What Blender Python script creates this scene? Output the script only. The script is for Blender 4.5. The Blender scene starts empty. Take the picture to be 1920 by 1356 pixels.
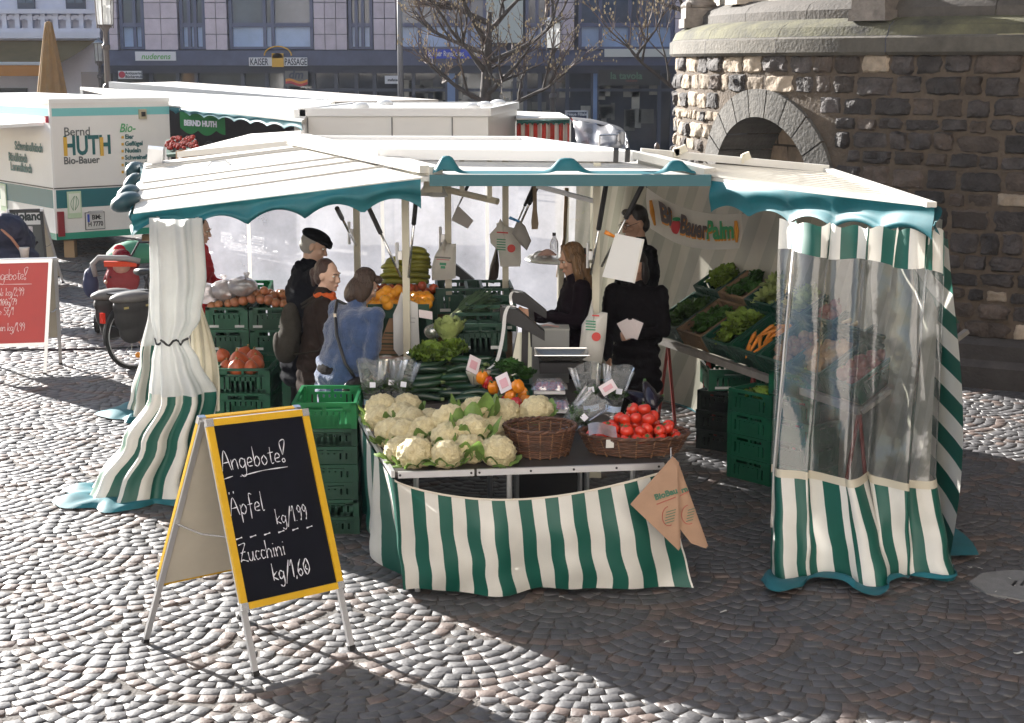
import bpy, math, random
import numpy as np
from mathutils import Vector, Matrix, Euler, noise
SC = bpy.context.scene
COL = SC.collection
RN = random.Random(11)
PI = math.pi
# ------------------------------------------------------------------ camera
CAMH, FPX, PITCH = 2.95, 2950.0, math.atan(558 / 2950)
cd = bpy.data.cameras.new("camera")
cam = bpy.data.objects.new("camera", cd)
COL.objects.link(cam)
cd.sensor_width = 36.0
cd.lens = FPX / 1920 * 36.0
cd.clip_end = 600
cam.location = (0, 0, CAMH)
cam.rotation_euler = (PI / 2 - PITCH, 0, 0)
SC.camera = cam
# ------------------------------------------------------------------ light
SUN_EL = math.radians(21.0)
SUN_AZ = math.atan2(-0.68, 0.735)          # towards the sun, from +Y, clockwise
w = bpy.data.worlds.new("World")
SC.world = w
w.use_nodes = True
nt = w.node_tree
sky = nt.nodes.new("ShaderNodeTexSky")
sky.sky_type = 'NISHITA'
sky.sun_disc = False
sky.sun_elevation = SUN_EL
sky.sun_rotation = SUN_AZ
sky.altitude = 60
sky.air_density = 1.0
sky.dust_density = 1.2
bg = nt.nodes["Background"]
nt.links.new(sky.outputs[0], bg.inputs[0])
bg.inputs[1].default_value = 0.052
sl = bpy.data.lights.new("sun", 'SUN')
sl.energy = 5.0
sl.angle = math.radians(0.5)
sl.color = (1.0, 0.965, 0.915)
so = bpy.data.objects.new("sun", sl)
COL.objects.link(so)
sdir = Vector((math.sin(SUN_AZ) * math.cos(SUN_EL), math.cos(SUN_AZ) * math.cos(SUN_EL), math.sin(SUN_EL)))
so.location = sdir * 60
so.rotation_euler = sdir.to_track_quat('Z', 'Y').to_euler()
vs = SC.view_settings
vs.view_transform = 'Standard'
vs.look = 'None'
vs.gamma = 1
vs.exposure = 2.0
cy = SC.cycles
cy.max_bounces = 9
cy.transparent_max_bounces = 14
cy.transmission_bounces = 6
cy.diffuse_bounces = 4
cy.glossy_bounces = 3
cy.sample_clamp_indirect = 6
cy.caustics_reflective = False
cy.caustics_refractive = False
cy.use_denoising = True
# ------------------------------------------------------------------ measuring helpers (photo survey)
def ray(px, py):
 u, v = (px - 960) / FPX, (py - 678) / FPX
 c, s = math.cos(PITCH), math.sin(PITCH)
 return Vector((u, c - v * s, -s - v * c))
def on(px, py, h=0.0):
 d = ray(px, py)
 t = (h - CAMH) / d.z
 return Vector((d.x * t, d.y * t, h))
def at(px, py, Y):
 d = ray(px, py)
 t = Y / d.y
 return Vector((d.x * t, Y, CAMH + d.z * t))
# ------------------------------------------------------------------ materials
MATS = {}
def mat(name, col, rough=0.6, metal=0.0, var=0.0, scale=8.0, bump=0.0, bscale=40.0, rnd=0.0,
  spec=0.5, trans=0.0, alpha=1.0, sheen=0.0, coat=0.0, emit=0.0, hue=None, objrnd=0.0, stretch=None):
 if name in MATS:
  return MATS[name]
 m = bpy.data.materials.new(name)
 m.use_nodes = True
 t = m.node_tree
 n, l = t.nodes, t.links
 b = n["Principled BSDF"]
 b.inputs["Roughness"].default_value = rough
 b.inputs["Metallic"].default_value = metal
 b.inputs["Specular IOR Level"].default_value = spec
 b.inputs["Alpha"].default_value = alpha
 if coat:
  b.inputs["Coat Weight"].default_value = coat
  b.inputs["Coat Roughness"].default_value = 0.15
 if sheen:
  b.inputs["Sheen Weight"].default_value = sheen
 c4 = (*col, 1)
 out = None
 tc = n.new("ShaderNodeTexCoord")
 vec = tc.outputs["Object"]
 if stretch:
  mp = n.new("ShaderNodeMapping")
  mp.inputs["Scale"].default_value = stretch
  l.new(vec, mp.inputs[0])
  vec = mp.outputs[0]
 if var > 0 or hue:
  nz = n.new("ShaderNodeTexNoise")
  nz.inputs["Scale"].default_value = scale
  nz.inputs["Detail"].default_value = 6
  nz.inputs["Roughness"].default_value = 0.65
  l.new(vec, nz.inputs["Vector"])
  r = n.new("ShaderNodeValToRGB")
  r.color_ramp.elements[0].position = 0.3
  r.color_ramp.elements[1].position = 0.72
  h2 = hue or col
  r.color_ramp.elements[0].color = (*[max(0, x * (1 - var)) for x in h2], 1)
  r.color_ramp.elements[1].color = (*[min(1, x * (1 + var * .6)) for x in col], 1)
  l.new(nz.outputs["Fac"], r.inputs[0])
  out = r.outputs[0]
 if rnd > 0 or objrnd > 0:
  if rnd > 0:
   g = n.new("ShaderNodeNewGeometry")
   src = g.outputs["Random Per Island"]
  else:
   g = n.new("ShaderNodeObjectInfo")
   src = g.outputs["Random"]
  a = max(rnd, objrnd)
  mr = n.new("ShaderNodeMapRange")
  mr.inputs["To Min"].default_value = 1 - a
  mr.inputs["To Max"].default_value = 1 + a * .7
  l.new(src, mr.inputs[0])
  mx = n.new("ShaderNodeMix")
  mx.data_type = 'RGBA'
  mx.blend_type = 'MULTIPLY'
  mx.inputs[0].default_value = 1
  if out:
   l.new(out, mx.inputs[6])
  else:
   mx.inputs[6].default_value = c4
  l.new(mr.outputs[0], mx.inputs[7])
  out = mx.outputs[2]
 if out:
  l.new(out, b.inputs["Base Color"])
 else:
  b.inputs["Base Color"].default_value = c4
 if bump > 0:
  nb = n.new("ShaderNodeTexNoise")
  nb.inputs["Scale"].default_value = bscale
  nb.inputs["Detail"].default_value = 5
  l.new(vec, nb.inputs["Vector"])
  bp = n.new("ShaderNodeBump")
  bp.inputs["Strength"].default_value = bump
  bp.inputs["Distance"].default_value = 0.02
  l.new(nb.outputs["Fac"], bp.inputs["Height"])
  l.new(bp.outputs[0], b.inputs["Normal"])
 if emit > 0:
  b.inputs["Emission Color"].default_value = c4
  b.inputs["Emission Strength"].default_value = emit
 if trans > 0:                          # light also passes through thin material
  tr = n.new("ShaderNodeBsdfTranslucent")
  if out:
   l.new(out, tr.inputs[0])
  else:
   tr.inputs[0].default_value = c4
  ms = n.new("ShaderNodeMixShader")
  ms.inputs[0].default_value = trans
  l.new(b.outputs[0], ms.inputs[1])
  l.new(tr.outputs[0], ms.inputs[2])
  l.new(ms.outputs[0], n["Material Output"].inputs[0])
 MATS[name] = m
 return m
def pvc(name, clear=0.5, milk=(.75, .77, .8), rough=0.12, gloss=.10, scale=3.0, fres=.8):
 """thin clear or milky plastic film: see-through, scattering and glossy"""
 if name in MATS:
  return MATS[name]
 m = bpy.data.materials.new(name)
 m.use_nodes = True
 t = m.node_tree
 n, l = t.nodes, t.links
 n.remove(n["Principled BSDF"])
 tp = n.new("ShaderNodeBsdfTransparent")
 tp.inputs[0].default_value = (.93, .94, .95, 1)
 tl = n.new("ShaderNodeBsdfTranslucent")
 tl.inputs[0].default_value = (*milk, 1)
 df = n.new("ShaderNodeBsdfDiffuse")
 df.inputs[0].default_value = (*milk, 1)
 gl = n.new("ShaderNodeBsdfGlossy")
 gl.inputs["Roughness"].default_value = rough
 gl.inputs[0].default_value = (.9, .9, .92, 1)
 tc = n.new("ShaderNodeTexCoord")
 nz = n.new("ShaderNodeTexNoise")
 nz.inputs["Scale"].default_value = scale
 nz.inputs["Detail"].default_value = 8
 nz.inputs["Roughness"].default_value = .7
 l.new(tc.outputs["Object"], nz.inputs["Vector"])
 mr = n.new("ShaderNodeMapRange")
 mr.inputs["From Min"].default_value = .35
 mr.inputs["From Max"].default_value = .7
 mr.inputs["To Min"].default_value = max(0, 1 - clear - .1)
 mr.inputs["To Max"].default_value = min(1, 1 - clear + .16)
 l.new(nz.outputs["Fac"], mr.inputs[0])
 a = n.new("ShaderNodeMixShader")
 a.inputs[0].default_value = .5
 l.new(tl.outputs[0], a.inputs[1])
 l.new(df.outputs[0], a.inputs[2])
 b = n.new("ShaderNodeMixShader")
 l.new(mr.outputs[0], b.inputs[0])
 l.new(tp.outputs[0], b.inputs[1])
 l.new(a.outputs[0], b.inputs[2])
 lw = n.new("ShaderNodeFresnel")
 lw.inputs[0].default_value = 1.35
 ml = n.new("ShaderNodeMath")
 ml.operation = 'MULTIPLY_ADD'
 ml.inputs[1].default_value = fres
 ml.inputs[2].default_value = gloss * .3
 l.new(lw.outputs[0], ml.inputs[0])
 c = n.new("ShaderNodeMixShader")
 l.new(ml.outputs[0], c.inputs[0])
 l.new(b.outputs[0], c.inputs[1])
 l.new(gl.outputs[0], c.inputs[2])
 nb = n.new("ShaderNodeTexNoise")
 nb.inputs["Scale"].default_value = 9
 nb.inputs["Detail"].default_value = 3
 l.new(tc.outputs["Object"], nb.inputs["Vector"])
 bp = n.new("ShaderNodeBump")
 bp.inputs["Strength"].default_value = .35
 bp.inputs["Distance"].default_value = .02
 l.new(nb.outputs["Fac"], bp.inputs["Height"])
 l.new(bp.outputs[0], gl.inputs["Normal"])
 l.new(c.outputs[0], n["Material Output"].inputs[0])
 MATS[name] = m
 return m
def striped(name, c1, c2, period, faint=None, trans=.12, rough=.45):
 """stripes along the cloth's own length (UV x, in metres); optional paler reverse side"""
 if name in MATS:
  return MATS[name]
 m = bpy.data.materials.new(name)
 m.use_nodes = True
 t = m.node_tree
 n, l = t.nodes, t.links
 b = n["Principled BSDF"]
 b.inputs["Roughness"].default_value = rough
 uv = n.new("ShaderNodeUVMap")
 sp = n.new("ShaderNodeSeparateXYZ")
 l.new(uv.outputs[0], sp.inputs[0])
 d = n.new("ShaderNodeMath")
 d.operation = 'DIVIDE'
 d.inputs[1].default_value = period
 l.new(sp.outputs[0], d.inputs[0])
 f = n.new("ShaderNodeMath")
 f.operation = 'FRACT'
 l.new(d.outputs[0], f.inputs[0])
 g = n.new("ShaderNodeMath")
 g.operation = 'GREATER_THAN'
 g.inputs[1].default_value = .5
 l.new(f.outputs[0], g.inputs[0])
 nz = n.new("ShaderNodeTexNoise")
 nz.inputs["Scale"].default_value = 5
 nz.inputs["Detail"].default_value = 7
 tc = n.new("ShaderNodeTexCoord")
 l.new(tc.outputs["Object"], nz.inputs["Vector"])
 mr = n.new("ShaderNodeMapRange")
 mr.inputs["To Min"].default_value = .78
 mr.inputs["To Max"].default_value = 1.12
 l.new(nz.outputs["Fac"], mr.inputs[0])
 mx = n.new("ShaderNodeMix")
 mx.data_type = 'RGBA'
 mx.inputs[6].default_value = (*c1, 1)
 mx.inputs[7].default_value = (*c2, 1)
 l.new(g.outputs[0], mx.inputs[0])
 col = mx.outputs[2]
 if faint:
  m2 = n.new("ShaderNodeMix")
  m2.data_type = 'RGBA'
  m2.inputs[6].default_value = (*faint[0], 1)
  m2.inputs[7].default_value = (*faint[1], 1)
  l.new(g.outputs[0], m2.inputs[0])
  ge = n.new("ShaderNodeNewGeometry")
  m3 = n.new("ShaderNodeMix")
  m3.data_type = 'RGBA'
  l.new(ge.outputs["Backfacing"], m3.inputs[0])
  l.new(col, m3.inputs[6])
  l.new(m2.outputs[2], m3.inputs[7])
  col = m3.outputs[2]
 mu = n.new("ShaderNodeMix")
 mu.data_type = 'RGBA'
 mu.blend_type = 'MULTIPLY'
 mu.inputs[0].default_value = 1
 l.new(col, mu.inputs[6])
 l.new(mr.outputs[0], mu.inputs[7])
 col = mu.outputs[2]
 l.new(col, b.inputs["Base Color"])
 tr = n.new("ShaderNodeBsdfTranslucent")
 l.new(col, tr.inputs[0])
 ms = n.new("ShaderNodeMixShader")
 ms.inputs[0].default_value = trans
 l.new(b.outputs[0], ms.inputs[1])
 l.new(tr.outputs[0], ms.inputs[2])
 l.new(ms.outputs[0], n["Material Output"].inputs[0])
 MATS[name] = m
 return m
# ------------------------------------------------------------------ mesh building
def frame_of(d):
 d = Vector(d).normalized()
 up = Vector((0, 0, 1)) if abs(d.z) < .95 else Vector((0, 1, 0))
 a = d.cross(up).normalized()
 return a, a.cross(d).normalized()
class MB:
 def __init__(s):
  s.v, s.f, s.m, s.uv = [], [], [], {}
  s.mi = 0
 def add(s, vs, fs):
  o = len(s.v)
  s.v += [tuple(x) for x in vs]
  s.f += [tuple(i + o for i in q) for q in fs]
  s.m += [s.mi] * len(fs)
  return s
 def quad(s, *p):
  return s.add(p, [tuple(range(len(p)))])
 def box(s, c, d, rot=None, axes=None):
  hx, hy, hz = d[0] / 2, d[1] / 2, d[2] / 2
  P = [Vector((x, y, z)) for z in (-hz, hz) for x, y in ((-hx, -hy), (hx, -hy), (hx, hy), (-hx, hy))]
  if axes:
   M = Matrix(axes).transposed()
   P = [M @ p for p in P]
  elif rot:
   M = Euler(rot).to_matrix()
   P = [M @ p for p in P]
  c = Vector(c)
  return s.add([c + p for p in P], [(3, 2, 1, 0), (4, 5, 6, 7), (0, 1, 5, 4), (1, 2, 6, 5), (2, 3, 7, 6), (3, 0, 4, 7)])
 def bar(s, a, b, wd, ht=None, up=None):
  a, b = Vector(a), Vector(b)
  d = (b - a)
  z = d.normalized()
  if up is None:
   x, y = frame_of(d)
  else:
   y = (Vector(up) - z * Vector(up).dot(z)).normalized()
   x = y.cross(z)
  ht = ht or wd
  return s.box((a + b) / 2, (wd, ht, d.length), axes=(x, y, z))
 def tube(s, pts, r, seg=8, caps=True, flat=1.0):
  pts = [Vector(p) for p in pts]
  n = len(pts)
  rs = r if isinstance(r, (list, tuple)) else [r] * n
  vs, fs = [], []
  a = None
  for i, p in enumerate(pts):
   t = (pts[min(i + 1, n - 1)] - pts[max(i - 1, 0)])
   if t.length < 1e-9:
    t = Vector((0, 0, 1))
   t.normalize()
   if a is None:
    a, b = frame_of(t)
   else:
    a = (a - t * a.dot(t))
    a = a.normalized() if a.length > 1e-6 else frame_of(t)[0]
    b = a.cross(t)
   for k in range(seg):
    th = 2 * PI * k / seg
    vs.append(p + (a * math.cos(th) + b * math.sin(th) * flat) * rs[i])
  for i in range(n - 1):
   for k in range(seg):
    k2 = (k + 1) % seg
    fs.append((i * seg + k, i * seg + k2, (i + 1) * seg + k2, (i + 1) * seg + k))
  if caps:
   fs.append(tuple(range(seg - 1, -1, -1)))
   fs.append(tuple((n - 1) * seg + k for k in range(seg)))
  return s.add(vs, fs)
 def lathe(s, prof, c=(0, 0, 0), seg=16, sx=1, sy=1, a0=0, a1=2 * PI):
  c = Vector(c)
  full = abs(a1 - a0 - 2 * PI) < 1e-6
  ns = seg if full else seg + 1
  vs, fs = [], []
  for r, z in prof:
   for k in range(ns):
    th = a0 + (a1 - a0) * k / seg
    vs.append(c + Vector((r * sx * math.cos(th), r * sy * math.sin(th), z)))
  for i in range(len(prof) - 1):
   for k in range(seg):
    k2 = (k + 1) % ns
    fs.append((i * ns + k, i * ns + k2, (i + 1) * ns + k2, (i + 1) * ns + k))
  if full:
   if prof[0][0] > 1e-4:
    fs.append(tuple(range(ns - 1, -1, -1)))
   if prof[-1][0] > 1e-4:
    fs.append(tuple((len(prof) - 1) * ns + k for k in range(ns)))
  return s.add(vs, fs)
 def ell(s, c, r, seg=14, rings=9, rot=None):
  M = Euler(rot).to_matrix() if rot else Matrix.Identity(3)
  c = Vector(c)
  vs, fs = [], []
  for i in range(rings + 1):
   ph = PI * i / rings
   for k in range(seg):
    th = 2 * PI * k / seg
    vs.append(c + M @ Vector((r[0] * math.sin(ph) * math.cos(th), r[1] * math.sin(ph) * math.sin(th), r[2] * math.cos(ph))))
  for i in range(rings):
   for k in range(seg):
    k2 = (k + 1) % seg
    fs.append((i * seg + k, (i + 1) * seg + k, (i + 1) * seg + k2, i * seg + k2))
  return s.add(vs, fs)
 def grid(s, fn, nu, nv, uvf=None, flip=False):
  o = len(s.v)
  for j in range(nv + 1):
   for i in range(nu + 1):
    s.v.append(tuple(fn(i / nu, j / nv)))
    if uvf:
     s.uv[len(s.v) - 1] = uvf(i / nu, j / nv)
  for j in range(nv):
   for i in range(nu):
    a = o + j * (nu + 1) + i
    q = (a, a + 1, a + nu + 2, a + nu + 1)
    s.f.append(q[::-1] if flip else q)
    s.m.append(s.mi)
  return s
 def slab(s, poly, th):
  """polygon (3-D) extruded straight down by th"""
  n = len(poly)
  top = [Vector(p) for p in poly]
  bot = [p - Vector((0, 0, th)) for p in top]
  fs = [tuple(range(n)), tuple(range(2 * n - 1, n - 1, -1))]
  for i in range(n):
   j = (i + 1) % n
   fs.append((i, n + i, n + j, j))
  return s.add(top + bot, fs)
 def xf(s, M):
  s.v = [tuple(M @ Vector(p)) for p in s.v]
  return s
 def build(s, name, mats, parent=None, smooth=False, sharp=None):
  me = bpy.data.meshes.new(name)
  me.from_pydata(s.v, [], s.f)
  for m in (mats if isinstance(mats, (list, tuple)) else [mats]):
   me.materials.append(m)
  if s.mi or any(s.m):
   me.polygons.foreach_set("material_index", s.m)
  if s.uv:
   u = me.uv_layers.new(name="UVMap")
   for lp in me.loops:
    u.data[lp.index].uv = s.uv.get(lp.vertex_index, (0, 0))
  if smooth:
   me.polygons.foreach_set("use_smooth", [True] * len(me.polygons))
   if sharp:
    me.set_sharp_from_angle(angle=math.radians(sharp))
  me.update()
  return link(name, me, parent)
def link(name, me, parent=None):
 o = bpy.data.objects.new(name, me)
 COL.objects.link(o)
 if parent is not None:
  adopt(o, parent)
 return o
def lmat(o):
 return Matrix.LocRotScale(o.location, o.rotation_euler, o.scale)
def wmat(o):
 M = lmat(o)
 if o.parent:
  M = wmat(o.parent) @ o.matrix_parent_inverse @ M
 return M
def adopt(o, parent):
 o.parent = parent
 o.matrix_parent_inverse = wmat(parent).inverted()
def tag(o, label, cat, group=None, kind=None):
 if label:
  o["label"] = label
 if cat:
  o["category"] = cat
 if group:
  o["group"] = group
 if kind:
  o["kind"] = kind
 return o
def thing(name, label, cat, loc=(0, 0, 0), rz=0, group=None):
 o = bpy.data.objects.new(name, None)
 o.empty_display_size = .1
 COL.objects.link(o)
 o.location = loc
 o.rotation_euler = (0, 0, rz)
 return tag(o, label, cat, group)
def part(o, label):
 o["label"] = label
 return o
def dup(o, loc=None, rot=None, label=None, sc=None, parent=None):
 c = o.copy()
 COL.objects.link(c)
 if parent is not None:
  c.parent = parent
 for ch in list(o.children):
  dup(ch, parent=c)
 if loc is not None:
  c.location = loc
 if rot is not None:
  c.rotation_euler = rot
 if sc is not None:
  c.scale = (sc, sc, sc) if not isinstance(sc, tuple) else sc
 if label:
  c["label"] = label
 return c
def place(protos, used, i, loc, rot, label, sc=None):
 """first use moves the prototype itself, later uses copy it"""
 p = protos[i % len(protos)]
 if p.name not in used:
  used.add(p.name)
  p.location, p.rotation_euler = loc, rot
  if sc is not None:
   p.scale = (sc, sc, sc) if not isinstance(sc, tuple) else sc
  if label:
   p["label"] = label
  return p
 return dup(p, loc, rot, label, sc)
def text(name, body, size, M, material, parent=None, bold=0.0, shear=0.0, depth=.002, spacing=1.0, align='LEFT', squash=1.0):
 cu = bpy.data.curves.new(name, 'FONT')
 cu.body = body
 cu.size = size
 cu.offset = bold
 cu.shear = shear
 cu.extrude = depth
 cu.space_character = spacing
 cu.align_x = align
 cu.resolution_u = 3
 o = bpy.data.objects.new(name, cu)
 COL.objects.link(o)
 dg = bpy.context.evaluated_depsgraph_get()
 me = bpy.data.meshes.new_from_object(o.evaluated_get(dg))
 bpy.data.objects.remove(o)
 bpy.data.curves.remove(cu)
 me.transform(M @ Matrix.Diagonal((squash, 1, 1, 1)))
 me.materials.clear()
 me.materials.append(material)
 return link(name, me, parent)
def plane_m(o, x, y):
 """matrix that lays text x/y along two world directions from origin o"""
 x, y = Vector(x).normalized(), Vector(y).normalized()
 z = x.cross(y).normalized()
 y = z.cross(x)
 return Matrix(((x.x, y.x, z.x, o[0]), (x.y, y.y, z.y, o[1]), (x.z, y.z, z.z, o[2]), (0, 0, 0, 1)))
def blob(name, prims, voxel, material, parent=None, it=2, wob=0.0, wsc=6.0, clip=None):
 """closed shapes melted into one continuous skin"""
 b = MB()
 for p in prims:
  if p[0] == 'c':
   a, c, r0, r1 = Vector(p[1]), Vector(p[2]), p[3], p[4]
   d = (c - a)
   if d.length < 1e-6:
    d = Vector((0, 0, .001))
   t = d.normalized()
   pts, rs = [], []
   for k in range(4):
    th = PI / 2 * k / 4
    pts.append(a - t * r0 * math.cos(th))
    rs.append(max(r0 * math.sin(th), 1e-4))
   for k in range(4, -1, -1):
    th = PI / 2 * k / 4
    pts.append(c + t * r1 * math.cos(th))
    rs.append(max(r1 * math.sin(th), 1e-4))
   b.tube(pts, rs, 14, True, p[5] if len(p) > 5 else 1.0)
  else:
   b.ell(p[1], p[2], 18, 12, p[3] if len(p) > 3 else None)
 o = b.build(name, material)
 md = o.modifiers.new("r", 'REMESH')
 md.mode = 'VOXEL'
 md.voxel_size = voxel
 ms = o.modifiers.new("s", 'SMOOTH')
 ms.iterations = it
 ms.factor = .5
 dg = bpy.context.evaluated_depsgraph_get()
 me = bpy.data.meshes.new_from_object(o.evaluated_get(dg))
 old = o.data
 o.modifiers.clear()
 o.data = me
 bpy.data.meshes.remove(old)
 if wob:
  n = len(me.vertices)
  co = np.empty(n * 3)
  no = np.empty(n * 3)
  me.vertices.foreach_get("co", co)
  me.vertices.foreach_get("normal", no)
  co, no = co.reshape(-1, 3), no.reshape(-1, 3)
  for i in range(n):
   p = co[i]
   co[i] += no[i] * wob * (noise.noise(Vector((p[0] * wsc * 1.6, p[1] * wsc * 1.6, p[2] * wsc))) + .45 * noise.noise(Vector((p[0] * wsc * 2.6 + 7, p[1] * wsc * 2.6, p[2] * wsc * 5 + p[0] * wsc * 3))))
  me.vertices.foreach_set("co", co.ravel())
 me.polygons.foreach_set("use_smooth", [True] * len(me.polygons))
 me.update()
 if parent is not None:
  adopt(o, parent)
 return o
def lerp(a, b, t):
 return a + (b - a) * t
def poly_at(pts, t):
 """point along a list of points, parameter 0..1 by index"""
 n = len(pts) - 1
 x = min(max(t, 0), 1) * n
 i = min(int(x), n - 1)
 return Vector(pts[i]).lerp(Vector(pts[i + 1]), x - i)
def smooth_at(pts, t):
 n = len(pts) - 1
 x = min(max(t, 0), 1) * n
 i = min(int(x), n - 1)
 f = x - i
 p1, p2 = Vector(pts[i]), Vector(pts[i + 1])
 p0 = Vector(pts[i - 1]) if i > 0 else p1 * 2 - p2
 p3 = Vector(pts[i + 2]) if i + 2 <= n else p2 * 2 - p1
 return .5 * ((2 * p1) + (p2 - p0) * f + (2 * p0 - 5 * p1 + 4 * p2 - p3) * f * f + (3 * p1 - p0 - 3 * p2 + p3) * f ** 3)
# ================================================================== GROUND
def build_ground():
 me = bpy.data.meshes.new("ground")
 ca, sa = math.cos(math.radians(9.4)), math.sin(math.radians(9.4))
 e1, e2 = np.array((ca, sa)), np.array((-sa, ca))
 P0 = np.array((.841, 8.27))
 WD, HT = 1.16, .46
 RR = (WD * WD / 4 + HT * HT) / (2 * HT)
 quads, zs, red = [], [], []
 rr = random.Random(3)
 for j in range(-12, 50):
  for i in range(-16, 14):
   A = P0 + e1 * WD * (i + .5 * (j % 2)) + e2 * HT * j
   Y = A[1]
   if Y < 4.6 or Y > 27:
    continue
   if abs(A[0]) > .36 * Y + 1.8:
    continue
   if Y > 16.5 and A[0] > -.2 * Y + 2:
    continue
   C = A + e2 * RR
   ups = [C + e2 * HT + e1 * WD * q for q in (-.5, .5)] + [C + e2 * HT * 2]
   big = 1.0 if Y < 15 else 1.25
   r = RR - .038
   first = True
   while r > .03:
    n = max(3, int(2 * PI * r / (.090 * big * rr.uniform(.92, 1.12))))
    off = rr.random()
    for k in range(n):
     th = 2 * PI * (k + off) / n + rr.uniform(-.06, .06) * .09 / r
     p = C + np.array((math.cos(th), math.sin(th))) * (r + rr.uniform(-.006, .006))
     d = min(np.hypot(*(p - u)) for u in ups)
     if d < RR + .018:
      continue
     if (p - A).dot(e2) > 2.05 * HT:
      continue
     t = np.array((-math.sin(th), math.cos(th)))
     nn = np.array((math.cos(th), math.sin(th)))
     wd = 2 * PI * r / n * .5 - rr.uniform(.001, .0045)
     hd = .0415 * big - rr.uniform(.001, .0045)
     q = []
     for sx, sy in ((-1, -1), (1, -1), (1, 1), (-1, 1)):
      ww = wd * (1 + .10 * sy * (hd / max(r, .1)))
      q.append(p + t * sx * (ww + rr.uniform(-.007, .004)) + nn * sy * (hd + rr.uniform(-.006, .004)))
     quads.append(q)
     z0_ = rr.uniform(-.0025, .0025)
     tx_, ty_ = rr.uniform(-.0022, .0022), rr.uniform(-.0022, .0022)
     zs.append([z0_ - tx_ - ty_, z0_ + tx_ - ty_, z0_ + tx_ + ty_, z0_ - tx_ + ty_])
     red.append(1 if (first and rr.random() < .86) or rr.random() < .05 else 0)
    r -= .083 * big
    first = False
 N = len(quads)
 Q = np.array(quads)
 Z = np.array(zs)
 cen = Q.mean(axis=1, keepdims=True)
 V = np.zeros((N, 13, 3))
 V[:, 0:4, :2] = Q
 V[:, 0:4, 2] = -.03
 V[:, 4:8, :2] = Q
 V[:, 4:8, 2] = Z - .0014
 dirv = cen - Q
 ln = np.linalg.norm(dirv, axis=2, keepdims=True)
 V[:, 8:12, :2] = Q + dirv / ln * .003
 V[:, 8:12, 2] = Z + .0010
 V[:, 12, :2] = cen[:, 0]
 V[:, 12, 2] = Z.mean(axis=1) + .0011
 fq = []
 for a in range(4):
  b = (a + 1) % 4
  fq += [(a, b, 4 + b, 4 + a), (4 + a, 4 + b, 8 + b, 8 + a)]
 ft = [(8 + a, 8 + (a + 1) % 4, 12) for a in range(4)]
 base = (np.arange(N) * 13)
 LQ = (base[:, None, None] + np.array(fq)[None]).reshape(-1, 4)
 LT = (base[:, None, None] + np.array(ft)[None]).reshape(-1, 3)
 # bed of grit under the stones, out to the horizon
 nv = N * 13
 xs = [-260, -40, 40, 260]
 ys = [-60, 0, 60, 320]
 bed = [(x, y, -.0055) for y in ys for x in xs]
 bf = [(nv + j * 4 + i, nv + j * 4 + i + 1, nv + j * 4 + i + 5, nv + j * 4 + i + 4) for j in range(3) for i in range(3)]
 verts = np.concatenate([V.reshape(-1, 3), np.array(bed)])
 loops = np.concatenate([LQ.ravel(), LT.ravel(), np.array(bf).ravel()])
 npoly = len(LQ) + len(LT) + len(bf)
 me.vertices.add(len(verts))
 me.vertices.foreach_set("co", verts.ravel())
 me.loops.add(len(loops))
 me.loops.foreach_set("vertex_index", loops.astype(np.int32))
 me.polygons.add(npoly)
 tot = np.concatenate([np.full(len(LQ), 4), np.full(len(LT), 3), np.full(len(bf), 4)])
 st = np.concatenate([[0], np.cumsum(tot)[:-1]])
 me.polygons.foreach_set("loop_start", st.astype(np.int32))
 me.polygons.foreach_set("loop_total", tot.astype(np.int32))
 rd = np.array(red)
 mi = np.concatenate([np.repeat(rd, 8), np.repeat(rd, 4), np.full(len(bf), 2)])
 me.materials.append(mat("basalt_sett", (.064, .061, .064), .6, var=.35, scale=5, rnd=.22, bump=.22, bscale=45, spec=1.0))
 me.materials.append(mat("red_sett", (.105, .074, .062), .6, var=.3, scale=8, rnd=.22, bump=.25, bscale=60, spec=.9))
 me.materials.append(mat("grit_bed", (.105, .092, .082), .9, var=.35, scale=9, bump=.5, bscale=60))
 me.polygons.foreach_set("material_index", mi.astype(np.int32))
 me.update(calc_edges=True)
 me.validate()
 o = link("ground", me)
 o["kind"] = "structure"
 return o
build_ground()
# ================================================================== TOWER
TC, TR = Vector((6.6, 18.5, 0)), 4.67
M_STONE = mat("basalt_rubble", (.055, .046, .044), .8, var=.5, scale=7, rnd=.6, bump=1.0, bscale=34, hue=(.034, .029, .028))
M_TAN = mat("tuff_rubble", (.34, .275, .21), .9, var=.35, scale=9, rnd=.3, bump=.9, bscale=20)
M_MORTAR = mat("lime_mortar", (.095, .072, .053), .95, var=.35, scale=5, bump=.8, bscale=30)
M_TRACH = mat("trachyte_stone", (.115, .107, .096), .85, var=.35, scale=6, bump=.5, bscale=30, rnd=.2)
M_MOSS = mat("mossy_ledge", (.105, .10, .055), .9, var=.6, scale=3.0, bump=.5, bscale=30, hue=(.085, .08, .072))
M_ASH = mat("ashlar_stone", (.46, .39, .32), .85, var=.25, scale=6, rnd=.22, bump=.7, bscale=18)
def tcyl(phi, z, r):
 return TC + Vector((r * math.cos(phi), r * math.sin(phi), z))
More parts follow.
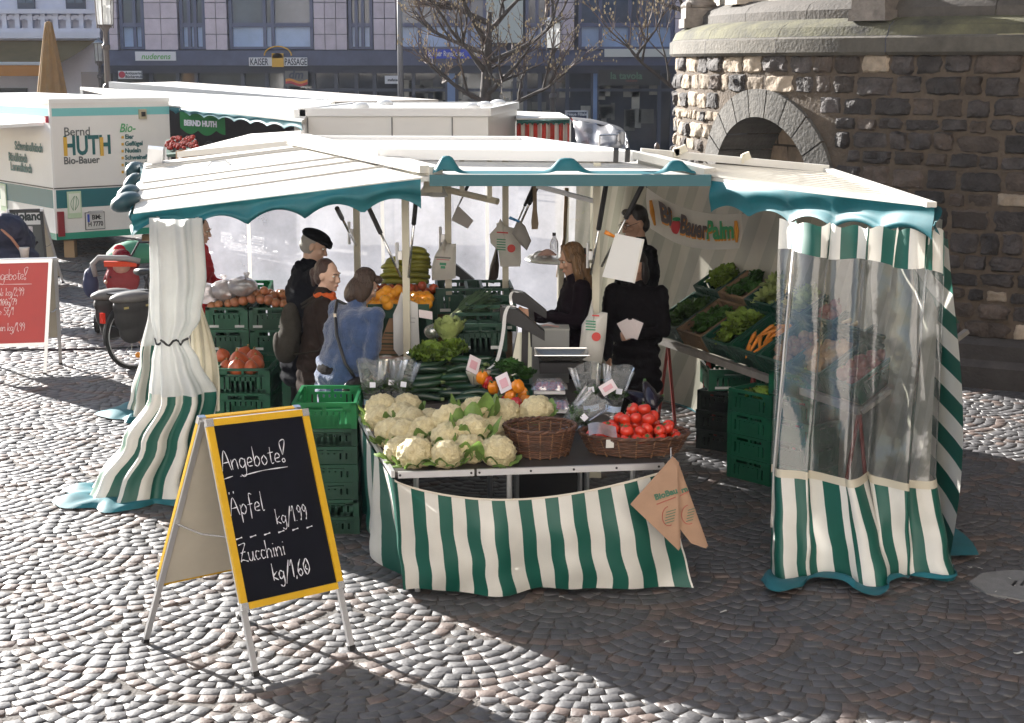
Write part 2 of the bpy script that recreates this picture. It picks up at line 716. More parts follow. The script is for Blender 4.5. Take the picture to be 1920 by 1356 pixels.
def build_tower():
 root = thing("church_apse", "rounded church apse of rough dark basalt with a deep round arched niche", "church", (TC.x, TC.y, 0))
 pc = math.radians(209.3)          # niche axis
 SPR, RI, RO = 1.62, .80, 1.08     # springing height, inner and outer radius
 p0, p1 = math.radians(150), math.radians(292)
 rr = random.Random(5)
 def arch_d(phi, z):
  """signed distance to arch-shaped opening of radius 0 (metres); <r means inside radius r"""
  x = (phi - pc) * TR
  if z < SPR:
   return abs(x)
  return math.hypot(x, z - SPR)
 m = MB()
 nu, nv = 200, 44
 z0, z1 = .4, 3.06
 vs = [[tcyl(lerp(p0, p1, i / nu), lerp(z0, z1, j / nv), TR) for i in range(nu + 1)] for j in range(nv + 1)]
 o = 0
 m.v = [tuple(p) for row in vs for p in row]
 for j in range(nv):
  for i in range(nu):
   ph, z = lerp(p0, p1, (i + .5) / nu), lerp(z0, z1, (j + .5) / nv)
   if arch_d(ph, z) < (RI + RO) / 2:
    continue
   a = j * (nu + 1) + i
   m.f.append((a, a + 1, a + nu + 2, a + nu + 1))
   m.m.append(0)
 m.build("mortar_wall", M_MORTAR, root)
 # rubble courses
 st, tn, bn = MB(), MB(), MB()
 z = .43
 while z < 3.0:
  h = min(rr.uniform(.125, .225), 3.05 - z)
  if h < .09:
   break
  s = p0 * TR
  while s < p1 * TR:
   wd = rr.uniform(.15, .46) * (1 if h > .16 else .8)
   g = rr.uniform(.004, .024)
   hh = h - rr.uniform(.002, .022)
   cs, cz = s + wd / 2, z + h / 2 + rr.uniform(-.012, .012)
   s += wd
   ph = cs / TR
   if min(arch_d(ph - wd / 2 / TR * .8, cz), arch_d(ph + wd / 2 / TR * .8, cz), arch_d(ph, cz + hh / 2)) < RO + .03:
    continue
   # tan tuff, its share raised on the left to paint the sunlit side paler
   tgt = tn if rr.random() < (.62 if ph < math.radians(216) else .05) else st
   if tgt is st and rr.random() < .3:
    tgt = bn
   seed = Vector((rr.uniform(0, 90), rr.uniform(0, 90), 0))
   aw, ah = (wd - g) / 2, hh / 2
   amp = rr.uniform(.04, .075) * (.8 if tgt is tn else 1)
   n = 3.5 + rr.random() * 4
   def fn(u, v):
    x, y = u * 2 - 1, v * 2 - 1
    k = max(0, 1 - abs(x) ** n) * max(0, 1 - abs(y) ** n)
    nzv = noise.noise(seed + Vector((x * aw * 9, y * ah * 9, 0)))
    nz2 = noise.noise(seed + Vector((x * aw * 24, y * ah * 24, 4)))
    e = 1 + .20 * noise.noise(seed + Vector((x * 1.7, y * 1.7, 7)))
    sq = math.sqrt(max(1e-6, max(abs(x), abs(y)) / max(math.hypot(x, y), 1e-6))) if (x or y) else 1
    return tcyl(ph + x * aw * e * (sq * .25 + .75) / TR, cz + y * ah * e * (sq * .25 + .75),
       TR - .020 + (k ** .28) * amp * (1 + .6 * nzv - .5 * abs(nz2)))
   tgt.grid(fn, 11, 8)
  z += h
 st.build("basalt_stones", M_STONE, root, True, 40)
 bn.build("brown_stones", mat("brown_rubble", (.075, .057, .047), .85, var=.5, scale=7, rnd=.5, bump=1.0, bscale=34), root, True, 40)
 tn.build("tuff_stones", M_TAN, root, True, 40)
 # arch ring of dressed voussoirs
 ar = MB()
 def apt(ang, r, dep):
  return tcyl(pc + r * math.cos(ang) / TR, SPR + r * math.sin(ang), TR + dep)
 nvs = 11
 for k in range(nvs):
  a, b = PI * k / nvs + .008, PI * (k + 1) / nvs - .008
  sub = 4
  for q in range(sub):
   aa, bb = lerp(a, b, q / sub), lerp(a, b, (q + 1) / sub)
   P = [apt(t, r, d) for d in (.05, -.62) for t, r in ((aa, RI), (bb, RI), (bb, RO), (aa, RO))]
   ar.add(P, [(0, 1, 2, 3), (0, 4, 5, 1), (2, 6, 7, 3)])
 for sgn in (-1, 1):
  zz = .42
  while zz < SPR - .01:
   hz = min(rr.uniform(.3, .45), SPR - zz)
   P = [tcyl(pc + sgn * r / TR, z_, TR + d) for d in (.05, -.62) for r, z_ in ((RI, zz + .008), (RO, zz + .008), (RO, zz + hz), (RI, zz + hz))]
   ar.add(P, [(0, 1, 2, 3), (0, 4, 7, 3), (3, 7, 6, 2), (1, 5, 6, 2), (0, 1, 5, 4)])
   zz += hz
 ar.build("arch_ring", M_TRACH, root)
 nb = MB()                          # back wall and reveal of the niche
 RB = TR - .6
 for j in range(9):
  off = (j % 2) * .25
  zz = .42 + j * .24
  x = -1.3 + off
  while x < 1.3:
   wd = rr.uniform(.35, .6)
   q = [tcyl(pc + xx / TR, z_, RB + rr.uniform(-.02, .02)) for xx, z_ in ((x + .012, zz + .012), (x + wd, zz + .012), (x + wd, zz + .23), (x + .012, zz + .23))]
   nb.quad(*q)
   x += wd
 nb.build("niche_wall", mat("niche_stone", (.30, .215, .15), .9, var=.4, scale=4, rnd=.3, bump=.6, bscale=25), root)
 mb2 = MB()
 mb2.grid(lambda u, v: tcyl(pc + lerp(-1.5, 1.5, u) / TR, lerp(.4, 3.0, v), RB - .03), 12, 6)
 mb2.build("niche_backing", M_MORTAR, root)
 # plinth, cornice, upper drum
 def ring(prof, name, mt, seg=90, joint=None, a0=p0, a1=p1, smooth=True):
  b = MB()
  if joint:
   n = int((a1 - a0) * TR / joint)
   for k in range(n):
    b.lathe(prof, TC, 6, a0=lerp(a0, a1, k / n) + .0009, a1=lerp(a0, a1, (k + 1) / n) - .0009)
  else:
   b.lathe(prof, TC, seg, a0=a0, a1=a1)
  return b.build(name, mt, root, smooth, 30)
 ring([(TR, .46), (TR + .05, .44), (TR + .10, .40), (TR + .10, .26), (TR + .16, .2), (TR + .16, 0)], "plinth",
   mat("plinth_stone", (.055, .048, .045), .8, var=.4, scale=5, rnd=.3, bump=.5, bscale=30), joint=1.1)
 ring([(TR - .1, 3.03), (TR + .06, 3.03), (TR + .09, 3.06), (TR + .09, 3.19), (TR + .06, 3.21)], "cornice", mat("cornice_stone", (.10, .09, .075), .85, var=.4, scale=4, rnd=.3, bump=.5, bscale=30), joint=1.25)
 ring([(TR + .06, 3.212), (TR + .02, 3.30), (TR - .06, 3.345), (TR - .22, 3.39), (TR - .22, 3.44)], "mossy_slope", M_MOSS, joint=1.25)
 ring([(TR - .2, 3.38), (TR - .2, 3.47), (TR - .25, 3.53), (TR - .36, 3.58), (TR - .40, 3.6)], "base_moulding", mat("moulding_stone", (.085, .075, .066), .85, var=.35, scale=6, rnd=.2, bump=.4, bscale=30), joint=1.0)
 up = MB()
 z = 3.56
 row = 0
 while z < 5.4:
  h = rr.uniform(.19, .27)
  s = p0 * TR + row % 2 * .2
  while s < p1 * TR:
   wd = rr.uniform(.32, .62)
   a, b_ = s / TR, (s + wd - .008) / TR
   dd = rr.uniform(-.006, .006)
   P = [tcyl(f, z_, TR - .42 + dd) for z_ in (z + .005, z + h - .004) for f in (a, (a + b_) / 2, b_)]
   up.add(P, [(0, 1, 4, 3), (1, 2, 5, 4)])
   s += wd
  z += h
  row += 1
 up.build("ashlar_drum", M_ASH, root)
 ub = MB()
 ub.lathe([(TR - .45, 3.4), (TR - .45, 5.5)], TC, 60, a0=p0, a1=p1)
 ub.build("drum_backing", M_MORTAR, root, True)
 nv_ = MB()
 nv_.lathe([(TR - .5, 5.3), (TR - .5, 13), (0.01, 16)], TC, 40, a0=p0, a1=p1)
 nv_.box((18.6, 11, 13), (16, 40, 26))  # church mass out of view, added with the tall drum to block sky
 wv_ = MB()
 wv_.box((3, -15, 13), (38, 12, 26))  # unseen wall behind the camera, added to block sky and bounce sunlight
 wv_.build("unseen_bounce_wall", mat("bounce_wall_stone", (.58, .55, .52), .9, var=.15, scale=1), root)
 nv_.build("unseen_sky_blocker", mat("sky_blocker_stone", (.07, .065, .062), .9, var=.3, scale=1), root)
 # engaged columns with moulded bases
 M_COL = mat("column_stone", (.42, .36, .30), .8, var=.3, scale=6, bump=.4, bscale=30)
 M_BASE = mat("column_base_stone", (.20, .175, .155), .8, var=.45, scale=7, bump=.5, bscale=30)
 for px, big in ((1300, 1.0), (1640, 1.0), (2080, 1.0)):
  best = min((abs(960 + FPX * (tcyl(math.radians(d / 4), 3.6, TR - .12)).x / ((tcyl(math.radians(d / 4), 3.6, TR - .12)).y * math.cos(PITCH) - (.65) * math.sin(PITCH)) - px), d / 4) for d in range(660, 1160))
  ph = math.radians(best[1])
  c = tcyl(ph, 0, TR - .19)
  rv = Vector((math.cos(ph), math.sin(ph), 0))
  tv = Vector((-rv.y, rv.x, 0))
  b = MB()
  b.box(c + Vector((0, 0, 3.40)), (.40, .40, .10), axes=(rv, tv, Vector((0, 0, 1))))
  b.box(c + Vector((0, 0, 3.51)), (.36, .36, .12), axes=(rv, tv, Vector((0, 0, 1))))
  b.lathe([(.13, 3.57), (.19, 3.575), (.20, 3.6), (.185, 3.63), (.155, 3.65), (.15, 3.68), (.165, 3.70), (.16, 3.73), (.13, 3.745)], c, 18)
  for sx in (-1, 1):
   b.ell(c + rv * .15 + tv * .15 * sx + Vector((0, 0, 3.59)), (.04, .04, .045), 8, 6)
  cb = b.build("column", M_BASE, root, True, 35)
  b = MB()
  b.lathe([(.125, 3.74), (.12, 5.3)], c, 18)
  b.build("shaft", M_COL, cb, True)
 for pdeg, hw in ((195.5, .16), (240, .13)):
  b = MB()
  ph = math.radians(pdeg)
  c = tcyl(ph, 0, TR - .36)
  rv = Vector((math.cos(ph), math.sin(ph), 0))
  tv = Vector((-rv.y, rv.x, 0))
  b.box(c + Vector((0, 0, 4.5)), (.2, hw * 2, 1.85), axes=(rv, tv, Vector((0, 0, 1))))
  b.build("pilaster_strip", M_COL, root)
build_tower()
# ================================================================== FAR SHOPPING BUILDING
FY = 50.0
def fx(px):
 return (px - 960) / FPX * (FY * math.cos(PITCH))      # x on the facade seen near eye level
def fz(py):
 return at(960, py, FY).z
def build_arcade():
 root = thing("shopping_building", "long shopping building with pale granite piers, bluish windows and dark shopfronts", "building", (-4, FY, 0))
 G = mat("granite_panel", (.62, .54, .62), .5, var=.15, scale=3, rnd=.07)
 SL = mat("slate_metal", (.085, .10, .18), .45, var=.2, scale=2)
 SL2 = mat("dark_fascia", (.03, .034, .06), .5)
 GLU = mat("upper_glass", (.11, .14, .21), .08, spec=.7, var=.35, scale=.5)
 GLL = mat("transom_panel", (.36, .50, .78), .25, var=.25, scale=.6, spec=.6)
 GLS = mat("shop_glass", (.055, .062, .08), .06, spec=.7, var=.55, scale=.45)
 FR = mat("window_frame", (.10, .12, .22), .4)
 x0, x1 = fx(188), fx(1330)
 zt = 6.4
 b = MB()
 b.box(((x0 + x1 + 9) / 2, FY + 4.2, zt / 2), (x1 + 9 - x0, 8, zt))
 b.build("wall", mat("inner_wall", (.10, .10, .13), .8), root)
 # ledge bands over the shops
 zl0, zl1 = fz(123), fz(95)
 b = MB()
 b.box(((x0 + x1 + 9) / 2, FY - .05, (zl0 + zl1) / 2), (x1 + 9 - x0, .55, zl1 - zl0))
 b.build("fascia", SL, root)
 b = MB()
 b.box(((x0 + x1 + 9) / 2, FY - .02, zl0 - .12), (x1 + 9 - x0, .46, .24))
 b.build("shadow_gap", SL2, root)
 # piers of granite panels (photo x range, columns of panels)
 piers = [(210, 226, 1), (276, 338, 2), (389, 430, 2), (591, 653, 3), (702, 744, 2), (1030, 1076, 2), (1263, 1330, 2)]
 for a, c, n in piers:
  b = MB()
  xa, xb = fx(a), fx(c)
  zz = zl1 + .02
  while zz < zt:
   for k in range(n):
    xx0, xx1 = lerp(xa, xb, k / n), lerp(xa, xb, (k + 1) / n)
    b.box(((xx0 + xx1) / 2, FY - .02, zz + .235), (xx1 - xx0 - .018, .36, .46))
   zz += .48
  b.build("granite_pier", G, root)
 wins = [(228, 274, [.62]), (340, 388, [.35, .62]), (432, 589, [.42, .52]), (655, 700, [.3, .6]), (746, 912, [.24, .58, .82]), (985, 1028, [.5]), (1084, 1262, [.22, .54, .66])]
 zsl, zmid = zl1 + .04, fz(47)
 for a, c, muls in wins:
  xa, xb = fx(a), fx(c)
  f = MB()
  f.box(((xa + xb) / 2, FY + .06, zsl + .04), (xb - xa, .16, .08))
  f.box(((xa + xb) / 2, FY + .06, zmid), (xb - xa, .18, .13))
  f.box(((xa + xb) / 2, FY + .06, zt - .04), (xb - xa, .16, .08))
  for t in [0, 1] + muls:
   f.box((lerp(xa + .05, xb - .05, t), FY + .05, (zsl + zt) / 2), (.10, .2, zt - zsl - .1))
  fo = f.build("window", FR, root)
  g = MB()
  g.quad((xa, FY + .1, zsl), (xb, FY + .1, zsl), (xb, FY + .1, zmid), (xa, FY + .1, zmid))
  g.build("lower_pane", GLL, fo)
  g = MB()
  g.quad((xa, FY + .1, zmid), (xb, FY + .1, zmid), (xb, FY + .1, zt), (xa, FY + .1, zt))
  g.build("upper_pane", GLU, fo)
 # pale banner in the window beside the tree
 g = MB()
 g.box((fx(945), FY + .0, (zsl + zt) / 2 + .1), (fx(985) - fx(914), .05, zt - zsl - .2))
 g.build("window_blind", mat("pale_blind", (.62, .66, .64), .7), root)
 # shopfront: glass with mullions
 zb, zs = .05, zl0 - .24
 g = MB()
 g.quad((x0, FY + .05, zb), (x1 + 9, FY + .05, zb), (x1 + 9, FY + .05, zs), (x0, FY + .05, zs))
 g.build("shop_window", GLS, root)
 f = MB()
 for px in (215, 283, 333, 368, 455, 500, 535, 588, 630, 668, 702, 748, 775, 838, 856, 912, 965, 985, 1012, 1064, 1112, 1119, 1237, 1262):
  f.box((fx(px), FY - .0, (zb + zs) / 2), (.12 if px not in (845, 1115) else .3, .14, zs - zb))
 f.box(((x0 + x1) / 2, FY - .01, fz(169)), (x1 - x0, .1, .09))
 f.build("shop_frame", mat("shop_frame_blue", (.05, .062, .10), .4), root)
 for px, wd in ((846, 14), (1116, 7)):
  f = MB()
  f.box((fx(px), FY - .12, (zb + zs) / 2), (wd / 58, .1, zs - zb))
  f.build("blue_post", mat("blue_post_paint", (.20, .29, .50), .5), root)
 # goods dimly seen behind the glass
 rr = random.Random(8)
 f = MB()
 for k in range(60):
  px = rr.uniform(480, 1255)
  hh = rr.uniform(.2, .7)
  f.box((fx(px), FY + .03, rr.uniform(1.1, 2.3)), (rr.uniform(.1, .5), .03, hh))
 f.build("display_goods", mat("display_goods", (.30, .28, .24), .6, rnd=.8, var=.4, scale=2), root)
 f = MB()
 for px, py, wd, hh in ((935, 100, .3, .3), (1175, 127, .8, .18)):
  f.box((fx(px), FY + .02, fz(py + 8)), (wd * .8, .03, hh * .7))
 f.build("shop_lamp", mat("lit_shop_lamp", (1.0, .55, .2), .5, emit=.8), root)
 return root
ARC = build_arcade()
def sign(name, label, px0, px1, py0, py1, face, texts, dep=.12, frame=None):
 """wall sign on the far building: (body, photo x, baseline y, size, material, options)"""
 xa, xb, za, zb = fx(px0), fx(px1), fz(py1), fz(py0)
 r = thing(name, label, "sign", ((xa + xb) / 2, FY - .35, za))
 b = MB()
 b.box(((xa + xb) / 2, FY - .36, (za + zb) / 2), (xb - xa, dep, zb - za))
 b.build("sign_board", face, r)
 if frame:
  b = MB()
  for z_ in (za, zb):
   b.box(((xa + xb) / 2, FY - .37, z_), (xb - xa + .06, dep + .02, .05))
  for x_ in (xa, xb):
   b.box((x_, FY - .37, (za + zb) / 2), (.05, dep + .02, zb - za + .05))
  b.build("sign_frame", frame, r)
 for body, px, py, size, mt, op in texts:
  text("lettering", body, size, plane_m((fx(px), FY - .36 - dep / 2 - .006, fz(py)), (1, 0, 0), (0, 0, 1)), mt, r, **op)
 return r
WHT = mat("sign_white", (.72, .72, .76), .5)
INK = mat("sign_ink", (.02, .03, .06), .5)
GRN = mat("sign_green", (.13, .42, .12), .5)
YEL = mat("sign_yellow", (.75, .42, .05), .5)
BLU = mat("sign_blue", (.02, .06, .55), .4)
sign("shop_sign", "white shop sign with green handwriting above the left shopfront", 260, 335, 97, 114, WHT, [("nuderens", 271, 111, .24, GRN, dict(shear=.25, bold=.004))])
r = sign("shop_sign", "small white sign with red roundel and two dark lines, low on the left shopfront", 227, 270, 133, 148, WHT,
   [("Antiquariat", 240, 139.5, .115, INK, dict(bold=.003)), ("Bücherstube", 240, 146, .115, INK, dict(bold=.003))])
b = MB()
b.lathe([(.055, 0), (.10, 0), (.10, .02), (.055, .02)], (0, 0, 0), 20)
b.xf(Matrix.Translation((fx(234), FY - .425, fz(140))) @ Matrix.Rotation(PI / 2, 4, 'X'))
b.build("roundel", mat("roundel_red", (.55, .06, .09), .5), r)
r = sign("shop_sign", "white double panel arcade sign around a small yellow arch emblem", 471, 579, 108, 124, WHT,
   [("KAISER", 473, 122, .29, INK, dict(squash=.62, bold=.004)), ("PASSAGE", 537, 122, .29, INK, dict(squash=.60, bold=.004))])
b = MB()
b.box((fx(525), FY - .45, fz(113)), (.36, .06, .42))
b.lathe([(.0, -.03), (.17, -.03), (.17, .03), (0, .03)], (0, 0, 0), 16)
for i in range(len(b.v) - 1, 7, -1):
 x, y, z = b.v[i]
 b.v[i] = (fx(525) + x, FY - .45 + z, fz(109) + abs(y) * .9)
b.tube([(fx(525) + .42 * math.cos(t), FY - .4, fz(104.5) + .28 * math.sin(t)) for t in [PI * k / 12 for k in range(13)]], .022, 6)
b.build("arch_emblem", YEL, r)
r = sign("shop_sign", "bright blue shop sign with white blackletter wording behind the bare tree", 799, 903, 93, 110, BLU,
   [("Bonner Rundschau", 804, 105.5, .235, WHT, dict(bold=.004, squash=.62))])
b = MB()
b.lathe([(0, 0), (.13, 0), (.13, .02), (0, .02)], (0, 0, 0), 18)
b.xf(Matrix.Translation((fx(891), FY - .43, fz(101.5))) @ Matrix.Rotation(PI / 2, 4, 'X'))
b.build("white_disc", WHT, r)
sign("shop_sign", "blank pale sign board above the right hand cafe window", 1132, 1255, 92, 107, mat("blank_board", (.66, .66, .64), .5), [])
sign("shop_sign", "small white placard with one dark word beside the grey pole", 723, 750, 142, 157, WHT, [("stefanel", 728, 152, .11, INK, dict(bold=.004))], dep=.05)
r = sign("shop_sign", "shop logo of dark letters over an orange and red wave on the glass", 537, 580, 133, 162, mat("logo_pane", (.11, .11, .12), .3),
   [("dm", 543, 147, .36, INK, dict(bold=.01, shear=.2))], dep=.03)
for k, (mt, dz) in enumerate(((mat("wave_orange", (.75, .30, .05), .5), 0), (mat("wave_red", (.55, .05, .07), .5), -.075))):
 b = MB()
 b.grid(lambda u, v: (fx(lerp(538, 579, u)), FY - .40 - k * .003, fz(152) + dz + .045 * math.sin(u * 6.3 + .5) + (v - .5) * .075), 16, 1)
 b.build("wave", mt, r)
r = sign("shop_sign", "dark cafe window pane with faint green and red wording", 1121, 1236, 131, 160, mat("cafe_pane", (.055, .055, .055), .2),
   [("la tavola", 1143, 148, .30, mat("faint_green", (.12, .22, .14), .5), dict(bold=.006)), ("ristorante", 1172, 153, .09, mat("faint_red", (.35, .07, .06), .5), {})], dep=.02)
sign("street_sign", "white framed dark blue notice board behind the red striped tent", 1061, 1101, 208, 224, mat("notice_blue", (.03, .04, .10), .5),
  [("Neue Filiale", 1063, 216, .13, WHT, dict(bold=.004))], frame=WHT)
# ================================================================== PALE BUILDING, FAR LEFT
def build_pale():
 root = thing("pale_building", "white building with an arcaded parapet above a brown shop awning", "building", (fx(60), FY + 1, 0))
 WW = mat("pale_render", (.70, .71, .82), .7, var=.08, scale=2)
 b = MB()
 xa, xb = fx(-160), fx(190)
 b.box(((xa + xb) / 2, FY + 4.6, 3.2), (xb - xa, 8, 6.4))
 b.build("wall", WW, root)
 for px0, px1 in ((30, 62), (121, 157), (-60, -28)):
  f = MB()
  z0 = fz(17)
  f.box((fx((px0 + px1) / 2), FY + .56, z0 + 1), (fx(px1) - fx(px0), .16, 2))
  fo = f.build("window", mat("pale_window_frame", (.08, .085, .12), .5), root)
  f = MB()
  for k in (.28, .72):
   f.box((lerp(fx(px0), fx(px1), k), FY + .47, z0 + 1.05), (.22, .03, 1.7))
  f.build("pane", mat("pale_window_pane", (.12, .15, .21), .15, spec=.6), fo)
 b = MB()
 zt, zb_ = fz(21), fz(58)
 b.box(((xa + xb) / 2, FY + .35, zt), (xb - xa, .5, .14))
 b.box(((xa + xb) / 2, FY + .35, zb_), (xb - xa, .6, .16))
 b.box(((xa + xb) / 2, FY + .35, fz(66)), (xb - xa, .75, .2))
 x = xa
 while x < xb:
  b.box((x, FY + .35, (zt + zb_) / 2), (.14, .22, zt - zb_))
  b.lathe([(.04, 0), (.16, 0), (.16, .1), (.04, .1)], (0, 0, 0), 10, a0=0, a1=PI)
  n = 2 * 0
  x += .40
  k = len(b.v) - 44
  for i in range(k, len(b.v)):
   p = b.v[i]
   b.v[i] = (x - .2 + p[0], FY + .3 + p[2], zt - .26 + p[1])
 b.build("parapet", WW, root)
 b = MB()
 xx = xa
 while xx < xb:
  b.box((xx, FY + .12, fz(69)), (.13, .12, .09))
  xx += .3
 b.build("dentils", WW, root)
 b = MB()
 b.box(((xa + xb) / 2 - 1, FY + .5, 1.1), (xb - xa - 3, .1, 2.2))
 b.build("shop_window", mat("pale_shop_dark", (.03, .028, .03), .3), root)
 # awning
 aw = thing("shop_awning", "wide brown fabric awning with an orange valance on the pale building", "awning", (fx(60), FY - .6, fz(140)))
 b = MB()
 za, zb2 = fz(76), fz(120)
 b.grid(lambda u, v: Vector((lerp(lerp(xa, fx(178), u), lerp(xa, fx(136), u), v), lerp(FY + .2, FY - 1.6, v), lerp(za, zb2, v) - .05 * math.sin(PI * v))), 8, 5)
 b.build("awning_cloth", mat("awning_brown", (.23, .16, .06), .8, var=.15, scale=2, trans=.25), aw)
 b = MB()
 b.box(((xa + fx(136)) / 2, FY - 1.62, zb2 + .02), (fx(136) - xa, .1, .08))
 b.build("front_rail", mat("awning_rail", (.5, .55, .6), .5), aw)
 b = MB()
 b.box(((xa + fx(137)) / 2, FY - 1.66, zb2 - .2), (fx(137) - xa, .02, .32))
 b.build("valance", mat("awning_orange", (.55, .25, .06), .8, trans=.25), aw)
 b = MB()
 b.bar((fx(30), FY + .1, za - .2), (fx(-6), FY - 1.5, zb2), .06)
 b.build("folding_arm", mat("awning_arm", (.1, .09, .08), .6), aw)
 b = MB()
 b.box((fx(172), FY + .35, 1.35), (.75, .5, 2.7))
 b.build("pier", mat("pale_pier", (.42, .38, .38), .7), root)
build_pale()
def closed_parasol():
 c = at(97, 160, 41)
 r = thing("closed_parasol", "tall folded tan parasol standing before the brown awning", "parasol", (c.x, 41, 0))
 b = MB()
 vs, fs = [], []
 prof = [(.02, 4.02), (.09, 3.98), (.12, 3.75), (.2, 3.2), (.3, 2.5), (.4, 1.7), (.42, 1.45), (.36, 1.35)]
 n = 48
 for q, (rad, z) in enumerate(prof):
  for k in range(n):
   th = 2 * PI * k / n
   rr_ = rad * (1 + .13 * math.sin(8 * th + q * .15) * min(1, q / 2))
   vs.append((c.x + rr_ * math.cos(th), 41 + rr_ * math.sin(th), z))
 for q in range(len(prof) - 1):
  for k in range(n):
   fs.append((q * n + k, q * n + (k + 1) % n, (q + 1) * n + (k + 1) % n, (q + 1) * n + k))
 b.add(vs, fs)
 b.build("folded_cloth", mat("parasol_tan", (.36, .22, .09), .85, var=.15, scale=4, trans=.2), r, True)
 b = MB()
 b.tube([(c.x, 41, 0), (c.x, 41, 1.5)], .035)
 b.build("pole", mat("parasol_pole", (.3, .2, .1), .6), r)
closed_parasol()
# ================================================================== STREET FURNITURE
def street_lamp(px, Y, label, zl, zh, wl, arm=0.0):
 """post lamp with a six sided glazed lantern; zl/zh lantern bottom/top, wl lantern width"""
 c = at(px, 150, Y)
 x = c.x
 IR = mat("lamp_iron", (.10, .082, .075), .5, .2)
 r = thing("street_lamp", label, "street lamp", (x, Y, 0), 0, "lantern street lamps on the square")
 b = MB()
 b.lathe([(.16, 0), (.17, .12), (.13, .2), (.11, .7), (.13, .75), (.09, .85), (.075, zl - 1.35), (.11, zl - 1.31), (.10, zl - 1.22), (.06, zl - 1.18),
    (.055, zl - .5), (.085, zl - .47), (.085, zl - .4), (.05, zl - .36), (.045, zl - .14), (.12, zl - .02), (.12, zl)], (x, Y, 0), 14)
 b.build("post", IR, r, True, 40)
 b = MB()
 r0, r1 = wl * .43, wl * .5
 for k in range(6):
  t = PI / 6 + k * PI / 3
  b.tube([(x + r0 * math.cos(t), Y + r0 * math.sin(t), zl - .06), (x + r1 * math.cos(t), Y + r1 * math.sin(t), zh)], .012, 5)
 for z, q in ((zl, r0), (zh, r1)):
  b.tube([(x + q * math.cos(PI / 6 + k * PI / 3), Y + q * math.sin(PI / 6 + k * PI / 3), z) for k in range(7)], .014, 5)
 lf = b.build("lantern_frame", IR, r)
 b = MB()
 b.lathe([(r0 * .97, zl), (r1 * .97, zh)], (x, Y, 0), 6, a0=PI / 6, a1=PI / 6 + 2 * PI - 1e-4)
 b.build("glass", pvc("lantern_glass", .45, (.9, .9, .88), .1, .2), lf)
 b = MB()
 b.lathe([(r1 * 1.12, zh), (r1 * 1.1, zh + .03), (r1 * .75, zh + wl * .22), (r1 * .3, zh + wl * .34), (.03, zh + wl * .42), (.03, zh + wl * .5), (.05, zh + wl * .54), (0, zh + wl * .62)], (x, Y, 0), 12)
 b.build("roof", mat("lamp_roof", (.30, .33, .38), .35, .5), r, True, 30)
 b = MB()
 b.tube([(x, Y, zl), (x, Y, zl + (zh - zl) * .55)], [.03, .025], 8)
 b.ell((x, Y, zl + (zh - zl) * .6), (.05, .05, .09), 8, 6)
 b.build("bulb", mat("lamp_bulb", (.85, .85, .8), .4), r)
street_lamp(202, 33, "tall iron street lamp with a big glazed lantern, left of the granite facade", 3.73, 4.27, .38)
street_lamp(1037, 43, "iron street lamp standing alone right of the bare tree trunk", 3.36, 4.05, .46)
street_lamp(188, 47, "smaller distant street lamp close behind the tall left lamp", 3.02, 3.55, .27)
def mast():
 c = at(751, 150, 40)
 r = thing("flag_pole", "slim bare grey metal pole left of the bare tree", "pole", (c.x, 40, 0))
 b = MB()
 b.tube([(c.x, 40, 0), (c.x, 40, 7)], [.075, .06], 12)
 b.build("pole", mat("mast_grey", (.22, .22, .24), .4, .3), r, True)
 b = MB()
 b.lathe([(.16, 0), (.16, .05), (.1, .08)], (c.x, 40, 0), 12)
 b.build("foot_plate", mat("mast_grey", (.22, .22, .24), .4), r)
mast()
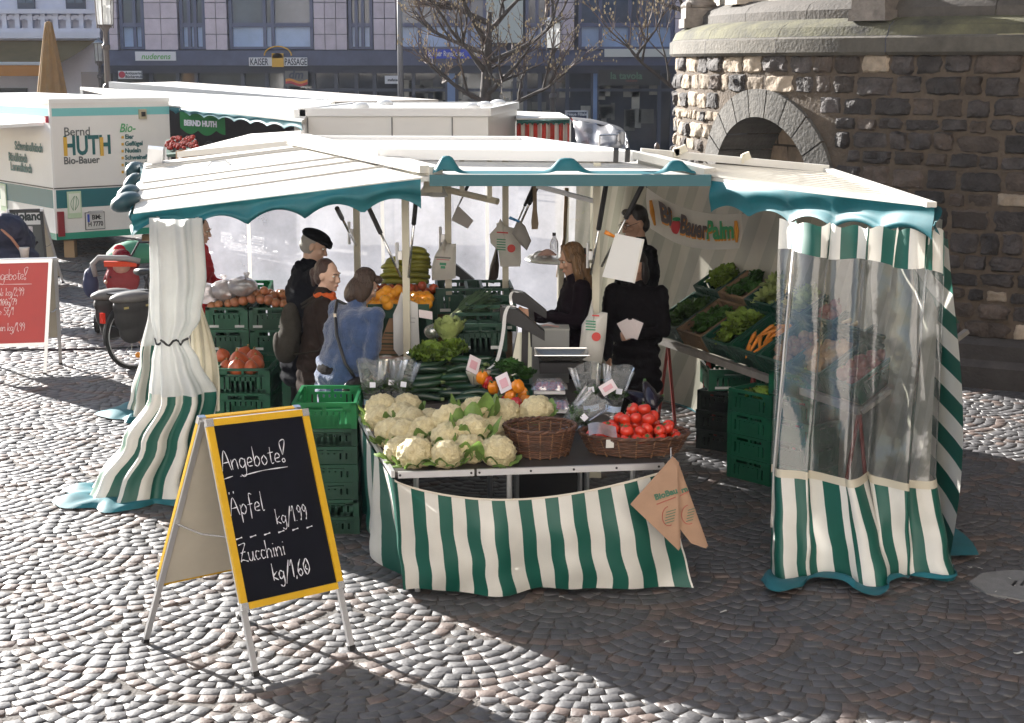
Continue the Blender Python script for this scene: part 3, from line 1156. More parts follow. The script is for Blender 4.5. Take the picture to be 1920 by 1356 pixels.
def bare_tree(label, x, Y, h, r0, seed, spread, lean=(0, 0), nlimb=10):
 rr = random.Random(seed)
 root = thing("bare_tree", label, "tree", (x, Y, 0))
 BK = mat("bark", (.075, .062, .055), .9, var=.4, scale=6, bump=.6, bscale=20)
 TW = mat("twig", (.16, .12, .10), .8, rnd=.4)
 BD = mat("bud", (.55, .46, .30), .6, rnd=.4, trans=.2)
 tr, br, tw, bd = MB(), MB(), MB(), MB()
 fork = h * .30
 tr.tube([(x, Y, 0), (x + .03, Y, .25), (x, Y, fork * .6), (x + lean[0] * .3, Y, fork), (x + lean[0] * .6, Y, fork * 1.5), (x + lean[0], Y + lean[1], h * .62)],
   [r0 * 1.35, r0 * 1.05, r0 * .92, r0 * .85, r0 * .62, r0 * .3], 12)
 def grow(p, d, L, rad, lev):
  pts, q, dd = [Vector(p)], Vector(p), Vector(d).normalized()
  n = 5
  for k in range(n):
   dd = (dd + Vector((rr.uniform(-.22, .22), rr.uniform(-.22, .22), rr.uniform(-.08, .2)))).normalized()
   q = q + dd * L / n
   pts.append(q.copy())
  rs = [max(.0029, rad * (1 - .62 * k / n)) for k in range(n + 1)]
  (br if lev < 2 else tw).tube(pts, rs, 7 if lev < 2 else 4, False)
  if lev >= 3:
   for k in range(2, n + 1):
    if rr.random() < .32:
     bd.ell(pts[k] + Vector((rr.uniform(-.03, .03), 0, rr.uniform(-.02, .03))), (.016, .016, .028), 5, 4)
   return
  nb = (4, 4, 3)[lev]
  for k in range(nb):
   t = rr.uniform(.3, 1)
   bp = poly_at(pts, t)
   axis = Vector((rr.uniform(-1, 1), rr.uniform(-1, 1), rr.uniform(-.5, .8))).normalized()
   nd = (dd * .75 + axis * .8).normalized()
   grow(bp, nd, L * rr.uniform(.45, .68), rad * .5, lev + 1)
  grow(pts[-1], dd, L * .55, rad * .38, lev + 1)
 nb = nlimb
 for k in range(nb):
  t = lerp(.28, .62, k / nb) * h
  th = k * 2.4 + rr.random()
  d = Vector((math.cos(th), math.sin(th) * .8, rr.uniform(.18, .7)))
  grow((x + lean[0] * .5, Y, t), d, spread * rr.uniform(.7, 1.1), r0 * .42, 0)
 tr.build("trunk", BK, root, True)
 br.build("limbs", BK, root, True)
 tw.build("crown", TW, root)
 bd.build("buds", BD, root)
c = at(906, 180, 36)
bare_tree("bare budding tree with wide branches in front of the blue shop sign", c.x, 36, 6.6, .17, 4, 1.9, (.15, 0))
c = at(1215, 60, 33)
bare_tree("second bare tree whose branches reach out from behind the church apse", c.x + .9, 31, 6.8, .13, 12, 1.6, (-.2, 0), 7)
# ================================================================== THE MARKET STALL
M_WHITE = mat("white_panel", (.66, .64, .59), .55, var=.16, scale=2.2)
M_CREAM = mat("cream_metal", (.62, .58, .46), .4, var=.08, scale=5)
M_ALU = mat("aluminium", (.62, .62, .63), .38, .75)
M_BLACK = mat("black_plastic", (.018, .017, .018), .45)
M_CHROME = mat("steel_rod", (.7, .7, .7), .22, .9)
M_TEAL = mat("teal_tarp", (.010, .135, .165), .6, var=.25, scale=5, trans=.03)
M_GREENC, M_WHITEC = (.006, .10, .072), (.76, .74, .68)
M_STRIPE = striped("striped_tarp", M_GREENC, M_WHITEC, .29)
M_STRIPE_N = striped("striped_tarp_narrow", M_GREENC, M_WHITEC, .215)
M_REV = striped("striped_tarp_lined", M_GREENC, M_WHITEC, .30, faint=((.34, .33, .26), (.46, .43, .35)), trans=.2)
LF, LN_, RN_, RF = Vector((-1.72, 12.72, 2.36)), Vector((-.94, 11.34, 2.33)), Vector((.86, 11.2, 2.32)), Vector((.08, 12.6, 2.36))
FA, FB = Vector((-.594, 10.668, 2.2)), Vector((1.339, 10.668, 2.2))            # front edge of the front flap
LB, LBf = Vector((-2.581, 10.724, 1.95)), Vector((-2.988, 12.857, 2.16))       # outer edge of the left flap
RB, RBf = Vector((2.40, 8.97, 2.15)), Vector((2.24, 11.2, 2.2))                # outer edge of the right flap
BL_, BR_ = Vector((-3.2, 14.3, 2.06)), Vector((1.05, 14.7, 2.06))              # back flap
def strip_panel(name, a, b, c, d, th, parent, ribs=0, material=None):
 """roof panel a-b (inner) to d-c (outer) built as a ribbed slab"""
 m = MB()
 if ribs == 0:
  m.slab([a, b, c, d], th)
 else:
  for k in range(ribs):
   t0, t1 = k / ribs, (k + 1) / ribs - .012
   m.slab([a.lerp(d, t0), b.lerp(c, t0), b.lerp(c, t1), a.lerp(d, t1)], th)
  m.slab([p - Vector((0, 0, .008)) for p in (a, b, c, d)], th - .012)
 return m.build(name, material or M_WHITE, parent)
def valance(name, a, b, drop0, drop1, scal, parent, material, out, amp=.05, seed=0, corner=None):
 """hanging scalloped edge from a to b"""
 a, b = Vector(a), Vector(b)
 L = (b - a).length
 n = 72
 nv = 7
 def low(u):
  f = u * scal
  s = abs(math.sin(PI * f)) ** .8
  return lerp(drop0, drop1, u) - amp * s
 def fn(u, v):
  p = a.lerp(b, u)
  fold = .007 * math.sin(u * L * 9 + seed) + .004 * math.sin(u * L * 23 + v * 2 + seed)
  wob = noise.noise(Vector((u * 3 + seed, v * 4, seed))) * .03
  return p + Vector(out) * (.012 + (fold + wob) * v + .02 * math.sin(v * 6 + u * 5 + seed)) - Vector((0, 0, low(u) * v + .002))
 m = MB()
 m.grid(fn, n, nv)
 return m.build(name, material, parent, True)
STALL = thing("market_stall", "vegetable market stall with white fold-out roof flaps and teal scalloped edges", "market stall", (0, 11.5, 0))
# raised lid of the trailer
m = MB()
m.slab([LF, LN_, RN_, RF], .05)
lid = m.build("roof_lid", M_WHITE, STALL)
m = MB()
for p, q in ((LN_, RN_), (RN_, RF), (RF, LF), (LF, LN_)):
 m.bar(p - Vector((0, 0, .012)), q - Vector((0, 0, .012)), .055, .075)
m.build("lid_rim", mat("white_rail", (.80, .80, .80), .35), lid)
# left flap
lf = strip_panel("left_flap", LF + Vector((-.03, -.03, -.05)), FA, LB, LBf, .035, STALL)
m = MB()
LFe = LF + Vector((-.03, -.03, -.05))
for t in (.10, .15, .46, .6, .8):
 p, q = LBf.lerp(LB, t) + Vector((0.02, 0, .006)), LFe.lerp(FA, t * .9) + Vector((0, 0, .006))
 m.bar(p, q, .018 if t < .2 else .010, .014)
m.build("panel_rib", mat("rib_grey", (.45, .43, .40), .6), lf)
m = MB()
m.bar(LFe + Vector((-.02, .02, .035)), FA + Vector((0, .03, .05)), .07, .05)
m.build("hip_rail", M_WHITE, lf)
m = MB()
m.bar(LF + Vector((.04, 0, .01)), FA + Vector((.08, .06, .035)), .10, .06)
m.build("hip_cap", M_WHITE, lf)
valance("valance", LB + Vector((0, -.03, .0)), FA + Vector((-.02, -.03, -.01)), .15, .20, 5, lf, M_TEAL, (0, -1, 0), .085, 1)
valance("valance", LBf, LB, .10, .15, 5, lf, M_TEAL, (-1, 0, 0), .05, 2)
m = MB()                                # teal tarp rolled at the left end
for k in range(5):
 t = k / 4
 p = LBf.lerp(LB, t * .75 + .05) + Vector((-.07, 0, -.05 - .05 * math.sin(t * 5)))
 m.ell(p, (.07, .20, .08 + .03 * math.sin(k * 2.1)), 10, 7, (0, .3 * k, 0))
m.build("rolled_tarp", mat("dark_teal_tarp", (.015, .055, .07), .5, var=.3, scale=8), lf, True)
m = MB()
m.box(LBf + Vector((.12, -.12, .07)), (.12, .16, .12), rot=(.1, .1, .2))
m.build("latch_box", M_ALU, lf)
m = MB()
pp = LBf.lerp(LFe, .42).lerp(LB.lerp(FA, .42), .28)
m.tube([pp + Vector((-.08, 0, .0)), pp + Vector((-.05, .0, .03)), pp + Vector((.06, .01, .04)), pp + Vector((.09, .01, .01))], .007, 6)
m.build("pull_handle", M_ALU, lf)
# front flap
ff = strip_panel("front_flap", LN_ + Vector((.05, -.03, -.06)), RN_ + Vector((.02, -.03, -.06)), FB, FA, .03, STALL)
m = MB()
m.bar(FA + Vector((.04, -.035, -.02)), FB + Vector((0, -.035, -.02)), .05, .075, up=(0, 0, 1))
m.build("edge_rail", mat("teal_rail", (.010, .10, .125), .35), ff)
m = MB()
def tuck(u, v):                          # valance thrown up over the rail, leaving teal humps
 x = lerp(FA.x + .06, FB.x - .1, u)
 h = max(hh / (1 + ((x - cx) / wx) ** 4) for cx, hh, wx in ((-.44, .115, .065), (.37, .10, .095), (1.11, .085, .075)))
 return Vector((x, FA.y - .03 + v * .15, FA.z + .022 + h * (math.sin(PI * min(1, v * 1.15 + .06)) ** .8) + .012 * v))
m.grid(tuck, 80, 8)
m.build("tucked_valance", M_TEAL, ff, True)
for x in (.72, .80):
 m = MB()
 m.box((x, 10.98, FA.z + .13), (.035, .03, .10), rot=(.5, 0, 0))
 m.build("rubber_stop", M_BLACK, ff)
# right flap
m = MB()
RNe = RN_ + Vector((.03, 0, -.03))
m.slab([RNe, FB, RB, RBf], .035)
rf = m.build("right_flap", M_WHITE, STALL)
m = MB()
m.bar(RN_ + Vector((.05, .02, .02)), RBf + Vector((0, 0, .02)), .05, .05)
m.bar(RBf + Vector((-.01, 0, .012)), RB + Vector((-.01, 0, .012)), .06, .03)
m.build("edge_rail", M_WHITE, rf)
m = MB()
for k in range(1, 12):
 t = k / 12
 m.bar(RNe.lerp(FB, t) + Vector((0, 0, .002)), RBf.lerp(RB, t) + Vector((0, 0, .002)), .008, .008)
m.build("panel_rib", mat("rib_cream", (.58, .55, .49), .6), rf)
for t, s in ((.24, 1), (.58, .5)):
 m = MB()
 p = RN_.lerp(RBf, t) + Vector((0, 0, .06))
 m.box(p, (.09 * s, .05, .05), rot=(0, -.4, 0))
 m.box(p + Vector((-.03, 0, -.02)), (.04 * s, .05, .06))
 m.build("latch_box", M_CREAM, rf)
m = MB()
p = RN_.lerp(RBf, .02)
m.bar(RNe + Vector((.0, -.02, .03)), FB + Vector((0, .05, .03)), .12, .05)
m.build("hip_cap", M_WHITE, rf)
valance("valance", FB + Vector((0, -.04, -.02)), RB + Vector((0, -.02, 0)), .215, .19, 5, rf, M_TEAL, (-.5, -.85, 0), .06, 5)
valance("valance", RB + Vector((.02, 0, 0)), RBf, .16, .14, 6, rf, M_TEAL, (1, 0, 0), .06, 7)
# back flap and filler
m = MB()
m.slab([LF + Vector((0, .02, -.07)), RF + Vector((0, .02, -.07)), BR_, BL_], .03)
m.slab([RF + Vector((.03, 0, -.075)), RN_ + Vector((.05, .02, -.075)), RBf + Vector((0, .02, -.04)), BR_ + Vector((.01, 0, 0))], .025)
m.slab([LBf + Vector((0, .02, -.05)), LFe + Vector((-.02, .03, -.05)), BL_ + Vector((0, -.01, 0))], .025)
m.build("back_flap", M_WHITE, STALL)
# posts
for x, y, zt in ((-.752, 11.1, 2.27), (.596, 11.1, 2.27), (-1.245, 12.6, 2.29), (-.496, 12.2, 2.29), (-.052, 12.5, 2.29)):
 m = MB()
 m.box((x, y, zt / 2), (.05, .05, zt))
 po = m.build("post", M_CREAM, STALL)
 m = MB()
 m.box((x, y, .02), (.10, .10, .04))
 m.build("foot", M_CREAM, po)
 m = MB()
 z = 1.62
 m.box((x - .04, y - .03, z), (.03, .03, .06))
 m.lathe([(.012, z - .09), (.012, z + .09)], (x - .06, y - .03, 0), 8)
 m.build("clamp", M_ALU, po)
def strut(a, b, split, r=.015):
 a, b = Vector(a), Vector(b)
 m = MB()
 k = a.lerp(b, split)
 m.tube([a, k], r, 10)
 s = m.build("gas_strut", M_BLACK, STALL, True, 40)
 m = MB()
 m.tube([k, b], r * .55, 8)
 m.build("piston_rod", M_CHROME, s, True)
strut(at(783, 345, 10.75), at(766, 520, 11.06), .42, .017)
strut(at(1137, 342, 10.8), at(1108, 515, 11.06), .5, .018)
strut(at(1207, 342, 10.85), at(1128, 500, 11.05), .42, .018)
strut(at(632, 391, 11.4), at(667, 460, 12.55), .25, .018)
strut(at(692, 391, 11.0), at(752, 520, 11.08), .36, .017)
strut(at(1005, 338, 12.0), at(960, 440, 12.48), .45, .013)
strut(at(1012, 338, 12.0), at(967, 440, 12.46), .42, .017)
strut(at(882, 338, 11.9), at(860, 385, 12.15), .5, .013)
# carrier pipes
m = MB()
a, b = at(830, 354, 11.6), at(933, 378, 11.3)
m.tube([a, b], .024, 12, False)
m.tube([a, b], .020, 12, False)
for t in (.36, .86):
 p = a.lerp(b, t)
 m.bar(p, (p.x, p.y, 2.28), .035)
m.build("carrier_pipe", M_CREAM, STALL, True, 30)
for q in ((at(1008, 349, 11.7), at(1117, 378, 11.2)), (at(890, 338, 12.3), at(955, 344, 12.2))):
 m = MB()
 m.bar(*q, .03)
 m.build("support_bar", M_ALU, STALL)
m = MB()
m.box(at(812, 347, 10.98), (.13, .06, .10))
m.build("corner_bracket", M_CREAM, STALL)
for px, py, Y in ((803, 360, 11.2), (822, 362, 11.1)):
 p = at(px, py, Y)
 r = thing("work_lamp", "small round lamp hanging under the front flap, " + ("left one of the pair" if px == 803 else "right one of the pair"), "lamp", p)
 m = MB()
 m.lathe([(.0, .05), (.03, .05), (.06, 0), (.07, -.02), (.06, -.025), (0, -.025)], p, 16)
 m.build("shade", mat("lamp_shade_steel", (.75, .75, .74), .3, .4), r, True, 40)
 m = MB()
 m.tube([p + Vector((0, 0, .05)), p + Vector((0, 0, .14))], .01, 6)
 m.build("stem", M_ALU, r)
p = at(1080, 341, 12.4)
r = thing("strip_lamp", "lit warm strip lamp under the roof above the blonde seller", "lamp", p)
m = MB()
m.box(p + Vector((0, 0, .025)), (.18, .06, .03))
m.build("housing", M_CREAM, r)
m = MB()
m.box(p + Vector((0, 0, -.005)), (.155, .045, .028))
m.build("tube", mat("lit_tube", (1, .82, .5), .5, emit=2.2), r)
# ------------------------------------------------------------------ walls of the stall
r = thing("plastic_wall", "large milky clear plastic sheet closing the back of the stall", "plastic sheet", (-1.3, 14.4, 0))
def backw(u, v):
 p = Vector((-3.22, 14.05, 0)).lerp(Vector((.72, 14.45, 0)), u)
 z = lerp(.50, 2.03, v)
 return Vector((p.x, p.y + .03 * math.sin(u * 31 + v) + .025 * noise.noise(Vector((u * 9, v * 3, 1))), z))
m = MB()
m.grid(backw, 60, 14)
m.build("clear_sheet", pvc("milky_film", .50, (.46, .47, .53), .2, .05, 2.2), r, True)
m = MB()
m.grid(lambda u, v: backw(u, 0) + Vector((0, -.004 + .03 * math.sin(u * 25) * v, -.48 * v)), 60, 6, lambda u, v: (u * 3.95, v))
m.build("striped_skirt", M_REV, r, True)
m = MB()
for u in (.215, .52, .76):
 m.grid(lambda a, v: backw(u + (a - .5) * .008, v) + Vector((0, -.012, 0)), 1, 8)
m.build("seam", mat("film_seam", (.72, .70, .66), .5, trans=.4), r)
r = thing("cream_tarp_wall", "tall cream tarpaulin wall with faint diagonal stripes along the right back of the stall", "tarpaulin", (1.7, 12.8, 0))
CW = [(.40, 14.62), (.75, 14.7), (1.1, 14.5), (1.55, 13.5), (2.0, 12.3), (2.38, 11.1), (2.55, 10.0), (2.56, 9.35)]
def creamw(u, v):
 p = smooth_at([(x, y, 0) for x, y in CW], u)
 q = smooth_at([(x, y, 0) for x, y in CW], min(1, u + .01))
 t = (q - p)
 nn = Vector((t.y, -t.x, 0)).normalized() if t.length > 1e-6 else Vector((0, 0, 0))
 z = lerp(2.04, .0, v)
 f = .03 * math.sin(u * 60 + v * 4) * (.3 + v) + .06 * noise.noise(Vector((u * 14, v * 3, 2))) * v + .10 * v * v
 return p - nn * f * -1 + Vector((0, 0, z))
m = MB()
m.grid(creamw, 110, 16, lambda u, v: (u * 7.0 + v * .9, v))
m.build("tarpaulin", M_REV, r, True)
m = MB()
m.grid(lambda u, v: creamw(u, 1) + Vector((.12 * v + .03 * math.sin(u * 40), .05 * v, .012 + .03 * v * abs(math.sin(u * 23)))), 110, 3)
m.build("ground_flap", M_TEAL, r, True)
m = MB()
m.tube([at(1062, 352, 14.4), at(1058, 445, 14.42), at(1046, 520, 14.4)], .02, 8)
m.build("brace_pole", mat("brown_pole", (.22, .15, .08), .6), r)
# banner
r = thing("cloth_banner", "white cloth banner with big orange black and green lettering on the cream wall", "banner", at(1300, 420, 12.2))
BA, BB_ = at(1213, 352, 13.1), at(1393, 400, 11.9)
BAl, BBl = at(1216, 428, 13.1), at(1387, 466, 11.9)
def ban(u, v):
 t = BA.lerp(BB_, u) - Vector((0, 0, .085 * math.sin(PI * u)))
 b_ = BAl.lerp(BBl, u) - Vector((0, 0, .075 * math.sin(PI * u)))
 return t.lerp(b_, v) + Vector((-.02, -.02, 0)) * math.sin(v * 5 + u * 8) * .6
m = MB()
m.grid(ban, 40, 12)
m.build("cloth", mat("banner_white", (.72, .70, .66), .8, var=.08, scale=4, trans=.2), r, True)
m = MB()
m.tube([BA, at(1209, 345, 13.4)], .006, 5)
m.tube([BB_, at(1398, 398, 11.6)], .006, 5)
m.build("tie_cord", M_BLACK, r)
def on_banner(name, body, u0, v0, size, mt, bold, lift, shear=0, sq=1):
 o = text(name, body, size, Matrix.Identity(4), mt, None, bold=bold, shear=shear, depth=.001, squash=sq)
 L = (BB_ - BA).length
 HH = (BA - BAl).length
 nrm = (BB_ - BA).cross(Vector((0, 0, 1))).normalized()
 for vv in o.data.vertices:
  p = ban(u0 + vv.co.x / L, v0 - vv.co.y / HH)
  vv.co = p + nrm * (lift + vv.co.z)
 adopt(o, r)
 return o
ORG = mat("banner_orange", (.72, .30, .03), .7)
DRK = mat("banner_dark", (.05, .03, .03), .7)
GRB = mat("banner_green", (.03, .30, .12), .7)
for k, (mt, dv, lf_) in enumerate(((ORG, .055, .012), (None, 0, .018))):
 on_banner("lettering", "Bi", .16, .60 + dv, .235, mt or DRK, .010, lf_, 0, .95)
 on_banner("lettering", "Bauer", .385, .66 + dv, .225, mt or DRK, .008, lf_, 0, .76)
 on_banner("lettering", "Palm", .675, .68 + dv, .235, mt or GRB, .008, lf_, 0, .80)
m = MB()
cpt = ban(.335, .58) + (BB_ - BA).cross(Vector((0, 0, 1))).normalized() * .015
m.ell(cpt, (.045, .035, .06), 12, 8)
m.build("red_fruit", mat("banner_red", (.60, .05, .06), .7), r, True)
m = MB()
m.ell(cpt + Vector((0, -.01, .062)), (.035, .02, .018), 8, 6)
m.build("leaf", GRB, r, True)
for uu in (.085, .972):
 m = MB()
 m.tube([ban(uu - .005, .2) + Vector((-.02, -.02, 0)), ban(uu, .5) + Vector((-.025, -.02, 0)), ban(uu + .006, .82) + Vector((-.02, -.02, 0))], [.012, .02, .009], 6)
 m.build("carrot_motif", ORG, r, True)
# ------------------------------------------------------------------ right front curtain
r = thing("stall_curtain", "gathered striped curtain with a large clear plastic window hung at the right front corner", "curtain", (2.1, 8.95, 0))
CT = [(1.64, 9.62), (1.75, 9.42), (1.88, 9.40), (1.98, 9.22), (2.12, 9.24), (2.22, 9.07), (2.36, 9.10), (2.42, 9.0), (2.47, 9.12)]
CM = [(1.52, 9.08), (1.62, 9.02), (1.76, 8.98), (1.90, 8.94), (2.02, 8.90), (2.12, 8.98), (2.26, 8.86), (2.40, 8.90), (2.52, 9.06)]
CB = [(1.50, 8.92), (1.60, 8.78), (1.78, 8.74), (1.95, 8.70), (2.12, 8.62), (2.20, 8.66), (2.30, 8.78), (2.46, 8.74), (2.66, 9.0)]
def curtp(u, z):
 a = smooth_at([(*p, 0) for p in CT], u)
 b_ = smooth_at([(*p, 0) for p in CM], u)
 c = smooth_at([(*p, 0) for p in CB], u)
 t = max(0, 1 - z / 2.0)
 if t < .72:
  p = a.lerp(b_, (t / .72) ** .8)
 else:
  p = b_.lerp(c, (t - .72) / .28)
 p.z = z
 w_ = 1 - abs(t - .35) * .6
 p.y += (.06 * math.sin(u * 23 + t * 1.5) + .03 * math.sin(u * 47 + 2 - t * 2)) * w_ + .03 * noise.noise(Vector((u * 5, t * 4, 3))) + .011 * noise.noise(Vector((u * 22, t * 13, 5)))
 p.x += .030 * math.sin(u * 34 + t * 2)
 return p
def ztop(u):
 return 2.02 - .02 * math.sin(u * 40) ** 2
def zwin(u):                            # lower edge of the top band
 return 1.84 - .05 * u - .07 * max(0, u - .6) + .015 * math.sin(u * 17)
def zsk(u):                             # lower edge of the window
 return .56 - .035 * u + .01 * math.sin(u * 13)
m = MB()
m.grid(lambda u, v: curtp(u, lerp(zwin(u), ztop(u), v)) + Vector((0, -.004, 0)), 90, 5, lambda u, v: (u * 2.1 + .12, v))
m.build("top_band", M_STRIPE_N, r, True)
m = MB()
m.grid(lambda u, v: curtp(u, lerp(zsk(u), zwin(u), v)), 130, 40)
m.build("clear_window", pvc("clear_film", .87, (.42, .42, .41), .12, .25, 4.0), r, True)
m = MB()
def skirtp(u, v):
 z = lerp(.02, zsk(u) + .012, v)
 p = curtp(u, z) + Vector((0, -.004, 0))
 k = (1 - v)
 p.y += -.05 * k * math.sin(u * 15 + 1) * k + .04 * noise.noise(Vector((u * 7, v * 3, 8))) * k
 p.x += .03 * noise.noise(Vector((u * 5, v * 4, 5))) * k
 return p
m.grid(skirtp, 100, 14, lambda u, v: (u * 2.6 + .03, v))
m.build("striped_skirt", M_STRIPE_N, r, True)
m = MB()
m.grid(lambda u, v: curtp(u, lerp(zsk(u) - .01, zsk(u) + .035, v)) + Vector((0, -.009, 0)), 90, 2)
m.build("hem_tape", mat("hem_tape", (.66, .60, .47), .6, trans=.2), r, True)
m = MB()
def hem(u, v):
 p = skirtp(u, 0)
 out = .22 * (1 - u) ** 1.2 * (1 + .4 * math.sin(u * 14)) + .05
 return Vector((p.x - .10 * v * (1 - u), p.y - out * v, .018 + .05 * abs(math.sin(u * 12 + .4) + .5 * noise.noise(Vector((u * 16, v * 2, 1)))) * math.sin(PI * min(1, v * .8)) + .006 * v))
m.grid(hem, 80, 5)
m.build("ground_hem", M_TEAL, r, True)
m = MB()
m.tube([curtp(.07, 1.99) + Vector((0, -.03, 0)), curtp(.065, 1.2) + Vector((0, -.03, 0)), curtp(.05, .6) + Vector((0, -.035, 0)), curtp(.02, .25) + Vector((0, -.03, 0))], .012, 8)
m.build("curtain_rod", mat("curtain_rod", (.60, .57, .53), .5), r, True)
# right side wall outside: striped bulging tarp
r = thing("side_tarp", "bulging green and white striped tarpaulin just right of the clear curtain", "tarpaulin", (2.65, 9.6, 0))
def sidew(u, v):
 z = lerp(.02, 1.95, v)
 bul = .13 * max(0, math.sin(PI * min(1, (1 - v) * .62 + .05))) ** 1.4
 x = lerp(2.54, 2.44, u) + bul * (1 - .3 * u) + .02 * math.sin(u * 9 + v * 4)
 return Vector((x, lerp(9.12, 11.1, u), z))
m = MB()
m.grid(sidew, 16, 26, lambda u, v: (v * 1.95 - u * .5, u))
m.build("tarpaulin", striped("striped_tarp_side", M_GREENC, M_WHITEC, .27), r, True)
m = MB()
m.grid(lambda u, v: sidew(u, 0) + Vector((.16 * v + .04 * math.sin(u * 7) * v, -.05 * v, .012 + .02 * v)), 16, 3)
m.build("ground_flap", M_TEAL, r, True)
# ------------------------------------------------------------------ left front curtain, tied in a bundle
def bundle(name, label, secs, zsplit, hemdir, seed, tie=None):
 """secs: (z, centre x, centre y, half width, half depth)"""
 b0 = min(secs, key=lambda s_: s_[0])
 rt = thing(name, label, "curtain", (b0[1], b0[2], 0))
 n = 84
 zs_ = [s_[0] for s_ in secs]
 def sec(z):
  for k in range(len(secs) - 1):
   a, c = secs[k], secs[k + 1]
   if a[0] >= z >= c[0]:
    t = (a[0] - z) / (a[0] - c[0])
    t = t * t * (3 - 2 * t)
    return [lerp(a[i], c[i], t) for i in range(1, 5)]
  return list(secs[-1][1:])
 def pt(u, z):
  cx, cy_, hw, hd = sec(z)
  th = u * 2 * PI
  f = 1 + .16 * math.sin(7 * th + seed + z * 1.3) + .08 * math.sin(13 * th + z * 2 + seed)
  return Vector((cx + hw * math.cos(th) * f, cy_ + hd * math.sin(th) * f, z))
 zt, zb_ = zs_[0], zs_[-1]
 m = MB()
 m.grid(lambda u, v: pt(u, lerp(zsplit, zt, v)), n, 26)
 m.build("white_plastic", mat("white_curtain_film", (.68, .69, .68), .3, var=.1, scale=5, bump=.25, bscale=12, trans=.45, spec=.6), rt, True)
 m = MB()
 m.grid(lambda u, v: pt(u, lerp(zb_, zsplit, v)), n, 14, lambda u, v: (u * 2.6, v))
 m.build("striped_skirt", striped("striped_tarp_bundle", M_GREENC, M_WHITEC, .205), rt, True)
 m = MB()
 def hm(u, v):
  p = pt(u, zb_)
  cx, cy_, hw, hd = sec(zb_)
  d = Vector((p.x - cx, p.y - cy_, 0)).normalized()
  k = max(.12, d.dot(Vector(hemdir)))
  return p + d * (.26 * (zt - zb_) / 2) * k * v + Vector((0, 0, .012 + .03 * abs(math.sin(u * 31)) * math.sin(PI * v) - zb_ * v))
 m.grid(hm, n, 4)
 m.build("ground_hem", M_TEAL, rt, True)
 if tie:
  m = MB()
  m.tube([pt(k / 40, tie + .02 * math.sin(k)) * 1 + Vector((0, -.004, 0)) for k in range(41)], .008, 6)
  m.build("tie_cord", M_BLACK, rt)
 return rt
bundle("tied_curtain", "white and striped curtain tied in at the waist at the left front corner",
  [(1.93, -2.27, 10.62, .155, .12), (1.55, -2.27, 10.62, .165, .13), (1.25, -2.30, 10.62, .145, .11), (1.09, -2.33, 10.6, .095, .08), (.95, -2.31, 10.6, .14, .12),
  (.72, -2.27, 10.6, .20, .2), (.4, -2.40, 10.6, .26, .24), (.12, -2.52, 10.6, .33, .28), (.03, -2.54, 10.58, .36, .30)], .74, (-.95, -.3, 0), 1.0, 1.09)
r = thing("curtain_fold", "cream curtain fold hanging right of the tied curtain beside the apple crates", "curtain", (-2.1, 10.85, 0))
m = MB()
m.grid(lambda u, v: Vector((lerp(-2.24, -2.17 + .12 * math.sin(PI * min(1, v * 1.1) * .62), u) + .008 * math.sin(u * 22), 10.82 - .03 * math.sin(u * 15 + v), lerp(1.40 - .05 * u, .60 + .05 * math.sin(u * 5), v))), 14, 10)
m.build("cloth", mat("cream_cloth", (.50, .46, .36), .5, var=.15, scale=6, trans=.1), r, True)
bundle("tied_curtain", "second striped curtain hanging behind the bicycle wheel at the back left corner",
  [(2.05, -2.95, 13.3, .09, .2), (1.4, -2.95, 13.3, .09, .2), (.9, -2.97, 13.3, .11, .25), (.5, -3.02, 13.3, .14, .3), (.15, -3.05, 13.3, .19, .34), (.03, -3.06, 13.28, .21, .36)], .62, (-1, -.2, 0), 3.0)
# ------------------------------------------------------------------ front table with its cloth
TH = .74
T1, T2, T3, T4 = Vector((-.645, 8.40, TH)), Vector((.855, 8.60, TH)), Vector((.55, 10.1, TH)), Vector((-.985, 9.9, TH))
r = thing("market_table", "long dark table with aluminium edge rail carrying cauliflowers and baskets", "table", (0, 9.2, 0))
m = MB()
m.slab([T1, T2, T3, T4], .03)
m.build("table_top", mat("table_board", (.05, .042, .038), .45, var=.3, scale=6), r)
m = MB()
d = (T2 - T1).normalized()
for a, c in ((.012, .29), (.30, 1.0)):
 p, q = T1.lerp(T2, a), T1.lerp(T2, c)
 m.bar(p + Vector((0, -.012, -.012)), q + Vector((0, -.012, -.012)), .02, .036, up=(0, 0, 1))
rl = m.build("edge_rail", M_ALU, r)
m = MB()
for t in (.02, .28, .31, .5, .66, .82, .98):
 p = T1.lerp(T2, t) + Vector((0, -.024, -.012))
 m.ell(p, (.007, .004, .007), 8, 5)
m.build("screw", M_BLACK, rl)
m = MB()
m.bar(T4 + Vector((-.01, 0, -.012)), T1 + Vector((-.01, 0, -.012)), .02, .036, up=(0, 0, 1))
m.build("side_rail", M_ALU, r)
for p in (T1.lerp(T3, .09), T2.lerp(T4, .09), T3.lerp(T1, .09), T4.lerp(T2, .09), T1.lerp(T2, .42) + Vector((0, .08, 0))):
 m = MB()
 m.tube([(p.x, p.y, 0), (p.x, p.y, TH - .03)], .016, 8)
 m.build("leg", M_ALU, r)
m = MB()
a, c = T1.lerp(T2, .06), T1.lerp(T2, .97)
m.bar((a.x, a.y + .12, .48), (c.x, c.y + .12, .50), .03)
m.build("cross_bar", M_ALU, r)
r = thing("table_cloth", "green and white striped cloth sagging from the front edge of the table", "tablecloth", (.2, 8.4, 0))
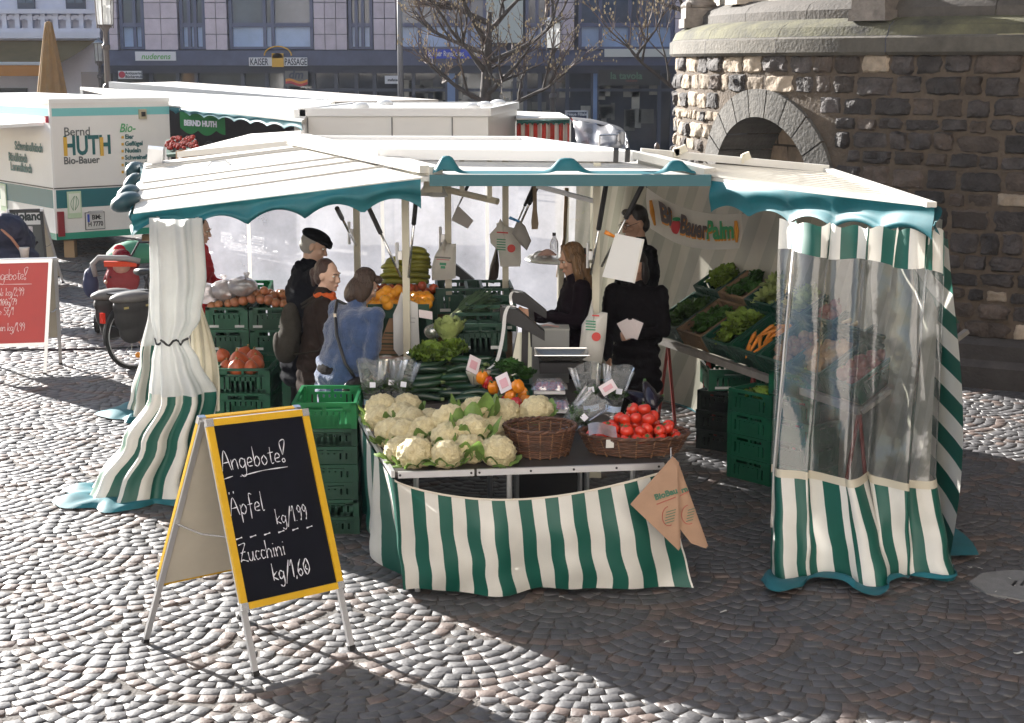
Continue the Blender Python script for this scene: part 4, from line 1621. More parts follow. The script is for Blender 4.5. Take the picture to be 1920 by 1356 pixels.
def clothtop(u):
 """u 0..1 along the left side then the front"""
 if u < .30:
  t = u / .30
  p = T4.lerp(T1, t)
  return Vector((p.x - .02, p.y - .01, TH - .03 - .02 * math.sin(PI * t)))
 t = (u - .30) / .70
 p = T1.lerp(T2, t)
 sag = .125 * max(0, math.sin(PI * min(1, t ** .85))) ** .9
 return Vector((p.x, p.y - .03 - .03 * math.sin(PI * t), TH - .035 - sag))
def clothbot(u):
 if u < .30:
  t = u / .30
  a = Vector((-1.05, 10.1, .02)).lerp(Vector((-.60, 8.52, .02)), t)
  return a + Vector((.05 * math.sin(t * 9), .03 * math.sin(t * 14), .02 * math.sin(t * 6)))
 t = (u - .30) / .70
 a = Vector((-.61, 8.40, .02)).lerp(Vector((.95, 8.52, .02)), t)
 return a + Vector((0, .045 * math.sin(t * 16) * (1 - t * .6), .02 + .012 * math.sin(t * 11 + 1)))
def clothp(u, v):
 a, c = clothtop(u), clothbot(u)
 p = a.lerp(c, v)
 k = math.sin(PI * v * .8)
 p.y += -.035 * k * math.sin(u * 37) * (1 - .5 * u) - .05 * math.sin(PI * v) * math.sin(PI * max(0, u - .3) / .7) + .05 * noise.noise(Vector((u * 8, v * 3, 6))) * v
 p.x += .025 * noise.noise(Vector((u * 6, v * 4, 9))) * v + (.04 * math.sin(u * 60) * v if u < .3 else 0)
 if u > .8:
  p.x += .08 * v * (u - .8) / .2
 return p
m = MB()
m.grid(clothp, 130, 18, lambda u, v: (u * 2.83 + .01 if u < .3 else .30 * 2.83 + .01 + (u - .3) / .7 * 1.98, v))
m.build("cloth", striped("striped_tarp_table", M_GREENC, M_WHITEC, .195), r, True)
m = MB()
m.grid(lambda u, v: clothp(lerp(.30, 1, u), v * .02) + Vector((0, -.006, .004)), 80, 1)
m.build("top_hem", mat("cloth_hem", (.62, .57, .47), .6), r, True)
# ================================================================== CRATES
M_CR = mat("crate_green", (.006, .095, .045), .42, var=.12, scale=6, trans=.16, objrnd=.25)
M_CRD = mat("crate_dark_green", (.004, .050, .027), .45, var=.15, scale=6, objrnd=.25)
M_CRB = mat("crate_bright_green", (.015, .22, .075), .4, var=.1, scale=6, trans=.35)
M_TAG = mat("crate_tag", (.55, .56, .54), .6)
def crate(name, label, w_, d_, h, material=None, group=None, tags=False, solid=.40):
 """stacking crate, open top: floor, four slotted walls, rim, corner posts"""
 r = thing(name, label, "crate", (0, 0, 0), 0, group)
 material = material or M_CR
 t = .012
 m = MB()
 m.box((0, 0, .01), (w_ - .01, d_ - .01, .014))
 hx, hy = w_ / 2, d_ / 2
 for sx in (-1, 1):
  for sy in (-1, 1):
   m.box((sx * (hx - .018), sy * (hy - .018), h / 2), (.036, .036, h - .004))
 def wall(axis, sgn, L):
  def bx(u, z, lu, lz, th=t):
   c = (u, sgn * (hy - th / 2 - .003), z) if axis == 0 else (sgn * (hx - th / 2 - .003), u, z)
   m.box(c, (lu, th, lz) if axis == 0 else (th, lu, lz))
  bx(0, .018, L - .07, .03, .016)
  bx(0, h * solid * .5 + .02, L * .44, h * solid, .009)
  bx(0, h * .70, L - .07, .016)
  n = max(7, int(L / .045))
  for k in range(n):
   u = lerp(-L / 2 + .05, L / 2 - .05, k / (n - 1))
   bx(u, h * .36, L / n * .58, h * .68, .010)
  bx(-L * .36, h * .80, L * .15, h * .22)
  bx(L * .36, h * .80, L * .15, h * .22)
  bx(0, h * .80, .02, h * .22)
 for sg in (-1, 1):
  wall(0, sg, w_)
  wall(1, sg, d_)
 m.build("crate_body", material, r)
 m = MB()
 for sg in (-1, 1):
  m.box((0, sg * (hy - .010), h - .011), (w_, .020, .022))
  m.box((sg * (hx - .010), 0, h - .011), (.020, d_ - .041, .022))
 m.build("rim", material, r)
 if tags:
  for k in (-1, 1):
   m = MB()
   m.box((k * w_ * .3, -hy - .001, h * .16), (w_ * .22, .003, h * .11))
   m.build("tag", M_TAG, r)
 return r
def stack(proto, x, y, z0, n, h, rz, labels, jit=.006, mk=None):
 """n crates piled up; proto is used for the first one"""
 out = []
 for k in range(n):
  o = proto if (k == 0 and "used" not in proto) else dup(proto)
  proto["used"] = 1
  o.location = (x + RN.uniform(-jit, jit), y + RN.uniform(-jit, jit), z0 + k * h)
  o.rotation_euler = (0, 0, rz + RN.uniform(-.015, .015))
  o["label"] = labels(k)
  out.append(o)
 return out
ORD = ["bottom", "second", "third", "fourth", "fifth", "sixth", "seventh"]
# front pile beside the blackboard
P = crate("vegetable_crate", "", .405, .56, .115, M_CRD, "crates piled beside the blackboard sign")
stack(P, -1.185, 9.93, 0, 6, .115, .03, lambda k: "flat green crate beside the yellow framed blackboard, %s from the ground in its pile" % ORD[k])
P = crate("vegetable_crate", "empty bright green crate on top of the pile beside the yellow framed blackboard", .405, .56, .17, M_CRB, "crates piled beside the blackboard sign")
P.location = (-1.185, 9.93, .69)
P.rotation_euler = (0, 0, .02)
# pumpkins
P = crate("vegetable_crate", "", .43, .58, .20, M_CR, "crates under the orange pumpkins")
stack(P, -2.11, 12.42, 0, 3, .20, .0, lambda k: "green crate in the pumpkin pile left of the shoppers, " + ["bottom one", "middle one", "top one filled with pumpkins"][k])
P = crate("vegetable_crate", "", .40, .55, .20, M_CR, "crates behind the man in the cap")
stack(P, -1.70, 13.0, 0, 4, .20, .03, lambda k: "green crate in the tall pile touching the capped man's back, %s from the ground" % ORD[k])
P = dup(P, (-1.63, 12.36, .0), (0, 0, .02), "low green crate holding pale lettuce by the capped man's legs")
P.scale = (.9, .9, 2.6)
# apples
P = crate("vegetable_crate", "", .355, .54, .19, M_CR, "crates under the apples", True)
for q, (x, nm) in enumerate(((-2.385, "left"), (-2.02, "right"))):
 stack(P, x, 13.27, 0, 5, .19, .0, lambda k: "green crate in the %s apple column, %s from the ground" % (nm, ORD[k]))
# ================================================================== PRODUCE PROTOTYPES
def bumpy(name, mt, r, fn, sub=4, parent=None):
 import bmesh
 bm = bmesh.new()
 bmesh.ops.create_icosphere(bm, subdivisions=sub, radius=1)
 for v in bm.verts:
  v.co = fn(v.co.normalized())
 me = bpy.data.meshes.new(name)
 bm.to_mesh(me)
 bm.free()
 me.materials.append(mt)
 me.polygons.foreach_set("use_smooth", [True] * len(me.polygons))
 return link(name, me, parent)
def leaf(m, base, d, L, W, curl=.5, wave=.0, n=6, seed=0, up=(0, 0, 1), cup=.15):
 """one leaf: starts at base, heads along d, bends by curl"""
 d = Vector(d).normalized()
 up = Vector(up)
 side = d.cross(up)
 side = side.normalized() if side.length > 1e-4 else Vector((1, 0, 0))
 p = Vector(base)
 rows = []
 for k in range(n + 1):
  t = k / n
  w_ = W * math.sin(PI * min(1, t * .86 + .10)) ** .8
  nrm = side.cross(d).normalized()
  wv = wave * math.sin(k * 2.3 + seed)
  rows.append([p - side * w_ + nrm * (cup * w_ + wv), p - side * w_ * .5 - nrm * wv * .6, p - nrm * cup * w_ * .5, p + side * w_ * .5 + nrm * wv * .6, p + side * w_ + nrm * (cup * w_ - wv)])
  d = (d + Vector((0, 0, -curl / n)) * 1.0).normalized()
  p = p + d * L / n
 vs = [v for row in rows for v in row]
 fs = [(r * 5 + c, r * 5 + c + 1, r * 5 + c + 6, r * 5 + c + 5) for r in range(n) for c in range(4)]
 m.add(vs, fs)
def clump(n, R_, L, W, seed, flat=.6, wave=.01, curl=.8, c=(0, 0, 0)):
 rr = random.Random(seed)
 m = MB()
 for k in range(n):
  th = k * 2.39996 + rr.uniform(-.3, .3)
  q = math.sqrt((k + .5) / n)
  b = Vector(c) + Vector((math.cos(th), math.sin(th), 0)) * R_ * q * .6 + Vector((0, 0, rr.uniform(0, .3) * R_))
  d = Vector((math.cos(th) * q, math.sin(th) * q, flat + (1 - q) * .9))
  leaf(m, b, d, L * rr.uniform(.7, 1.15), W * rr.uniform(.7, 1.2), curl * rr.uniform(.4, 1.4), wave, 5, k)
 return m
M_CAUL = mat("cauliflower_curd", (.83, .73, .46), .7, var=.12, scale=40, bump=.8, bscale=110, hue=(.70, .57, .31), trans=.12)
M_CLEAF = mat("cauliflower_leaf", (.20, .32, .075), .55, var=.35, scale=14, trans=.25, rnd=.25)
M_RIB = mat("cauliflower_rib", (.55, .62, .36), .55, trans=.2)
def cauliflower(seed, leafy):
 rr = random.Random(seed)
 r = thing("cauliflower", "", "cauliflower", (0, 0, 0), 0, "cauliflowers on the front table")
 cells = [Vector((rr.gauss(0, 1), rr.gauss(0, 1), rr.gauss(0, 1))).normalized() for _ in range(120)]
 def fn(n):
  ds = sorted((n - c).length for c in cells)[:2]
  b = .16 * (1 - min(1, ds[0] / .22) ** 2) + .05 * min(1, (ds[1] - ds[0]) / .1)
  b += .03 * noise.noise(n * 9 + Vector((seed, 0, 0))) + .02 * noise.noise(n * 22)
  s_ = 1 + b
  return Vector((n.x * .076 * s_, n.y * .076 * s_, n.z * .063 * s_ - (.012 if n.z < -.3 else 0)))
 bumpy("curd", M_CAUL, .08, fn, 4, r)
 m, m2 = MB(), MB()
 nl = 9 if not leafy else 13
 for k in range(nl):
  th = k * 2 * PI / nl + rr.uniform(-.25, .25)
  o = Vector((math.cos(th), math.sin(th), 0))
  big = 1.5 if leafy and k % 2 else 1.0
  L, W = rr.uniform(.075, .11) * big, rr.uniform(.026, .042) * big
  b0 = o * .05 + Vector((0, 0, -.055))
  d = o * (.85 if not leafy else .6) + Vector((0, 0, rr.uniform(.5, .9) * big))
  leaf(m, b0, d, L, W, rr.uniform(-.9, -.1) if leafy else rr.uniform(-.3, .9), .004, 6, k, (0, 0, 1), -.3)
  m2.tube([b0 + d.normalized() * .004, b0 + d.normalized() * L * .5 + o * .004], [.006, .002], 5)
 m.build("leaves", M_CLEAF, r, True)
 m2.build("leaf_ribs", M_RIB, r, True)
 return r
CAUL = [cauliflower(1, False), cauliflower(5, False), cauliflower(9, True)]
used = set()
C_LIST = [(713, 783, .82, 0), (716, 764, .86, 1), (762, 762, .85, 0), (752, 780, .83, 1), (771, 789, .84, 0), (736, 811, .83, 1), (757, 812, .84, 0), (771, 823, .81, 1), (797, 807, .86, 0),
   (843, 786, .93, 1), (893, 772, .95, 2), (945, 775, .90, 0), (1006, 768, .93, 1), (842, 820, .86, 1), (887, 806, .90, 2), (926, 808, .85, 0), (778, 848, .82, 1), (752, 845, .80, 0),
   (838, 851, .82, 0), (881, 840, .83, 2), (935, 845, .82, 1), (808, 790, .80, 0), (868, 800, .80, 1)]
C_LAB = ["left end of the pile, front of two at the table's edge", "left end of the pile, back of two near the herb bags", "back row just left of the courgettes", "half hidden behind the left pair", "between the back left heads and the middle row",
   "left edge, third from the front corner", "small head squeezed behind the front left corner", "small head wedged above the front left corner", "middle of the pile with a leaf on its right",
   "large head on top of the pile, leaves at both sides", "leafy head wrapped in green leaves on top of the pile", "back row right, in front of the courgettes", "alone behind the empty wicker basket near the packed tomatoes",
   "middle of the second row above two leaf tufts", "green leafed head left of the small brownish one", "small brownish head beside the empty basket's left edge", "front row left with a broad leaf under it",
   "front left corner, mostly hidden by its neighbour", "front row centre with leaves at its foot", "leafy head between the two front right heads", "front row right beside the empty wicker basket", "low in the middle, almost buried", "low behind the leafy heads, almost buried"]
for i, (px, py, h, k) in enumerate(C_LIST):
 p = on(px, py, h - .006)
 sc = 1.06 + .18 * RN.random()
 place([CAUL[k]], used, 0, p, (RN.uniform(-.35, .15) + .25, RN.uniform(-.3, .3), RN.uniform(0, 6.28)), "pale cauliflower, " + C_LAB[i], sc)
# ------------------------------------------------------------------ wicker baskets
M_WICK = mat("wicker", (.13, .055, .028), .55, var=.45, scale=18, rnd=.4, hue=(.10, .045, .025))
M_WICKL = mat("wicker_pale", (.30, .16, .075), .5, var=.3, scale=18)
def basket(label, c, rx, ry, h, flare, rows, name="wicker_basket"):
 r = thing(name, label, "basket", c)
 n = 96
 m = MB()
 for k in range(rows):
  t = (k + .5) / rows
  s_ = lerp(flare, 1, t ** .8)
  ph = PI * (k % 2)
  pts = []
  for q in range(n + 1):
   th = 2 * PI * q / n
   ww = 1 + .022 * math.sin(th * 18 + ph)
   pts.append(c + Vector((rx * s_ * ww * math.cos(th), ry * s_ * ww * math.sin(th), .006 + h * t + .002 * math.sin(th * 5 + k))))
  m.tube(pts, h / rows * .53, 5, False)
 m.build("weave", M_WICK, r, True)
 m = MB()
 for q in range(18):
  th = 2 * PI * (q + .5) / 18
  m.tube([c + Vector((rx * flare * math.cos(th), ry * flare * math.sin(th), 0)), c + Vector((rx * math.cos(th), ry * math.sin(th), h))], .006, 5)
 m.build("stakes", M_WICKL, r)
 m = MB()
 for o_ in (0, PI):
  m.tube([c + Vector(((rx + .006 * math.cos(q * 1.1 + o_)) * math.cos(2 * PI * q / n), (ry + .006 * math.cos(q * 1.1 + o_)) * math.sin(2 * PI * q / n), h + .006 * math.sin(q * 1.1 + o_))) for q in range(n + 1)], .008, 6, False)
 m.build("rim", M_WICK, r, True)
 m = MB()
 m.lathe([(0, .008), (1, .008)], (0, 0, 0), 28)
 m.v = [(c.x + x * rx * flare, c.y + y * ry * flare, c.z + z) for x, y, z in m.v]
 m.build("base", mat("wicker_base", (.06, .03, .018), .7), r)
 return r
b1 = on(1012, 850, .742)
basket("round dark wicker basket, nearly empty, between the cauliflowers and the tomatoes", b1, .205, .19, .165, .80, 15)
b2 = on(1188, 846, .742)
basket("wide oval wicker basket heaped with red tomatoes", b2, .315, .21, .115, .80, 10)
M_TOM = mat("tomato_skin", (.62, .035, .012), .18, var=.18, scale=10, spec=.6, objrnd=.12)
M_CAL = mat("tomato_calyx", (.06, .13, .03), .6)
def tomato():
 r = thing("tomato", "", "tomato", (0, 0, 0), 0, "tomatoes in the wide basket")
 bumpy("fruit", M_TOM, 1, lambda n: Vector((n.x * .037, n.y * .037, n.z * .032 - .006 * max(0, n.z) ** 6)) * (1 + .018 * math.cos(5 * math.atan2(n.y, n.x)) * abs(n.z)), 3, r)
 m = MB()
 for k in range(5):
  th = k * 2 * PI / 5
  leaf(m, (0, 0, .027), (math.cos(th), math.sin(th), .25), .024, .005, .8, 0, 4, k)
 m.tube([(0, 0, .026), (.003, 0, .04)], .002, 5)
 m.build("calyx", M_CAL, r)
 return r
TOM = tomato()
used = set()
rr = random.Random(21)
pts = []
for lay, (fr, nn) in enumerate(((1.0, 30), (.74, 17), (.45, 8), (.18, 2))):
 tries = 0
 got = []
 while len(got) < nn and tries < 4000:
  tries += 1
  th, q = rr.uniform(0, 2 * PI), math.sqrt(rr.random())
  x, y = q * math.cos(th) * .26 * fr, q * math.sin(th) * .155 * fr
  if all((x - a) ** 2 + (y - b_) ** 2 > .066 ** 2 for a, b_ in got):
   got.append((x, y))
 for x, y in got:
  q = (x / .285) ** 2 + (y / .18) ** 2
  pts.append((x + .03 * (lay > 0), y + .02 * lay, .085 + .044 * lay + .02 * (1 - q)))
for x, y, z in pts:
 place([TOM], used, 0, b2 + Vector((x, y, z)), (rr.uniform(-.9, .9), rr.uniform(-.9, .9), rr.uniform(0, 6)), "shiny red tomato heaped in the wide wicker basket", rr.uniform(.92, 1.08))
r = thing("price_card", "small white card clipped to the front rim of the tomato basket", "price card", on(1140, 818, .86))
m = MB()
m.box(b2 + Vector((-.15, -.19, .09)), (.045, .004, .05), rot=(.2, 0, .1))
m.build("card", mat("card_paper", (.75, .74, .70), .7), r)
m = MB()
m.grid(lambda u, v: b2 + Vector((lerp(-.27, -.11, u), lerp(-.20, -.06, v), .14 + .035 * v + .012 * math.sin(u * 5))), 6, 3)
m.build("sleeve", pvc("card_sleeve", .6, (.8, .8, .8), .08, .3), r, True)
# ------------------------------------------------------------------ courgettes
M_ZUC = mat("courgette_skin", (.013, .048, .018), .28, var=.55, scale=22, hue=(.018, .05, .022), spec=.6, objrnd=.4, stretch=(1, .15, 1))
M_ZST = mat("courgette_stalk", (.16, .21, .07), .7)
def zucchini(seed):
 rr = random.Random(seed)
 r = thing("courgette", "", "courgette", (0, 0, 0), 0, "courgettes heaped on the front table")
 L = .23
 bend = rr.uniform(-.02, .03)
 pts, rs = [], []
 for k in range(11):
  t = k / 10
  pts.append((bend * math.sin(PI * t) * 1.2, (t - .5) * L, bend * .4 * math.sin(PI * t)))
  rs.append(.0225 * (max(.05, math.sin(PI * min(1, max(0, t * .93 + .07)))) ** .35) * (.88 + .18 * t))
 rs[-1] = .008
 rs[0] = .012
 m = MB()
 m.tube(pts, rs, 12)
 m.build("fruit", M_ZUC, r, True)
 m = MB()
 m.tube([(0, -L / 2 + .002, 0), (.002, -L / 2 - .016, .002)], [.0115, .010], 6)
 m.build("stalk", M_ZST, r)
 return r
ZU = [zucchini(k) for k in range(4)]
used = set()
zi = 0
zc = on(838, 742, .76)
for lay in range(6):
 nn = (8, 7, 6, 5, 4, 3)[lay]
 for col in range(3):
  if col == 2 and lay > 3:
   continue
  for k in range(nn - (1 if col else 0)):
   t = (k + .5) / nn - .5
   x = zc.x + (-.17, .05, .24)[col] + rr.uniform(-.03, .03) + (.02 * lay if col else .01 * lay)
   y = zc.y + .10 + t * .50 * (1 - lay * .05) + lay * .01
   z = TH + .024 + lay * .042 + rr.uniform(-.006, .012)
   ang = PI / 2 + rr.uniform(-.45, .45) + (.18 if col == 0 else -.12)
   place(ZU, used, zi, (x, y, z), (rr.uniform(-.1, .1), rr.uniform(-.07, .07), ang + (PI if rr.random() < .3 else 0)), "dark green courgette in the big heap behind the cauliflowers", rr.uniform(1.0, 1.25))
   zi += 1
for px, py, h, ang, lb in ((900, 742, .84, 1.35, "curved courgette lying at the right foot of the heap, against the red pepper"), (912, 757, .80, 1.2, "lowest courgette at the right foot of the heap, behind a cauliflower"), (880, 752, .82, 1.7, "courgette at the right foot of the heap, touching the leafy cauliflower")):
 place(ZU, used, zi, on(px, py, h), (0, -.1, ang), lb, 1.15)
 zi += 1
# ------------------------------------------------------------------ peppers, aubergines, packed tomatoes, herbs
M_PEP = {"orange": mat("pepper_orange", (.75, .23, .01), .2, spec=.6), "red": mat("pepper_red", (.42, .02, .02), .2, spec=.6)}
def pepper(colr):
 r = thing("bell_pepper", "", "bell pepper", (0, 0, 0), 0, "bell peppers beside the courgettes")
 bumpy("fruit", M_PEP[colr], 1, lambda n: Vector((n.x * .036, n.y * .036, n.z * .048)) * (1 + .10 * math.cos(4 * math.atan2(n.y, n.x)) * (1 - n.z * n.z * .4) - .22 * max(0, n.z) ** 8), 3, r)
 m = MB()
 m.tube([(0, 0, .036), (.004, 0, .052), (.012, 0, .06)], [.007, .005, .006], 6)
 m.build("stalk", M_CAL, r)
 return r
PO, PRd = pepper("orange"), pepper("red")
used = set()
for px, py, h, cl, lb in ((971, 724, .97, 0, "upright orange bell pepper left of the packed tomatoes"), (904, 708, .98, 0, "orange bell pepper tucked behind the upper price card"), (913, 716, .95, 1, "dark red bell pepper just above the curved courgette"), (925, 727, .93, 0, "orange bell pepper under the left price card corner"),
       (958, 742, .90, 0, "orange bell pepper below the price card's lower edge"), (980, 738, .88, 0, "orange bell pepper touching the tomato pack's left side"), (968, 757, .86, 1, "dark red bell pepper between two cauliflowers"), (950, 752, .85, 1, "red bell pepper in the shade right of the courgettes"), (985, 752, .84, 0, "orange bell pepper behind the back cauliflower")):
 place([PO if cl == 0 else PRd], used, 0, on(px, py, h), (rr.uniform(-.5, .4), rr.uniform(-.5, .5), rr.uniform(0, 6)), lb, 1.02)
M_AUB = mat("aubergine_skin", (.012, .006, .014), .15, spec=.6)
def aubergine():
 r = thing("aubergine", "", "aubergine", (0, 0, 0), 0, "aubergines behind the tomatoes")
 m = MB()
 m.tube([(0, (t - .5) * .24, .008 * math.sin(t * 3)) for t in [k / 10 for k in range(11)]], [.012, .030, .040, .044, .045, .043, .040, .035, .030, .026, .020], 14)
 m.build("fruit", M_AUB, r, True)
 m = MB()
 m.tube([(0, .10, 0), (0, .125, 0), (.004, .15, .008)], [.026, .014, .009], 8)
 m.build("stalk", M_CAL, r)
 return r
AU = aubergine()
used = set()
for px, py, h, rot, lb in ((1196, 748, .86, (.2, 0, .9), "black aubergine at the left of its heap, tip towards the tomatoes"), (1218, 742, .92, (.5, 0, .2), "upright leaning black aubergine on top of the small heap"), (1225, 756, .84, (.1, 0, -.5), "black aubergine lowest at the right behind the tomatoes"), (1075, 790, .80, (.3, 0, -.8), "dark aubergine behind the empty wicker basket's right rim")):
 place([AU], used, 0, on(px, py, h), rot, lb, 1.0)
M_FILM = pvc("wrap_film", .66, (.85, .85, .87), .10, .9, 14.0)
for q, (px, py, lb) in enumerate(((1040, 757, "lower clear film pack of red tomatoes"), (1030, 722, "upper clear film pack of red tomatoes with foil glints"))):
 c = on(px, py, .80 if q == 0 else .91)
 r = thing("tomato_pack", lb + " behind the cauliflowers", "tomato pack", c)
 m = MB()
 m.box(c + Vector((0, 0, -.035)), (.20, .16, .02))
 m.build("tray", mat("pack_tray", (.70, .70, .70), .5), r)
 for k in range(8):
  m = MB()
  m.ell(c + Vector(((k % 4 - 1.5) * .046, (k // 4 - .5) * .06, -.004)), (.026, .028, .025), 10, 7)
  m.build("tomato", M_TOM, r, True)
 m = MB()
 m.grid(lambda u, v: c + Vector(((u - .5) * .235, (v - .5) * .19, .048 * min(1, 5.5 * min(u, 1 - u, v, 1 - v)) - .015 + .010 * noise.noise(Vector((u * 6, v * 6, q * 3))))), 22, 16)
 m.build("film", M_FILM, r, True)
M_HERB = mat("herb_leaf", (.065, .16, .025), .55, var=.4, scale=30, trans=.3, rnd=.45)
M_PARS = mat("parsley_leaf", (.05, .15, .02), .6, var=.4, scale=30, trans=.3, rnd=.4)
def herb_pot(px, py, h, lb, tilt=0.0, seed=0):
 c = on(px, py, h)
 r = thing("potted_herb", lb, "potted herb", c)
 m = clump(90, .06, .075, .017, seed, 1.1, .003, .6, c + Vector((0, 0, .025)))
 T = Matrix.Translation(c) @ Matrix.Rotation(tilt, 4, 'Y') @ Matrix.Translation(-c)
 m.xf(T).build("herb", M_HERB, r)
 m = MB()
 m.lathe([(.045, -.045), (.055, .02)], c, 14)
 m.xf(T).build("pot", M_BLACK, r, True)
 m = MB()
 n = 28
 vs, fs = [], []
 prof = [(.05, -.045), (.062, .03), (.075, .11), (.09, .19), (.10, .235)]
 for q, (rad, z) in enumerate(prof):
  for k in range(n):
   th = 2 * PI * k / n
   w_ = 1 + .06 * q * math.sin(th * 5 + seed) * .6
   vs.append(c + Vector((rad * w_ * math.cos(th), rad * w_ * math.sin(th), z + (.015 * math.sin(th * 3 + seed) if q == 4 else 0))))
 for q in range(len(prof) - 1):
  fs += [(q * n + k, q * n + (k + 1) % n, (q + 1) * n + (k + 1) % n, (q + 1) * n + k) for k in range(n)]
 m.add(vs, fs)
 m.xf(T).build("sleeve", pvc("herb_sleeve", .80, (.72, .74, .73), .15, .05, 26), r, True)
 m = MB()
 m.grid(lambda u, v: c + Vector((.052 * math.sin(-1 + 2 * u) * 1.12, -.060 * math.cos(-1 + 2 * u) * 1.1, lerp(-.045, -.005, v))), 8, 1)
 m.xf(T).build("band", mat("herb_band", (.55, .66, .85), .5), r)
 m = MB()
 m.box(c + Vector((.015, -.085, .10)), (.038, .002, .035))
 m.xf(T).build("label", mat("herb_label", (.85, .86, .92), .6), r)
 return r
herb_pot(697, 745, .80, "potted herb in a clear sleeve at the table's left corner by the shopper's coat", 0, 1)
herb_pot(729, 740, .80, "potted herb in a clear sleeve, middle of the three left of the courgettes", .1, 2)
herb_pot(750, 743, .80, "potted herb in a clear sleeve touching the left courgettes", .15, 3)
herb_pot(1107, 755, .84, "potted herb in a clear sleeve left of the tilted pink price card", -.15, 4)
herb_pot(1150, 757, .84, "potted herb in a clear sleeve right of the tilted pink price card, by the aubergines", .15, 5)
herb_pot(1068, 795, .86, "potted herb lying tilted on the empty basket's right rim", .8, 6)
def leafy(name, label, cat, c, n, R_, L, W, mt, seed, flat=.6, wave=.01, curl=.8, group=None, core=None):
 r = thing(name, label, cat, c, 0, group)
 clump(n, R_, L, W, seed, flat, wave, curl, c).build("leaves", mt, r, True)
 m = MB()
 m.ell(Vector(c) + Vector((0, 0, R_ * .25)), (R_ * .75, R_ * .75, R_ * .55), 12, 8)
 m.build("heart", core or mt, r, True)
 return r
M_LET = mat("lettuce_leaf", (.24, .36, .05), .5, var=.35, scale=16, trans=.3, rnd=.35)
M_LETP = mat("pale_lettuce_leaf", (.42, .50, .18), .5, var=.3, scale=14, trans=.25, rnd=.25)
leafy("parsley_bunch", "dark green bunch of parsley behind the orange pepper", "parsley", on(955, 694, .95), 150, .10, .055, .018, M_PARS, 3, .8, .006)
leafy("parsley_bunch", "second parsley bunch at the scale's foot, right of the first", "parsley", on(985, 706, .92), 110, .07, .05, .017, M_PARS, 4, .8, .006)
leafy("lettuce", "curly yellow green lettuce right of the white paper bag", "lettuce", at(812, 672, 10.45), 150, .14, .085, .036, M_LET, 5, .6, .018)
leafy("lettuce", "second curly lettuce in the gap just left of the dark crate", "lettuce", at(845, 662, 10.5), 110, .10, .075, .032, M_LET, 7, .6, .018)
leafy("lettuce", "smooth pale lettuce head leaning on the dark crate's left side", "lettuce", at(842, 636, 10.62), 44, .07, .14, .055, M_LETP, 6, 1.1, .01, -.2)
leafy("lettuce", "small bright lettuce peeping from the crate by the capped man's legs", "lettuce", Vector((-1.63, 12.3, .50)), 60, .10, .08, .03, M_LET, 8, .6, .012)
r = thing("cabbage", "smooth grey green cabbage wrapped in film beside the lettuces", "cabbage", at(812, 624, 11.0))
m = MB()
m.ell(at(812, 624, 11.0), (.06, .06, .05), 14, 9)
m.build("head", mat("cabbage_head", (.30, .37, .16), .4, var=.3, scale=8), r, True)
m = MB()
m.ell(at(812, 622, 11.0), (.066, .066, .056), 14, 9)
m.build("film", M_FILM, r, True)
# ------------------------------------------------------------------ counter under the left produce, and its goods
r = thing("trestle_counter", "long low trestle counter along the left side under oranges and leeks", "counter", (-.5, 11.7, 0))
m = MB()
m.slab([Vector((-.99, 10.16, .735)), Vector((-.06, 10.2, .735)), Vector((.05, 13.3, .735)), Vector((-.98, 13.3, .735))], .03)
m.build("counter_top", mat("counter_board", (.05, .042, .038), .5), r)
for x, y in ((-.9, 10.4), (-.15, 10.4), (-.9, 13), (-.1, 13)):
 m = MB()
 m.tube([(x, y, 0), (x, y, .71)], .018, 8)
 m.build("leg", M_ALU, r)
m = MB()
m.grid(lambda u, v: Vector((-1.0 + .015 * math.sin(u * 40), lerp(10.2, 13.3, u), lerp(.72, .03, v))), 50, 4, lambda u, v: (u * 3.1, v))
m.build("side_cloth", M_STRIPE, r, True)
r = thing("scale_counter", "short dark counter holding the scales in front of the blonde seller", "counter", (.25, 10.6, 0))
m = MB()
m.slab([Vector((-.03, 10.2, .74)), Vector((.56, 10.14, .74)), Vector((.60, 11.0, .74)), Vector((.0, 11.02, .74))], .03)
m.build("counter_top", mat("counter_board", (.05, .042, .038), .5), r)
for x, y in ((.03, 10.25), (.5, 10.2), (.53, 10.9), (.05, 10.95)):
 m = MB()
 m.tube([(x, y, 0), (x, y, .71)], .018, 8)
 m.build("leg", M_ALU, r)
m = MB()
m.box((.27, 10.3, .36), (.5, .02, .66))
m.build("front_board", mat("dark_board", (.022, .02, .02), .6), r)
# crates on the counter
zt = .737
P = crate("vegetable_crate", "", .37, .50, .20, M_CRD, "crates on the counter by the scales", True)
for k, (px, py, Y, lb) in enumerate(((897, 607, 10.75, "dark green crate with two white tags, in front of the leeks"), (917, 572, 11.35, "dark crate with pink wrapped goods, behind the crate with two white tags"), (858, 541, 12.0, "dark crate holding the leek tops, rear of the row"), (915, 541, 12.05, "dark empty crate at the back of the counter by the right rear post"))):
 p = at(px, py, Y)
 hh = max(.2, p.z - zt)
 o = P if k == 0 else dup(P)
 o.location = (p.x, Y + .25, p.z - .20)
 o.rotation_euler = (0, 0, .06)
 o["label"] = lb
P2 = crate("vegetable_crate", "", .37, .50, .10, M_CRD, "crates on the counter by the scales")
for k, (px, Y, z, lb) in enumerate(((897, 10.75, .737, "lowest flat crate under the crate with two white tags"), (897, 10.75, .837, "middle flat crate under the crate with two white tags"))):
 p = at(px, 640, Y)
 o = P2 if k == 0 else dup(P2)
 o.location = (p.x, Y + .26, z)
 o.rotation_euler = (0, 0, .03)
 o["label"] = lb
P3 = crate("vegetable_crate", "low green crate at the scale's foot in front of the flat crates", .42, .30, .10, M_CRD, "crates on the counter by the scales")
